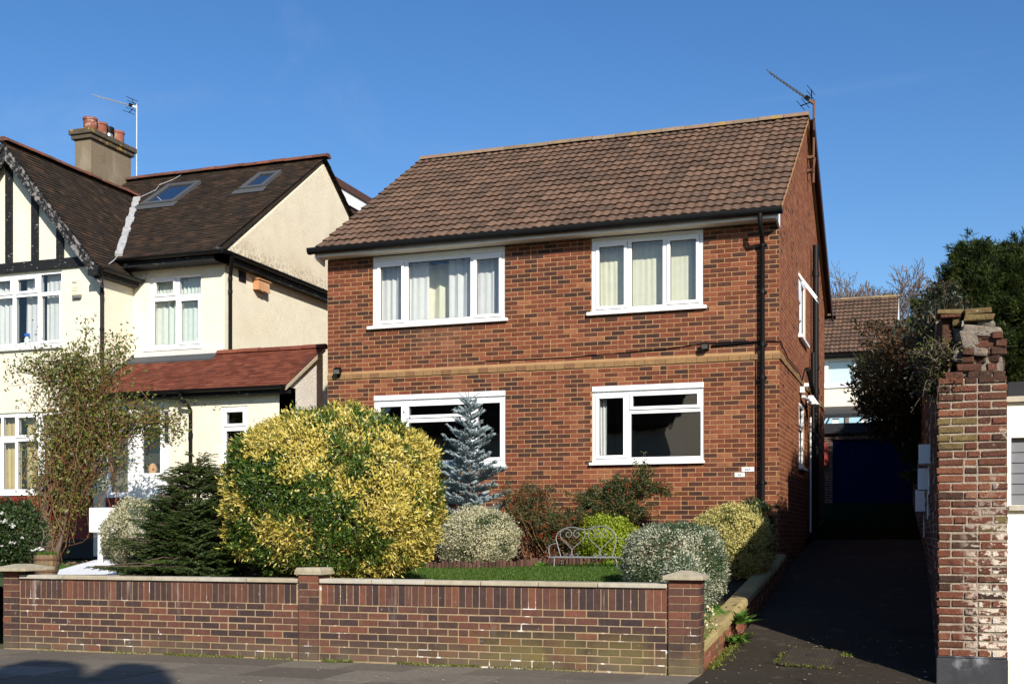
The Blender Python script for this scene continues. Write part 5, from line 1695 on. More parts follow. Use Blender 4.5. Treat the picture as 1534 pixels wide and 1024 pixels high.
t = thing('nest_box', 'wooden bird nest box on the cream side wall below the gutter', 'nest box', (-12.79, 21.0, 6.3))
mb = MB()
mb.box(-12.795, -12.66, 20.80, 20.815, 6.22, 6.42, t=0.1)
mb.box(-12.795, -12.66, 21.205, 21.22, 6.22, 6.42, t=0.1)
for k in range(4):
    mb.box(-12.675, -12.66, 20.816 + k * 0.097 + .002, 20.816 + (k + 1) * 0.097 - .002, 6.22 - 0.01 * (k % 2), 6.41, t=0.4 + .15 * k)
mb.box(-12.795, -12.68, 20.818, 21.20, 6.225, 6.24, t=0.3)
mb.build('box', MAT['pine_box'], t)
mb = MB()
mb.obox((-12.72, 20.77, 6.43), (-12.72, 21.25, 6.43), 0.17, 0.018, t=0.6)
mb.build('lid', MAT['pine_box'], t)
t = thing('alarm_box', 'cream burglar alarm box with dark base on the upper bay wall', 'alarm box', (-15.445, 18.83, 6.0))
mb = MB(); mb.box(-15.55, -15.345, 18.775, 18.835, 5.90, 6.19); mb.build('cover', MAT['alarm'], t, bevel=0.01)
mb = MB(); mb.box(-15.54, -15.355, 18.77, 18.83, 5.845, 5.899); mb.build('strobe', MAT['shutter'], t, bevel=0.006)
mb = MB()
for k in range(3): mb.obox((-15.535 + k * .035, 18.772, 6.16), (-15.50 + k * .035, 18.772, 6.125), 0.004, 0.014)
for k in range(3): mb.box(-15.53, -15.40 - 0.02 * k, 18.772, 18.774, 6.03 - k * .05, 6.037 - k * .05)
mb.build('emblem', MAT['shutter'], t)
t = thing('spray_bottle', 'blue spray bottle on the upper left window sill behind the glass', 'bottle', (-16.79, 18.98, 5.03))
mb = MB(); mb.lathe((-16.79, 18.98, 5.03), [(0.045, 0), (0.05, 0.01), (0.05, 0.13), (0.02, 0.18)], 12); mb.build('bottle', MAT['blind'], t, smooth=True)
mb = MB(); mb.box(-16.84, -16.73, 18.96, 19.0, 5.22, 5.27); mb.box(-16.80, -16.775, 18.965, 18.995, 5.17, 5.22); mb.build('trigger', MAT['blue_plastic'], t, bevel=0.008)

# TV aerials
def aerial(mast, boom0, boom1, n, label, el, mat_m, mat_b, base, side_v, refl=True, r=0.018):
    t = thing('tv_aerial', label, 'aerial', base)
    mb = MB(); mb.tube(mast, r, 8, t=0.5)
    mb.build('mast', mat_m, t, smooth=True)
    a, b = Vector(boom0), Vector(boom1)
    mb = MB(); mb.tube([a, b], 0.012, 6, t=0.5); mb.build('boom', mat_b, t)
    s = Vector(side_v).normalized()
    mb = MB()
    for k in range(n):
        p = a.lerp(b, 0.12 + 0.88 * k / (n - 1))
        w = el * (1.0 - 0.35 * k / n)
        mb.tube([p - s * w, p + s * w], 0.008, 4, t=0.5)
    mb.build('elements', mat_b, t)
    up = (b - a).cross(s).normalized()
    mb = MB()
    for q in (-1, -.5, .5, 1):
        c0 = a + up * 0.16 * q + (b - a).normalized() * (0.03 + 0.10 * abs(q))
        mb.tube([c0 - s * el * 1.1, c0 + s * el * 1.1], 0.007, 4, t=0.5)
    mb.tube([a + up * 0.17 + (b - a).normalized() * .13, a, a - up * 0.17 + (b - a).normalized() * .13], 0.012, 4, t=0.5)
    mb.build('reflector', MAT['black'], t)
    mb = MB(); c = a.lerp(b, 0.11); mb.obox(c - up * .05, c + up * .03, 0.07, 0.08); mb.build('dipole_box', MAT['black'], t)
    mb = MB(); mb.obox(a - (b - a).normalized() * 0.05, a + (b - a).normalized() * .05, 0.05, 0.05); mb.build('clamp', mat_m, t)
    return t
aerial([(-17.94, 23.96, 9.90), (-17.92, 23.94, 11.62)], (-17.97, 23.94, 11.56), (-19.0, 23.8, 11.90), 10, 'pale TV aerial on a mast strapped to the brown chimney', 0.16, MAT['pale_alu'], MAT['pale_alu'], (-17.72, 24.0, 9.9), (0.2, 1, 0), r=0.012)
aerial([(-2.02, 22.75, 7.85), (-2.01, 22.75, 9.38)], (-2.05, 22.72, 9.35), (-2.80, 22.45, 9.90), 13, 'dark TV aerial on a rusty mast at the right end of the brown roof', 0.20, MAT['rust'], MAT['alu'], (-2.02, 22.75, 7.85), (0.25, 1, -0.1), r=0.022)
mb = MB()
mb.box(-2.13, -2.0, 22.70, 22.80, 8.05, 8.10); mb.box(-2.13, -2.0, 22.70, 22.80, 8.30, 8.35); mb.tube([(-2.06, 22.72, 8.32), (-1.98, 22.66, 8.28), (-2.0, 22.66, 8.1), (-2.1, 22.7, 8.05)], 0.012, 5)
mb.build('mast_bracket', MAT['rust'], house)

# ================================================================== garden things
t = thing('garden_bench', 'grey wire garden bench with two heart shaped scrolls in its back', 'bench', (-4.62, 16.35, soil_z(-4.6, 16.35)))
bx0, bz0, sc = -5.06, 0.985, 0.93 / 545.0
yb_, yf_ = 16.47, 16.12
def B(zx, zy, y=yb_):   # points of the bench back
    return Vector((bx0 + (zx - 175) * sc, y + 0.10 * (750 - zy) / 250 * 0.6, bz0 + (752 - zy) * sc * 1.0))
def crv(pts, sub=6):
    pts = [Vector(p) for p in pts]
    out = []
    for i in range(len(pts) - 1):
        p0, p1, p2, p3 = pts[max(i - 1, 0)], pts[i], pts[i + 1], pts[min(i + 2, len(pts) - 1)]
        for k in range(sub):
            s = k / sub
            out.append(0.5 * ((2 * p1) + (p2 - p0) * s + (2 * p0 - 5 * p1 + 4 * p2 - p3) * s * s + (3 * p1 - p0 - 3 * p2 + p3) * s ** 3))
    out.append(pts[-1])
    return out
mb = MB()
outer = [(200, 752), (165, 650), (150, 590), (175, 540), (225, 510), (290, 500), (345, 510), (380, 519), (420, 519), (460, 505), (545, 493), (610, 508), (655, 545), (675, 600), (668, 660), (648, 750)]
mb.tube(crv([B(*q) for q in outer]), 0.0085, 6, t=0.5)
mb.build('back_frame', MAT['bench_metal'], t, smooth=True)
for ox, mir in ((295, 0), (541, 0)):
    mb = MB()
    L = [(0, 745), (0, 692), (-40, 650), (-95, 600), (-110, 560), (-95, 525), (-50, 515), (-12, 540), (-12, 570), (-35, 585), (-58, 568), (-50, 545), (-33, 550)]
    for s in (1, -1):
        mb.tube(crv([B(ox + s * dx, y) for dx, y in L]), 0.0065, 5, t=0.5)
        F = [(0, 720), (22, 748), (45, 745), (55, 730), (42, 722), (32, 732)]
        mb.tube(crv([B(ox + s * dx, y) for dx, y in F]), 0.0055, 5, t=0.5)
    mb.build('heart_scroll', MAT['bench_metal'], t, smooth=True)
mb = MB()
for k in range(7):
    y = yf_ + (yb_ - yf_) * k / 6
    mb.tube([(bx0 - 0.02, y, bz0), (bx0 + 0.96, y, bz0)], 0.011, 6, t=0.5)
for xx in (bx0 - 0.02, bx0 + 0.96):
    mb.tube([(xx, yf_ - 0.02, bz0), (xx, yb_ + .02, bz0)], 0.012, 6, t=0.5)
mb.build('seat', MAT['bench_metal'], t, smooth=True)
for xx, s in ((bx0 + 0.05, 1), (bx0 + 0.93, -1)):
    for yy in (yf_, yb_):
        z0 = soil_z(xx, yy)
        dx = 0.0 if s == 1 else 0.0
        mb = MB(); mb.tube(crv([(xx, yy, bz0), (xx - s * 0.0 + (0.03 if s == -1 else 0), yy, bz0 - 0.06), (xx + (0.05 if s == -1 else -0.0), yy - 0.02, z0 - 0.02)]), 0.0105, 6, t=0.5)
        mb.build('leg', MAT['bench_metal'], t, smooth=True)
mb = MB()
mb.tube(crv([(bx0 - 0.03, yb_ + 0.08, bz0 + 0.20), (bx0 - 0.04, yf_ + .1, bz0 + 0.17), (bx0 - 0.03, yf_, bz0 + 0.08), (bx0 - 0.01, yf_, bz0)]), 0.0075, 5, t=0.5)
mb.build('armrest', MAT['bench_metal'], t, smooth=True)

t = thing('log_edging', 'brown log roll edging round the raised shrub bed behind the lawn', 'edging', (-6, 16.0, 0.7))
mb = MB()
pts = crv([Vector((q.x, q.y, 0)) for q in (P(640, 0, 16.9), P(700, 0, 16.8), P(750, 0, 16.85), P(790, 0, 17.05), P(806, 0, 17.4), P(830, 0, 17.45), P(880, 0, 17.5), P(945, 0, 17.6), P(990, 0, 17.6))], 60)
acc = 0
last = None
for p in pts:
    if last is None or (p - last).length > 0.052:
        last = p
        h = 0.155 + random.uniform(-.02, .02)
        z = soil_z(p.x, p.y)
        mb.lathe((p.x, p.y, z - 0.05), [(0.026, 0), (0.026, h + 0.045), (0.018, h + .055)], 7)
mb.build('logs', MAT['log'], t)

t = thing('barrel_planter', 'half barrel planter with grass tuft at the foot of the bare climber', 'planter', tuple(P(70, 862, 15.2)))
c = P(70, 862, 15.2)
mb = MB()
n = 18
for k in range(n):
    a0, a1 = 2 * math.pi * k / n, 2 * math.pi * (k + 0.94) / n
    ring = lambda r, z: [(c.x + r * math.cos(a), c.y + r * math.sin(a), c.z + z) for a in (a0, a1)]
    A, Bq, Cq = ring(0.125, 0), ring(0.155, 0.15), ring(0.155, 0.27)
    A2, B2, C2 = ring(0.11, 0), ring(0.138, 0.15), ring(0.138, 0.27)
    tt = random.random()
    mb.face([A[0], A[1], Bq[1], Bq[0]], 0, tt); mb.face([Bq[0], Bq[1], Cq[1], Cq[0]], 0, tt)
    mb.face([Cq[0], Cq[1], C2[1], C2[0]], 0, tt); mb.face([B2[1], B2[0], C2[0], C2[1]], 0, tt)
mb.build('staves', MAT['barrel'], t)
for z in (0.05, 0.2):
    mb = MB(); mb.lathe((c.x, c.y, c.z + z), [(0.137 + z * .13, 0), (0.139 + z * .13, 0.025)], 24); mb.build('hoop', MAT['rust'], t)
mb = MB(); mb.lathe((c.x, c.y, c.z + 0.2), [(0.13, 0), (0.13, 0.035)], 16); so = mb.build('soil', MAT['soil'], t)
q = RNG.uniform(-0.12, 0.12, size=(500, 2)); q = q[(q ** 2).sum(1) < 0.0145]
pos = np.c_[q[:, 0] + c.x, q[:, 1] + c.y, np.full(len(q), c.z + 0.235)]
leaves('grass_tuft', pos, RNG.normal(size=(len(q), 3)) * .35 + [0, 0, 1], RNG.uniform(.05, .10, len(q)), 0.008, RNG.random(len(q)), MAT['grass'], t)

ca_, cb2 = P(133, 760, 18.4), P(170, 797, 18.4)
t = thing('meter_cabinet', 'white meter cabinet on a short post beside the porch', 'cabinet', (ca_.x + .15, ca_.y, 0.8))
mb = MB(); mb.box(ca_.x, cb2.x, ca_.y, ca_.y + .2, cb2.z, ca_.z); cb = mb.build('cabinet', MAT['plain_white'], t, bevel=0.012)
mb = MB(); mb.box(ca_.x + .025, cb2.x - .025, ca_.y - .012, ca_.y, cb2.z + .025, ca_.z - .025); mb.build('door', MAT['plain_white'], cb, bevel=0.006)
mb = MB(); mb.box(ca_.x + .12, ca_.x + .17, ca_.y + .06, ca_.y + .12, 0.7, cb2.z); mb.build('post', MAT['plain_white'], t)

t = thing('manhole_cover', 'rusty iron manhole cover with weeds round its edge set in the driveway', 'manhole cover', (-1.12, 12.35, drive_z(12.35)))
mb = MB()
sl = lambda x, y, h: (x, y, drive_z(y) + fall(x, y) + .006 + h)
mx0, mx1, my0, my1 = -1.385, -0.855, 11.85, 12.85
mb.hexa([sl(mx0, my0, 0), sl(mx1, my0, 0), sl(mx1, my1, 0), sl(mx0, my1, 0), sl(mx0, my0, .02), sl(mx1, my0, .02), sl(mx1, my1, .02), sl(mx0, my1, .02)])
mb.build('frame', MAT['iron'], t)
mb = MB()
nx, ny = 16, 22
for i in range(nx):
    for j in range(ny):
        x = mx0 + 0.03 + (mx1 - mx0 - 0.06) * (i + 0.5) / nx
        y = my0 + 0.03 + (my1 - my0 - 0.06) * (j + 0.5) / ny
        if abs(i - nx / 2 + .5) < 2 and abs(j - ny / 2 + .5) < 2.5: continue
        a, b = (0.011, 0.019) if (i + j) % 2 else (0.013, 0.012)
        mb.hexa([sl(x - a, y - b, .02), sl(x + a, y - b, .02), sl(x + a, y + b, .02), sl(x - a, y + b, .02), sl(x - a * .7, y - b * .7, .028), sl(x + a * .7, y - b * .7, .028), sl(x + a * .7, y + b * .7, .028), sl(x - a * .7, y + b * .7, .028)])
xm, ym = (mx0 + mx1) / 2, (my0 + my1) / 2
mb.hexa([sl(xm - .055, ym - .1, .02), sl(xm + .055, ym - .1, .02), sl(xm + .055, ym + .1, .02), sl(xm - .055, ym + .1, .02), sl(xm - .05, ym - .095, .03), sl(xm + .05, ym - .095, .03), sl(xm + .05, ym + .095, .03), sl(xm - .05, ym + .095, .03)])
mb.build('cover_plate', MAT['iron'], t)
# ================================================================== plants
def ball_bush(name, label, cat, c, r, n, L, W, mat, tint, rough=0.07, freq=2.4, seed=1, depth=0.09, up=0.35, power=2.0, jit=0.55, extra=None, base=None, zcut=None, droop=0.0):
    c = Vector(c)
    base = base if base is not None else soil_z(c.x, c.y)
    t = thing(name, label, cat, (c.x, c.y, base))
    p, o = ball_points(n, c, r, rough, freq, seed, depth, base + 0.02 if zcut is None else zcut, power)
    if extra:   # shoots sticking out: (direction, length, count)
        for dirv, ln, cnt in extra:
            d0 = np.array(dirv) / np.linalg.norm(dirv)
            k = RNG.random(cnt)
            q = np.asarray(c) + d0 * np.asarray(r) * (0.97 + 0 * k[:, None]) + np.array([d0[0] * .3, d0[1] * .3, 0.9]) * (k * ln)[:, None] + RNG.normal(size=(cnt, 3)) * 0.022
            p = np.r_[p, q]
            o = np.r_[o, np.tile(d0, (cnt, 1))]
    st_ = RNG.random(len(p)) < 0.05
    p = p + o * (np.abs(RNG.normal(size=len(p))) * np.where(st_, 0.045, 0.012))[:, None]
    gp = vnoise(p * 7.5, seed + 9) * .6 + vnoise(p * 15.0, seed + 10) * .4     # small hollows between the sprigs
    kp = (gp > 0.33) | (RNG.random(len(p)) < 0.30)
    p, o = p[kp], o[kp]
    D = o * 0.55 + RNG.normal(size=p.shape) * jit + np.array([0, 0, up - droop])
    m = len(p)
    leaves('foliage', p, D, L * RNG.uniform(.5, 1.4, m), W * RNG.uniform(.6, 1.35, m), np.clip(tint(p, m), 0, 1), mat, t, nrm=o)
    mb = MB()
    for k in range(9):
        a = random.uniform(0, 6.28)
        q = c + Vector((math.cos(a) * r[0] * .6, math.sin(a) * r[1] * .6, random.uniform(0, r[2] * .6)))
        mb.tube([(c.x + .1 * math.cos(a), c.y + .1 * math.sin(a), base - .03), tuple((c + q) / 2 + Vector((0, 0, -.1))), tuple(q)], [0.03, 0.02, 0.007], 6)
    mb.build('stems', MAT['bark'], t)
    return t

def varieg(frac, scale=2.0, seed=3, soft=0.25, lo=(0.0, 0.45), hi=(0.55, 1.0), bias=None):
    def f(p, m):
        k = 0.6 * vnoise(p * scale, seed) + 0.4 * vnoise(p * scale * 2.7, seed + 1)
        if bias is not None:
            k = k + bias(p)
        pr = np.clip((k - (1 - frac)) / soft + 0.5, 0.04, 0.94)
        y = RNG.random(m) < pr
        return np.where(y, RNG.uniform(*hi, m), RNG.uniform(*lo, m))
    return f

# golden holly-like dome behind the middle pier
gc = Vector((-6.50, 12.28, 1.73))
def gbias(p):
    x, z = (p[:, 0] - gc.x) / 1.3, (p[:, 2] - gc.z) / 1.1
    b = 0.10 * np.exp(-((x + 0.15) ** 2 / 0.16 + (z - 0.62) ** 2 / 0.12)) - 0.20 * np.exp(-((x - 0.48) ** 2 / 0.05 + (z - 0.66) ** 2 / 0.06))
    b += -0.12 * np.exp(-((x + 0.35) ** 2 / 0.10 + (z - 0.02) ** 2 / 0.05)) - 0.10 * np.exp(-((x + 0.55) ** 2 / 0.1 + (z + 0.75) ** 2 / 0.08)) + 0.22 * np.exp(-((x - 0.85) ** 2 / 0.05 + (z + 0.0) ** 2 / 0.2))
    b += -0.14 * np.exp(-((x - 0.45) ** 2 / 0.05 + (z + 0.25) ** 2 / 0.03)) + 0.12 * np.exp(-((x - 0.2) ** 2 / 0.06 + (z + 0.75) ** 2 / 0.05))
    return b
ball_bush('golden_holly', 'huge domed golden variegated bush behind the middle wall pier', 'bush', gc, (1.23, 1.0, 0.99), 112000, 0.055, 0.020, MAT['gold_leaf'],
          varieg(0.52, 3.0, 5, 0.27, (0.05, 0.48), (0.55, 1.0), gbias), rough=0.085, freq=3.4, seed=4, depth=0.075, power=2.45, up=0.35,
          extra=[((0.30, -0.2, 0.9), 0.14, 120), ((0.05, -0.1, 1), 0.10, 90), ((-0.75, -0.2, 0.55), 0.08, 60), ((0.93, -0.2, 0.42), 0.22, 110), ((0.62, -0.2, 0.75), 0.12, 90), ((-0.35, -.2, .9), .08, 60)])

vc = P(208, 805, 14.9)
ball_bush('variegated_bush', 'cream variegated bush half hidden behind the dark fir', 'bush', (vc.x, vc.y, 1.27), (0.48, 0.4, 0.47), 26000, 0.026, 0.013, MAT['silver_leaf'],
          varieg(0.62, 5, 9, 0.5), rough=0.12, freq=3, seed=8, depth=0.10)
vc = P(714, 803, 17.35)
ball_bush('variegated_bush', 'silvery cream variegated dome in front of the blue spruce', 'bush', (vc.x, vc.y + .1, 1.24), (0.60, 0.5, 0.46), 34000, 0.032, 0.015, MAT['silver_leaf'],
          varieg(0.72, 3.5, 12, 0.35, bias=lambda p: -0.5 * np.exp(-(((p[:, 0] - vc.x - 0.22) / 0.16) ** 2 + ((p[:, 2] - 1.50) / 0.12) ** 2))), rough=0.13, freq=3, seed=14, depth=0.12)
vc = P(1003, 850, 13.4)
ball_bush('variegated_bush', 'white edged clipped bush behind the right wall pier', 'bush', (vc.x + .02, vc.y + .2, 0.96), (0.58, 0.52, 0.47), 40000, 0.027, 0.014, MAT['white_leaf'],
          varieg(0.43, 4, 16, 0.5), rough=0.09, freq=3, seed=19, depth=0.10, power=2.5, base=0.50, zcut=0.45)
ball_bush('variegated_bush', 'trailing white edged bush spilling down beside the right pier and kerb wall', 'bush', (-2.38, 12.15, 0.72), (0.26, 0.35, 0.36), 11000, 0.027, 0.014, MAT['white_leaf'],
          varieg(0.55, 4, 17, 0.55), rough=0.1, seed=21, depth=0.12, base=0.32, zcut=0.30)
vc = P(1093, 818, 16.4)
ball_bush('variegated_bush', 'pale yellow clipped ball bush by the drainpipe, half in shade', 'bush', (vc.x, vc.y + .25, 1.18), (0.56, 0.52, 0.53), 34000, 0.034, 0.017, MAT['lemon_leaf'],
          varieg(0.70, 3.5, 24, 0.4), rough=0.08, freq=3, seed=23, depth=0.09, power=2.3)
vc = P(905, 815, 17.75)
ball_bush('lime_shrub', 'bright lime green shrub behind the wire bench', 'shrub', (vc.x, vc.y + .05, 1.15), (0.50, 0.36, 0.42), 13000, 0.038, 0.022, MAT['lime_leaf'],
          lambda p, m: 0.15 + 0.75 * RNG.random(m), rough=0.17, freq=3.2, seed=31, depth=0.2)
ball_bush('dark_shrub', 'dark leafy shrub in the shade at the house corner', 'shrub', (-2.45, 17.75, 1.25), (0.30, 0.35, 0.6), 9000, 0.04, 0.022, MAT['rose_leaf'],
          lambda p, m: RNG.random(m), rough=0.12, seed=33, depth=0.15)

# loose shrubs: many stems with leaves along them
def loose_shrub(name, label, cat, base, stems, mat_stem, mat_leaf, leaf_n, L, W, tint, berries=None, leaf_from=0.25, stem_r=0.008, thing_=None, spread=0.03):
    t = thing_ or thing(name, label, cat, base)
    mb = MB()
    P_, D_ = [], []
    for s in stems:
        pts = crv(s, 4)
        mb.tube(pts, [stem_r * (1 - 0.75 * i / (len(pts) - 1)) for i in range(len(pts))], 5, cap=False)
        k = max(1, int(leaf_n * random.uniform(.6, 1.3)))
        for _ in range(k):
            f = random.uniform(leaf_from, 1.0) * (len(pts) - 1)
            i = min(int(f), len(pts) - 2)
            q = pts[i].lerp(pts[i + 1], f - i)
            P_.append(q + Vector((random.gauss(0, spread), random.gauss(0, spread), random.gauss(0, spread))))
            D_.append((pts[i + 1] - pts[i]).normalized() * .5 + Vector((random.gauss(0, .7), random.gauss(0, .7), random.gauss(0.1, .6))))
    mb.build('stems', mat_stem, t)
    m = len(P_)
    leaves('foliage', np.array(P_), np.array(D_), L * RNG.uniform(.6, 1.3, m), W * RNG.uniform(.7, 1.2, m), tint(np.array(P_), m), mat_leaf, t)
    if berries:
        mbb = MB()
        for _ in range(berries):
            q = random.choice(P_)
            for _k in range(random.randint(3, 8)):
                w = q + Vector((random.gauss(0, .022), random.gauss(0, .022) - .03, random.gauss(0, .022)))
                r = random.uniform(.004, .0065)
                mbb.lathe((w.x, w.y, w.z), [(r * .5, -r), (r, -r * .4), (r, r * .4), (r * .5, r)], 5)
        mbb.build('berries', MAT['berry'], t)['kind'] = 'stuff'
    return t

def bushy_stems(c, n, w, dpt, h, lean=(0, 0), twigs=3, seed=0, wob=0.10):
    R = random.Random(seed)
    out = []
    for _ in range(n):
        a = Vector((c[0] + R.gauss(0, w * .22), c[1] + R.gauss(0, dpt * .22), c[2]))
        tip = Vector((c[0] + R.uniform(-1, 1) * w + lean[0], c[1] + R.uniform(-1, 1) * dpt + lean[1], c[2] + h * R.uniform(.45, 1.0)))
        m1 = a.lerp(tip, .4) + Vector((R.gauss(0, wob), R.gauss(0, wob), wob))
        m2 = a.lerp(tip, .75) + Vector((R.gauss(0, wob), R.gauss(0, wob), wob * .8))
        s = [a, m1, m2, tip]
        out.append(s)
        for _k in range(twigs):
            b = s[R.choice([1, 2])].lerp(s[R.choice([2, 3])], R.random())
            e = b + Vector((R.gauss(0, .16), R.gauss(0, .10), R.uniform(0.02, .22)))
            out.append([b, b.lerp(e, .5) + Vector((R.gauss(0, .03), R.gauss(0, .03), .02)), e])
    return out
tp = lambda p, m: RNG.random(m) ** 1.2
c1 = (-5.66, 17.2, 0.82)
loose_shrub('berry_shrub', 'bronze leaved shrub with sparse upright stems to the right of the blue spruce', 'shrub', c1, bushy_stems(c1, 46, .46, .28, 1.28, twigs=4, seed=2), MAT['red_stem'], MAT['pyr_leaf'], 46, 0.038, 0.016, tp, berries=70)
c2 = (-5.22, 17.1, 0.78)
loose_shrub('berry_shrub', 'dense shrub with red berries left of the wire bench', 'shrub', c2, bushy_stems(c2, 44, .40, .22, 0.78, twigs=4, seed=5), MAT['red_stem'], MAT['pyr_leaf'], 66, 0.036, 0.016, lambda p, m: .2 + .8 * RNG.random(m), berries=150)
c3 = (-4.75, 17.85, 0.95)
st3 = bushy_stems(c3, 56, .52, .22, 1.18, lean=(0.12, 0), twigs=4, seed=8)
for k in range(14):   # long shoot reaching over to the right under the window
    a = Vector((-4.45 + random.gauss(0, .1), 17.85, 1.75 + random.gauss(0, .1)))
    st3.append([a, a + Vector((.2, -.05, .32 + random.gauss(0, .06))), a + Vector((.30, -.05, .42 + random.gauss(0, .05))), a + Vector((.33 + random.gauss(0, .06), -.05, .55 + random.gauss(0, .06)))])
    a = Vector((-4.25 + random.gauss(0, .06), 17.8, 2.0 + random.gauss(0, .04)))
    st3.append([a, a + Vector((.2, -.05, .06 + random.gauss(0, .03))), a + Vector((.38, -.06, .0 + random.gauss(0, .03))), a + Vector((.55, -.06, -.05 + random.gauss(0, .03)))])
loose_shrub('berry_shrub', 'evergreen berry shrub under the right ground floor window with an arm reaching right', 'shrub', c3, st3, MAT['red_stem'], MAT['pyr_leaf'], 84, 0.040, 0.021, lambda p, m: RNG.random(m) * .85, berries=110, leaf_from=0.12)

# climber on the neighbour's front: old trunk, hundreds of thin stems, small olive leaves
cb_ = P(76, 832, 19.6)
cl = thing('bare_climber', 'leggy climbing shrub with reddish bare stems trained up beside the porch', 'climber', tuple(cb_))
def CP(px, py, d=None):
    return P(px, py, (19.6 if py > 700 else 19.9) + random.uniform(-.35, .35) if d is None else d)
mb = MB()
tr = crv([P(76, 838, 19.6), P(74, 800, 19.6), P(66, 770, 19.6), P(72, 730, 19.65), P(80, 690, 19.7)], 5)
mb.tube(tr, [0.10 - 0.06 * i / len(tr) for i in range(len(tr))], 8)
tr = crv([P(82, 838, 19.5), P(92, 800, 19.6), P(97, 770, 19.6), P(90, 720, 19.7)], 5)
mb.tube(tr, [0.05 - 0.025 * i / len(tr) for i in range(len(tr))], 7)
tr = crv([P(92, 720, 19.7), P(112, 680, 19.7), P(130, 648, 19.7), P(150, 620, 19.8)], 5)
mb.tube(tr, [0.045 - 0.03 * i / len(tr) for i in range(len(tr))], 7)
mb.build('trunk', MAT['bark'], cl)
R = random.Random(12)
st = []
def clus(n, x0, y0, x1, y1, sx0, sx1, sy, wob=12, d0=None):
    for _ in range(n):
        a = (x0 + R.gauss(0, sx0), y0 + R.gauss(0, sy))
        b = (x1 + R.gauss(0, sx1), y1 + R.gauss(0, sy))
        dd = R.uniform(19.4, 20.3)
        m_ = lambda f: P(a[0] + (b[0] - a[0]) * f + R.gauss(0, wob), a[1] + (b[1] - a[1]) * f + R.gauss(0, wob), dd + R.gauss(0, .08))
        st.append([P(a[0], a[1], dd), m_(.3), m_(.65), P(b[0], b[1], dd)])
clus(60, 82, 822, 95, 690, 14, 26, 14)
clus(50, 78, 790, 90, 640, 8, 26, 26)
clus(70, 92, 740, 108, 590, 22, 34, 34)
clus(64, 115, 690, 122, 568, 26, 34, 22)
clus(34, 120, 610, 128, 540, 26, 20, 16)
clus(22, 95, 600, 80, 560, 26, 26, 18)
clus(24, 130, 560, 70, 540, 20, 26, 14)
clus(60, 130, 720, 165, 620, 24, 26, 34)
clus(50, 120, 650, 225, 630, 30, 34, 16)
clus(26, 190, 625, 262, 640, 20, 16, 14)
clus(16, 150, 560, 190, 520, 10, 10, 20)
clus(16, 100, 770, 140, 700, 10, 12, 18)
for x, y in ((130, 475), (128, 490), (186, 515), (30, 545), (10, 540), (60, 530), (186, 530)):
    a = (110 + (x - 110) * .3, 570)
    st.append([P(a[0], a[1], 20), P((a[0] + x) / 2, (a[1] + y) / 2 + 5, 20), P(x + 2, y + 12, 20), P(x, y, 20)])
loose_shrub('x', 'x', 'x', None, st, MAT['red_stem'], MAT['climb_leaf'], 34, 0.066, 0.036, lambda p, m: np.clip(RNG.random(m) * .9 + .12 * (vnoise(p * 1.5, 3) - .4), 0, 1), thing_=cl, stem_r=0.0065, spread=0.075, leaf_from=.3)
# fallen twigs below it
mb = MB()
for _ in range(140):
    q = P(random.uniform(88, 148), 0, 18.6)
    z = soil_z(q.x, q.y) + random.uniform(0.0, .10)
    a = random.uniform(0, 6.28)
    l = random.uniform(.08, .25)
    mb.tube([(q.x, q.y, z), (q.x + l * math.cos(a), q.y + l * math.sin(a), z + random.uniform(-.03, .06))], 0.006, 4)
o = mb.build('fallen_twigs', MAT['twig_litter']); tagp(o, 'heap of dry fallen twigs at the foot of the climber', 'twigs', kind='stuff')

# dark shrub with white flowers at far left
rc = P(22, 805, 16.6)
t = ball_bush('rose_bush', 'dark leafed rose bush with small white blooms at the left end', 'bush', (rc.x, rc.y, 1.27), (0.36, 0.4, 0.52), 11000, 0.048, 0.026, MAT['rose_leaf'], lambda p, m: RNG.random(m), rough=0.16, freq=3, seed=41, depth=.2)
fl_p, fl_d = [], []
for px, py in ((3, 769), (6, 782), (9, 780), (19, 788), (20, 786), (17, 812), (19, 813), (50, 824), (57, 822), (63, 822), (33, 806), (2, 818)):
    q = P(px, py, 16.2)
    for k in range(9):
        fl_p.append(q + Vector((random.gauss(0, .012), random.gauss(0, .012), random.gauss(0, .008))))
        fl_d.append(Vector((random.gauss(0, 1), random.gauss(-.4, 1), random.gauss(.3, .6))))
leaves('blooms', np.array(fl_p), np.array(fl_d), 0.032, 0.026, RNG.random(len(fl_p)), MAT['petal'], t)['kind'] = 'stuff'
loose_shrub('x', 'x', 'x', None, bushy_stems((rc.x + .2, rc.y, .75), 24, .4, .2, .55, twigs=2, seed=14), MAT['dry'], MAT['rose_leaf'], 10, 0.03, 0.016, tp, thing_=t)
wl_ = thing('grass_clump', 'bright green weeds and grass beside the twig heap', 'weeds', tuple(P(125, 845, 17.5)))
_d = [random.uniform(16.4, 18.6) for _ in range(2600)]
pp = np.array([P(random.uniform(58, 58 + 83 * (q - 16) / 3.5), 0, q) for q in _d])
pp[:, 2] = [soil_z(a, b) for a, b in pp[:, :2]]
leaves('blades', pp, RNG.normal(size=pp.shape) * .4 + [0, 0, 1], RNG.uniform(.04, .14, len(pp)), 0.010, RNG.random(len(pp)), MAT['weed_leaf'], wl_)

# ------------------------------------------------------------------ conifers
def blade_twig(P_, D_, N_, a, b, n, width, droopv, side_ang=0.9):
    d = (b - a)
    L = d.length
    d.normalize()
    s = d.cross(Vector((0, 0, 1)))
    s = s.normalized() if s.length > 1e-3 else Vector((1, 0, 0))
    for i in range(n):
        f = (i + random.random()) / n
        q = a.lerp(b, f)
        for sg in (1, -1):
            P_.append(q)
            D_.append(d * (1 - .5 * side_ang) + s * sg * side_ang + Vector((0, 0, random.gauss(0.1, .25))))

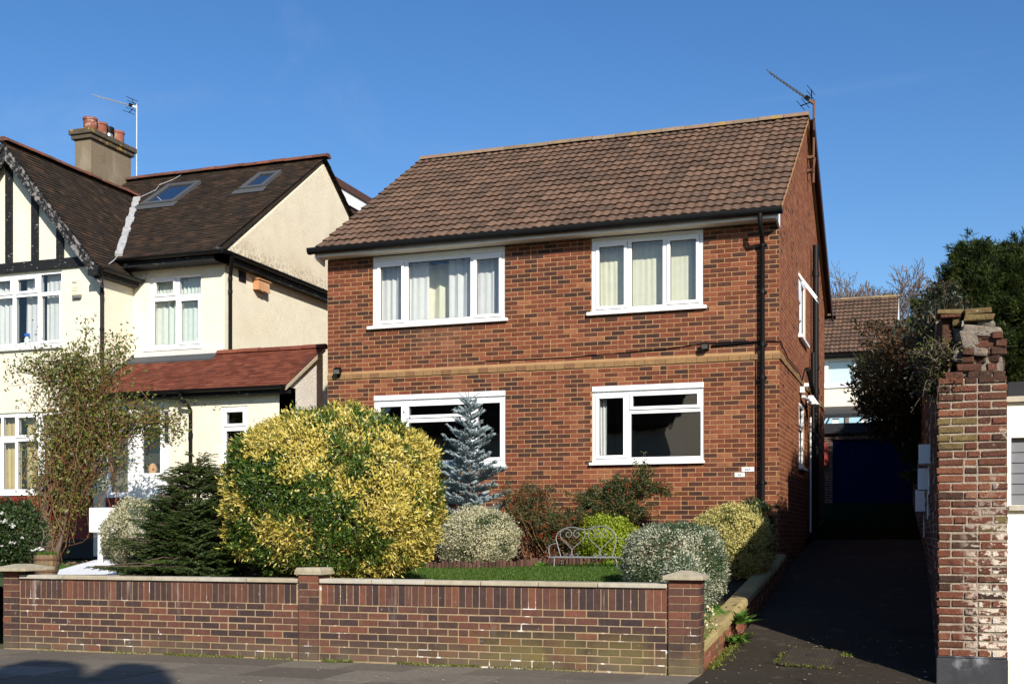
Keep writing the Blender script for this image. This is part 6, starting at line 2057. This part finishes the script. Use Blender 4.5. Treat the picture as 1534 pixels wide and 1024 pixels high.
# blue spruce
sp0 = P(702, 800, 18.35)
spb = Vector((sp0.x, sp0.y, soil_z(sp0.x, sp0.y)))
ts = thing('blue_spruce', 'young blue spruce with stiff tiered branches between the lower windows', 'tree', tuple(spb))
H = 3.42 - spb.z
mb, NP, ND, NL = MB(), [], [], []
mt = MB()
mt.tube([spb, spb + Vector((0.02, 0, H * .5)), spb + Vector((-.03, 0, H * .9)), spb + Vector((0.0, 0, H))], [0.045, 0.028, 0.010, 0.004], 8)
mt.tube([spb + Vector((0, 0, H)), spb + Vector((0.0, 0, H + 0.28))], [0.006, 0.003], 5)
mt.build('trunk', MAT['bark'], ts)
def finger(a, b, r):
    """a spruce twig: a stem thick with short needles"""
    L = (b - a).length
    mb.tube([a, a.lerp(b, .15), a.lerp(b, .85), b], [r * .4, r * .62, r * .62, r * .3], 5, t=random.uniform(0, .6))
    d = (b - a).normalized()
    k = int(L / 0.0022)
    for _ in range(k):
        q = a.lerp(b, random.random())
        o = Vector((random.gauss(0, 1), random.gauss(0, 1), random.gauss(0, 1)))
        o = (o - d * o.dot(d)).normalized()
        NP.append(q); ND.append(o + d * .7); NL.append(r * random.uniform(.9, 1.5))
z = 0.30
while z < H - 0.05:
    f = z / H
    rmax = 0.75 * (1 - f) ** 0.72 + 0.06
    nb_ = 8 if f < .8 else 5
    ph = random.uniform(0, 6.28)
    for k in range(nb_):
        a = ph + 2 * math.pi * k / nb_ + random.gauss(0, .2)
        L = rmax * random.uniform(.62, 1.08) * (1.22 if (math.cos(a) > .6 and .2 < f < .55) else 1)
        rise = 0.20 + 0.7 * f ** 2
        st0 = spb + Vector((0, 0, z + random.uniform(-.05, .05)))
        e = st0 + Vector((math.cos(a) * L, math.sin(a) * L, L * rise))
        m_ = st0.lerp(e, .5) - Vector((0, 0, .05 * L))
        n = max(1, int(L / 0.075))
        for i in range(n):
            g = 0.25 + 0.75 * i / n
            q = st0.lerp(m_, g * 2) if g < .5 else m_.lerp(e, g * 2 - 1)
            side_ = Vector((-math.sin(a), math.cos(a), 0))
            for sg in (1, -1):
                ln = (0.06 + 0.16 * (1 - g)) * (0.55 + .6 * L) * random.uniform(.8, 1.3) + .03
                finger(q, q + side_ * sg * ln * .75 + (e - st0).normalized() * ln * .75 + Vector((0, 0, random.uniform(-.02, .05)))  , 0.024)
        finger(st0.lerp(m_, .7), m_, 0.022)
        finger(m_, e, 0.023)
    z += 0.165 if f < .8 else .12
for a in (0.3, 2.9, 4.6):
    q = spb + Vector((0, 0, H - .04))
    finger(q, q + Vector((math.cos(a) * .2, math.sin(a) * .1, .12)), 0.010)
mb.build('branches', MAT['spruce_leaf'], ts)
leaves('needles', np.array(NP), np.array(ND), np.array(NL), 0.0042, RNG.random(len(NP)), MAT['spruce_leaf'], ts, fold=0)

# dark fir leaning over the wall
fb0 = P(285, 862, 13.95)
tf = thing('fir_shrub', 'dark green spreading fir drooping over the wall coping', 'tree', (fb0.x, 12.0, soil_z(fb0.x, 12.0)))
fbx = Vector((fb0.x, 12.05, soil_z(fb0.x, 12.0)))
FP, FD, FL, FT = [], [], [], []
mb = MB()
mb.tube([fbx, fbx + Vector((0, 0, .8)), fbx + Vector((.05, 0, 1.5))], [0.06, 0.035, 0.01], 7)
def spray(a, b, w, tint0):
    """flat fir spray: side twigs each feathered with needles"""
    d = (b - a)
    L = d.length
    d = d.normalized()
    s = d.cross(Vector((0, 0, 1))).normalized()
    n = max(3, int(L / 0.035))
    for i in range(n):
        g = i / n
        q = a.lerp(b, g)
        for sg in (1, -1):
            ln = w * (1 - g * .75) * random.uniform(.6, 1.1) + .03
            e = q + (s * sg * .75 + d * .65).normalized() * ln + Vector((0, 0, -ln * .25 + random.gauss(0, .01)))
            k = max(3, int(ln / 0.011))
            if e.y < 11.34 and e.z < .87: continue
            td = (e - q).normalized()
            ts_ = td.cross(Vector((0, 0, 1))).normalized()
            for j in range(k):
                qq = q.lerp(e, (j + .5) / k)
                for s2 in (1, -1):
                    FP.append(qq); FD.append(ts_ * s2 * .8 + td * .7 + Vector((0, 0, random.gauss(.1, .2)))); FL.append(random.uniform(.018, .028)); FT.append(tint0 + random.uniform(-.2, .35))
Hf = 1.42
for k in range(640):
    f = random.random() ** 1.25
    z = 0.02 + Hf * f + random.gauss(0, .05)
    a = random.uniform(0, 6.28)
    R0 = (0.84 * (1 - f) ** 0.45 + 0.08) * random.uniform(.5, 1.08) * (1 + .16 * math.sin(a * 2 + 1) + .1 * math.sin(a * 5 + f * 9))
    ax = math.cos(a) * R0 * 1.0 + (-.05 if f < .5 else .06)
    ay = math.sin(a) * R0 * 0.75
    if ay < 0 and f < .22: ay *= 1.6
    tip = fbx + Vector((ax, ay, z + 0.10 * R0 - (.10 if f < .25 else 0)))
    if tip.y < 11.5: tip.z = max(tip.z, .95)
    st0 = fbx + Vector((ax * .35, ay * .35, max(z - .02, .18) if tip.y < 11.5 else z - .02))
    mb.tube([st0, st0.lerp(tip, .5) + Vector((0, 0, .03)), tip], [.008, .006, .003], 4, cap=False)
    spray(st0.lerp(tip, .25), tip, 0.15, random.uniform(.1, .6))
for k in range(420):   # dense inner growth near the ground
    f = random.random() * .62
    a = random.uniform(0, 6.28)
    R0 = random.uniform(.12, .62) * (1 - f * .5)
    c_ = fbx + Vector((math.cos(a) * R0, math.sin(a) * R0 * .75, .03 + Hf * f))
    spray(c_, c_ + Vector((math.cos(a) * .22, math.sin(a) * .18, random.uniform(-.03, .14))), .13, random.uniform(0, .45))
for a, f in ((2.6, .95), (2.9, 1.02), (0.5, .98), (0.1, .9), (1.6, 1.05), (3.4, .9), (5.5, .92)):
    st0 = fbx + Vector((.06, 0, Hf * (f - .12)))
    tip = st0 + Vector((math.cos(a) * .34, math.sin(a) * .2 - .05, .22))
    spray(st0, tip, .10, .4)
spray(fbx + Vector((.06, 0, 1.25)), fbx + Vector((.10, -.02, 1.60)), .12, .4)
spray(fbx + Vector((.06, 0.05, 1.25)), fbx + Vector((.0, .05, 1.52)), .12, .4)
mb.build('branches', MAT['bark'], tf)
leaves('needles', np.array(FP), np.array(FD), np.array(FL), 0.011, np.clip(FT, 0, 1), MAT['yew_leaf'], tf, fold=.1)

# tall cypresses behind the old pier
def cypress(label, c, r, n_cl, seed, tipx=0.0):
    zb_ = 1.5
    t = thing('cypress_tree', label, 'tree', (c[0], c[1], zb_))
    mb = MB()
    mb.tube([(c[0], c[1], zb_), (c[0] + tipx * .5, c[1], c[2]), (c[0] + tipx, c[1], c[2] + r[2] * .9)], [.16, .10, .02], 8)
    mb.build('trunk', MAT['bark'], t)
    p, o = ball_points(n_cl, c, r, 0.16, 2.6, seed, 0.13, zb_)
    hz = np.clip((p[:, 2] - c[2]) / r[2], -1, 1)
    tp_ = np.where(hz > 0, 1 - 0.55 * np.clip(hz, 0, 1) ** 1.3, 1 - .1 * hz ** 2)     # narrow towards the tip
    p[:, 0] = c[0] + (p[:, 0] - c[0]) * tp_ + tipx * np.clip(hz, 0, 1)
    p[:, 1] = c[1] + (p[:, 1] - c[1]) * tp_
    PP, DD, LL, TT = [], [], [], []
    per = 60
    main = unit(o * .6 + np.array([0, 0, .5]) + RNG.normal(size=o.shape) * .28)
    size = RNG.uniform(.26, .50, len(p))
    ct = np.clip(RNG.normal(.45, .22, len(p)) + .12 * (vnoise(p * 1.3, seed + 3) - .5) * 2, 0.02, .95)
    for k in range(per):
        f = RNG.random(len(p))
        q = p + main * (f * size)[:, None] + RNG.normal(size=p.shape) * (0.085 * (1.05 - f))[:, None] * (size / .35)[:, None]
        q[:, 2] -= 0.22 * f ** 2 * size
        PP.append(q); DD.append(main + RNG.normal(size=p.shape) * .28 + np.array([0, 0, -.45])); LL.append(RNG.uniform(.09, .19, len(p))); TT.append(np.clip(ct + RNG.normal(0, .12, len(p)), 0, 1))
    leaves('foliage', np.concatenate(PP), np.concatenate(DD), np.concatenate(LL), .021, np.concatenate(TT), MAT['cypress_leaf'], t, fold=.15)
    return t
cypress('tall dark green cypress rising behind the old brick pier', (1.25, 27.3, 4.2), (1.80, 1.5, 3.30), 2500, 51, -.25)
cypress('second cypress at the right edge of the picture, its tip further right', (2.55, 27.6, 4.2), (1.9, 1.5, 3.15), 2400, 57, -.55)
cypress('third cypress hidden behind the other two', (1.15, 32.6, 4.7), (1.45, 1.6, 2.7), 1500, 58, 0)  # unseen tree added to keep sun off the garage door
cypress('fourth cypress outside the picture on the right', (4.6, 30.4, 5.2), (1.9, 1.7, 3.8), 1300, 59, 0)  # unseen tree added to shade the far end of the drive

# overgrown shrub hanging over the boundary wall
ic = Vector((-0.42, 24.2, 4.1))
ball_bush('overhanging_shrub', 'dark ragged shrub overhanging the drive from the boundary wall', 'shrub', ic, (0.95, 2.6, 1.0), 15000, 0.11, 0.045, MAT['ivy_leaf'],
          lambda p, m: np.clip(RNG.random(m) * .75 + .35 * np.clip(p[:, 2] - 4.9, 0, 1), 0, 1), rough=.24, freq=3.2, seed=61, depth=.25, base=3.7, zcut=2.9, jit=.7)
loose_shrub('wall_shrub', 'bronze arching stems growing on top of the boundary wall', 'shrub', (0.1, 19.5, 4.3), bushy_stems((-0.1, 21.5, 4.05), 60, .75, 2.4, .62, lean=(-.25, 0), twigs=3, seed=21, wob=.16), MAT['red_stem'], MAT['ivy_leaf'], 16, .085, .030, lambda p, m: .35 + .65 * RNG.random(m))
# creeper added along the top of the boundary wall to heighten its shadow
def wall_creeper(name, label, y0, y1, z0, z1, n, seed):
    t = thing(name, label, 'creeper', (0.15, (y0 + y1) / 2, z0))
    y = RNG.uniform(y0, y1, n)
    f = RNG.random(n) ** 1.3
    e = np.clip(np.minimum(y - y0, y1 - y) / .5, .25, 1)
    top = z0 + (z1 - z0) * (.72 + .28 * vnoise(np.c_[y * 1.4, y * 0, y * 0 + seed], seed)) * e
    z = z0 - .25 + (top - z0 + .25) * f
    x = 0.19 + RNG.normal(size=n) * .17 * (1.1 - .5 * f)
    leaves('foliage', np.c_[x, y, z], RNG.normal(size=(n, 3)) * .7 + [0, 0, .35], RNG.uniform(.05, .10, n), .035, np.clip(RNG.random(n) * .9, 0, 1), MAT['ivy_leaf'], t)
    mb = MB()
    for k in range(12):
        a = y0 + (y1 - y0) * (k + .5) / 12
        mb.tube([(.12, a, z0 - .3), (.18 + random.gauss(0, .05), a + .1, z0 + .1), (.2, a + random.gauss(0, .2), z0 + (z1 - z0) * .6)], [.02, .014, .006], 5)
    mb.build('stems', MAT['bark'], t)
wall_creeper('wall_creeper', 'dark creeper heaped on the boundary wall behind the old pier', 16.7, 24.0, 4.25, 4.90, 15000, 3)
pcv = thing('pier_creeper', 'dark leafy growth spilling over the left side of the old pier top', 'creeper', (.12, 11.8, 2.7))
n = 2600
q = np.c_[RNG.normal(.10, .11, n), RNG.normal(11.75, .14, n), 2.62 + RNG.random(n) ** 1.2 * .42]
q[:, 0] -= (q[:, 2] - 2.6) * .05
leaves('foliage', q, RNG.normal(size=(n, 3)) + [-.2, -.4, -.2], RNG.uniform(.02, .055, n), .018, np.clip(RNG.random(n), 0, 1), MAT['ivy_leaf'], pcv)
wall_creeper('wall_creeper', 'low creeper on the stepped front part of the boundary wall', 13.6, 16.7, 3.70, 3.95, 4500, 5)
# dry weeds on the broken pier top
c5 = (0.20, 11.75, 2.72)
loose_shrub('dry_weeds', 'tangle of dry grey weeds sprouting from the broken pier top', 'weeds', c5, bushy_stems(c5, 34, .20, .16, .26, lean=(0.0, -.08), twigs=4, seed=31, wob=.06), MAT['dry'], MAT['climb_leaf'], 9, .03, .012, tp, stem_r=.004)
R = random.Random(4)
stl = [[Vector((x0, 11.9, 2.75)), Vector((x0 - .02, 11.9, 3.0)), Vector((x1, 11.9, z1))] for x0, x1, z1 in ((0.03, 0.0, 3.38), (0.05, 0.02, 3.42), (0.09, 0.06, 3.50), (0.06, .06, 3.2), (-0.02, -0.03, 3.2), (.11, .075, 3.3))]
loose_shrub('dry_stalks', 'tall pale dry stalks standing beside the pier cap', 'weeds', (0.05, 11.9, 2.75), stl, MAT['dry'], MAT['climb_leaf'], 3, .02, .008, tp, stem_r=.006)
st6 = []
for _ in range(26):
    a = Vector((0.12 + R.uniform(-.1, .25), 11.62 + R.uniform(-.05, .2), 2.72 + R.uniform(-.04, .1)))
    e = a + Vector((R.gauss(-.06, .12), R.uniform(-.22, -.04), -R.uniform(.05, .26)))
    st6.append([a, a.lerp(e, .45) + Vector((R.gauss(0, .03), -.05, .07)), e])
loose_shrub('dry_weeds', 'grey green weeds trailing down the face of the old pier', 'weeds', c5, st6, MAT['dry'], MAT['moss'], 12, .022, .010, tp, stem_r=.0035)

# bare trees beyond the far house
for i, (px, d, h, lab, r) in enumerate(((1268, 78, 11.6, 'wide bare winter tree behind the far house roof', .17), (1368, 74, 11.2, 'bare winter tree between the far house and the cypress', .17), (1232, 84, 11.4, 'bare winter tree just right of the brick house eaves', .14), (1338, 88, 11.8, 'slender bare winter tree at the far house gable', .13))):
    b = P(px, 0, d); b.z = 6.0
    t = thing('bare_tree', lab, 'tree', tuple(b), 'bare trees on the skyline')
    random.seed(40 + i)
    mb = MB()
    mb.tube([b - Vector((0, 0, 3)), b + Vector((0, 0, 3.2))], [r * 1.3, r], 7)
    mb.build('trunk', MAT['pale_bark'], t)
    mb = MB()
    for k in range(5):
        a = 2 * math.pi * k / 5 + random.random()
        branch_tree(mb, b + Vector((0, 0, 2.7 + .12 * k)), (math.cos(a) * .6, math.sin(a) * .6, 1.0), h * .275, r * .5, 6, spread=.68, up=.10, kids=3, shrink=.725, minr=.017)
    mb.build('crown', MAT['pale_bark'], t)
random.seed(99)

# tree behind the camera whose two clipped heads throw the rounded shadow on the pavement
tt_ = thing('pollard_tree', 'clipped street tree with two round heads behind the viewer, seen only by its shadow', 'tree', (4.3, -2.9, 0))
mb = MB()
mb.tube([(4.3, -2.9, 0), (4.35, -2.9, 4), (4.3, -2.9, 7.4)], [.22, .17, .12], 9)
sun_h = Vector((0.69, -0.72, 0)).normalized()
lat = Vector((0.72, 0.69, 0)).normalized()
heads = []
mb.build('trunk', MAT['bark'], tt_)
# ------------------------------------------------------------------ ground cover
def scatter_blades(name, label, cat, xy, zf, L, W, mat, lean=.35):
    pos = np.array([(x, y, zf(x, y)) for x, y in xy])
    m = len(pos)
    o = leaves(name, pos, RNG.normal(size=(m, 3)) * lean + [0, 0, 1], L * RNG.uniform(.5, 1.3, m), W, RNG.random(m), mat, None, fold=.2)
    return tagp(o, label, cat, kind='stuff')
xy = np.c_[RNG.uniform(-7.5, -3.3, 60000), RNG.uniform(13.6, 16.9, 60000)]
scatter_blades('grass', 'short green lawn grass in front of the bench', 'grass', xy, lambda x, y: soil_z(x, y) + .03, .055, .006, MAT['grass'])
# broad leaved weeds
def rosette(name, label, c, n, L, W, zc=None, spread=.05, mat='weed_leaf', upb=.5):
    c = Vector(c)
    t = thing(name, label, 'weed', tuple(c))
    pos = np.array(c) + RNG.normal(size=(n, 3)) * np.array([spread, spread, .01])
    a = RNG.random(n) * 6.28
    D = np.c_[np.cos(a), np.sin(a), RNG.uniform(.15, 1.3, n) * upb]
    leaves('leaf_rosette', pos, D, L * RNG.uniform(.6, 1.2, n), W * RNG.uniform(.7, 1.2, n), RNG.random(n), MAT[mat], t, fold=.35)
    return t
kt = lambda y: 0.22 + 0.079 * (y - 11.06) + 0.0042 * (y - 11.06) ** 2
rosette('leafy_weed', 'bright strap leaved weed growing out over the kerb wall onto the drive', (-2.0, 13.3, kt(13.3) - .08), 60, .26, .05, spread=.06)
rosette('leafy_weed', 'bright strap leaved weed at the foot of the kerb wall, lower down the drive', (-1.99, 12.9, drive_z(12.9) + .03), 40, .18, .042, spread=.08)
rosette('leafy_weed', 'leafy green plant behind the kerb coping at the edge of the shade', (-2.38, 13.9, soil_z(-2.38, 13.9)), 50, .26, .055, spread=.1)
rosette('leafy_weed', 'low green weed on the kerb coping close to the right pier', (-2.18, 11.62, kt(11.62)), 26, .15, .035, spread=.05)
for i, (x, y, lab) in enumerate(((-6.9, 16.0, 'leafy weed at the left end of the lawn beside the log edging'), (-6.6, 16.15, 'low leafy weed in the lawn, second from the left'), (-5.72, 16.45, 'pale leafy weed by the bend in the log edging'),
                                 (-5.35, 16.4, 'leafy weed just left of the bench'), (-4.5, 16.75, 'leafy weed under the wire bench'), (-4.1, 16.6, 'leafy weed under the right end of the bench'), (-7.05, 15.2, 'grey green seedling at the foot of the golden bush'))):
    rosette('leafy_weed', lab, (x, y, soil_z(x, y) + .03), 34, .17, .05, spread=.06)
t = thing('flowering_plant', 'small white and cream flowers between the right pier and the kerb wall', 'flowers', (-2.18, 11.75, .3))
n = 260
pos = np.c_[RNG.normal(-2.22, .07, n), RNG.normal(11.95, .22, n), RNG.uniform(.36, .58, n)]
leaves('blooms', pos, RNG.normal(size=(n, 3)) + [0, -.6, .6], .034, .030, RNG.random(n) ** 2, MAT['cream_petal'], t)['kind'] = 'stuff'
pos = np.c_[RNG.normal(-2.22, .08, 500), RNG.normal(11.95, .24, 500), RNG.uniform(.28, .5, 500)]
leaves('foliage', pos, RNG.normal(size=(500, 3)) + [0, 0, .5], .04, .018, RNG.random(500), MAT['weed_leaf'], t)
# moss along the wall foot, kerb foot and round the manhole
xy = []
for a, b, n in ((-8.6, -8.0, 120), (-7.9, -6.9, 700), (-6.75, -6.3, 150), (-5.95, -5.6, 500), (-5.1, -4.2, 700), (-4.1, -3.0, 200), (-9.6, -9.0, 60)):
    for _ in range(n):
        x = random.uniform(a, b)
        k = 0.10 * max(0, math.sin((x - a) / (b - a) * math.pi)) + .015
        xy.append((x, 11.03 - abs(random.gauss(0, k * .6))))
scatter_blades('moss', 'mossy weeds along the foot of the garden wall', 'moss', xy, lambda x, y: 0, .022, .012, MAT['moss'], .8)
xy = [(-2.0 + abs(random.gauss(0, .05)), random.uniform(11.3, 13.6)) for _ in range(900)]
scatter_blades('moss', 'weeds along the foot of the kerb wall', 'moss', xy, lambda x, y: drive_z(y), .035, .012, MAT['moss'], .7)
xy = []
for _ in range(700):
    s = random.random()
    x, y = random.choice([(mx0 + random.gauss(0, .03), my0 + s * .7), (mx0 + s * .53, my0 + random.gauss(0, .03)), (mx1 + abs(random.gauss(.03, .05)), my1 - s * .3), (mx0 + .5 * s, my1 + random.gauss(0, .02))])
    xy.append((x, y))
scatter_blades('moss', 'tufts of weeds growing round the manhole frame', 'moss', xy, lambda x, y: drive_z(y) + fall(x, y) + .01, .028, .010, MAT['moss'], .7)

# pale grit, chips and leaf bits on the drive and pavement
mb = MB()
for _ in range(320):
    x, y = (random.uniform(-1.85, .0), 8.6 + 5.2 * random.random() ** 1.0) if random.random() < .75 else (random.uniform(-9.5, -2.1), random.uniform(8.6, 10.95))
    z = drive_z(y) + fall(x, y) + .012 + (0.01 * math.sin(x * 2.1 + y * .7) if y > 11.5 else 0)
    r = random.uniform(.004, .014) * (1.8 if random.random() < .1 else 1)
    a = random.uniform(0, 6.28)
    q = [(x + r * math.cos(a + k * 1.57) * (1.5 if k % 2 else .8), y + r * math.sin(a + k * 1.57), z + random.uniform(-.002, .006)) for k in range(4)]
    mb.face(q)
tagp(mb.build('grit', MAT['coping']), 'pale grit and leaf bits scattered on the drive entrance and pavement', 'grit', kind='stuff')

# ------------------------------------------------------------------ shade tree heads
EL = rad(29.0)
sdir = Vector((0.588, -0.809, 0)).normalized() * math.cos(EL) + Vector((0, 0, math.sin(EL)))
for px, py, rx in ((66, 989, .46), (196, 993, .35)):
    g = P(px, py, 1.31 * F_PX / (py - Y_HZ)) + Vector((0.588, -0.809, 0)) * 2.2
    k = 7.9 / sdir.z
    c = g + sdir * k
    p_, o_ = ball_points(9000, c, (rx, rx, 1.2), .10, 3, 71, .2)
    leaves('crown', p_, o_ + RNG.normal(size=p_.shape) * .5, .09, .06, RNG.random(len(p_)), MAT['rose_leaf'], tt_)
    mb = MB(); mb.tube([(4.3, -2.9, 7.0), tuple(c)], [.09, .04], 7); mb.build('limb', MAT['bark'], tt_)

# ------------------------------------------------------------------ light, sky, camera
w = bpy.data.worlds.new('World')
scene.world = w
w.use_nodes = True
nt = w.node_tree
nt.nodes.clear()
out = nt.nodes.new('ShaderNodeOutputWorld')
bgk = nt.nodes.new('ShaderNodeBackground')
sky = nt.nodes.new('ShaderNodeTexSky')
sky.sky_type = 'NISHITA'
sky.sun_disc = False
sky.sun_elevation = EL
sky.sun_rotation = math.atan2(sdir.x, sdir.y)
sky.altitude = 100
sky.air_density = 1.0
sky.dust_density = 0.4
sky.ozone_density = 2.5
bgk.inputs['Strength'].default_value = 0.084
hs = nt.nodes.new('ShaderNodeHueSaturation')
hs.inputs['Hue'].default_value = 0.507
hs.inputs['Saturation'].default_value = 1.28
hs.inputs['Value'].default_value = 1.13
nt.links.new(sky.outputs[0], hs.inputs['Color'])
# a few faint wisps of high cloud
tcw = nt.nodes.new('ShaderNodeTexCoord')
mpw = nt.nodes.new('ShaderNodeMapping')
mpw.inputs['Rotation'].default_value = (0.3, 0.2, 0.9)
mpw.inputs['Scale'].default_value = (2.0, 7.0, 9.0)
nt.links.new(tcw.outputs['Generated'], mpw.inputs['Vector'])
wf = _step(nt, _noise(nt, mpw.outputs[0], 1.2, 5, 0.6, 0.6), 0.56, 0.86)
mw = nt.nodes.new('ShaderNodeMath'); mw.operation = 'MULTIPLY'
nt.links.new(wf, mw.inputs[0]); mw.inputs[1].default_value = 0.13
nt.links.new(_mix(nt, mw.outputs[0], hs.outputs[0], (5.5, 6.0, 6.8)), bgk.inputs[0])
nt.links.new(bgk.outputs[0], out.inputs[0])
ld = bpy.data.lights.new('sun', 'SUN')
ld.energy = 4.6
ld.angle = rad(0.53)
ld.color = (1.0, 0.93, 0.82)
lo = bpy.data.objects.new('sun', ld)
COL.objects.link(lo)
lo.rotation_euler = sdir.to_track_quat('Z', 'Y').to_euler()
cd = bpy.data.cameras.new('camera')
cam = bpy.data.objects.new('camera', cd)
COL.objects.link(cam)
cam.location = (0, 0, EYE)
cam.rotation_euler = (rad(90), 0, YAW)
cd.sensor_width = 36
cd.lens = F_PX / 1534 * 36
cd.shift_y = (Y_HZ - 512) / 1534
cd.clip_end = 2000
cd.clip_start = 0.05
scene.camera = cam
vs = scene.view_settings
vs.view_transform = 'Standard'
vs.look = 'None'
vs.exposure = 0.55
vs.gamma = 1
scene.cycles.max_bounces = 8
scene.cycles.transparent_max_bounces = 16
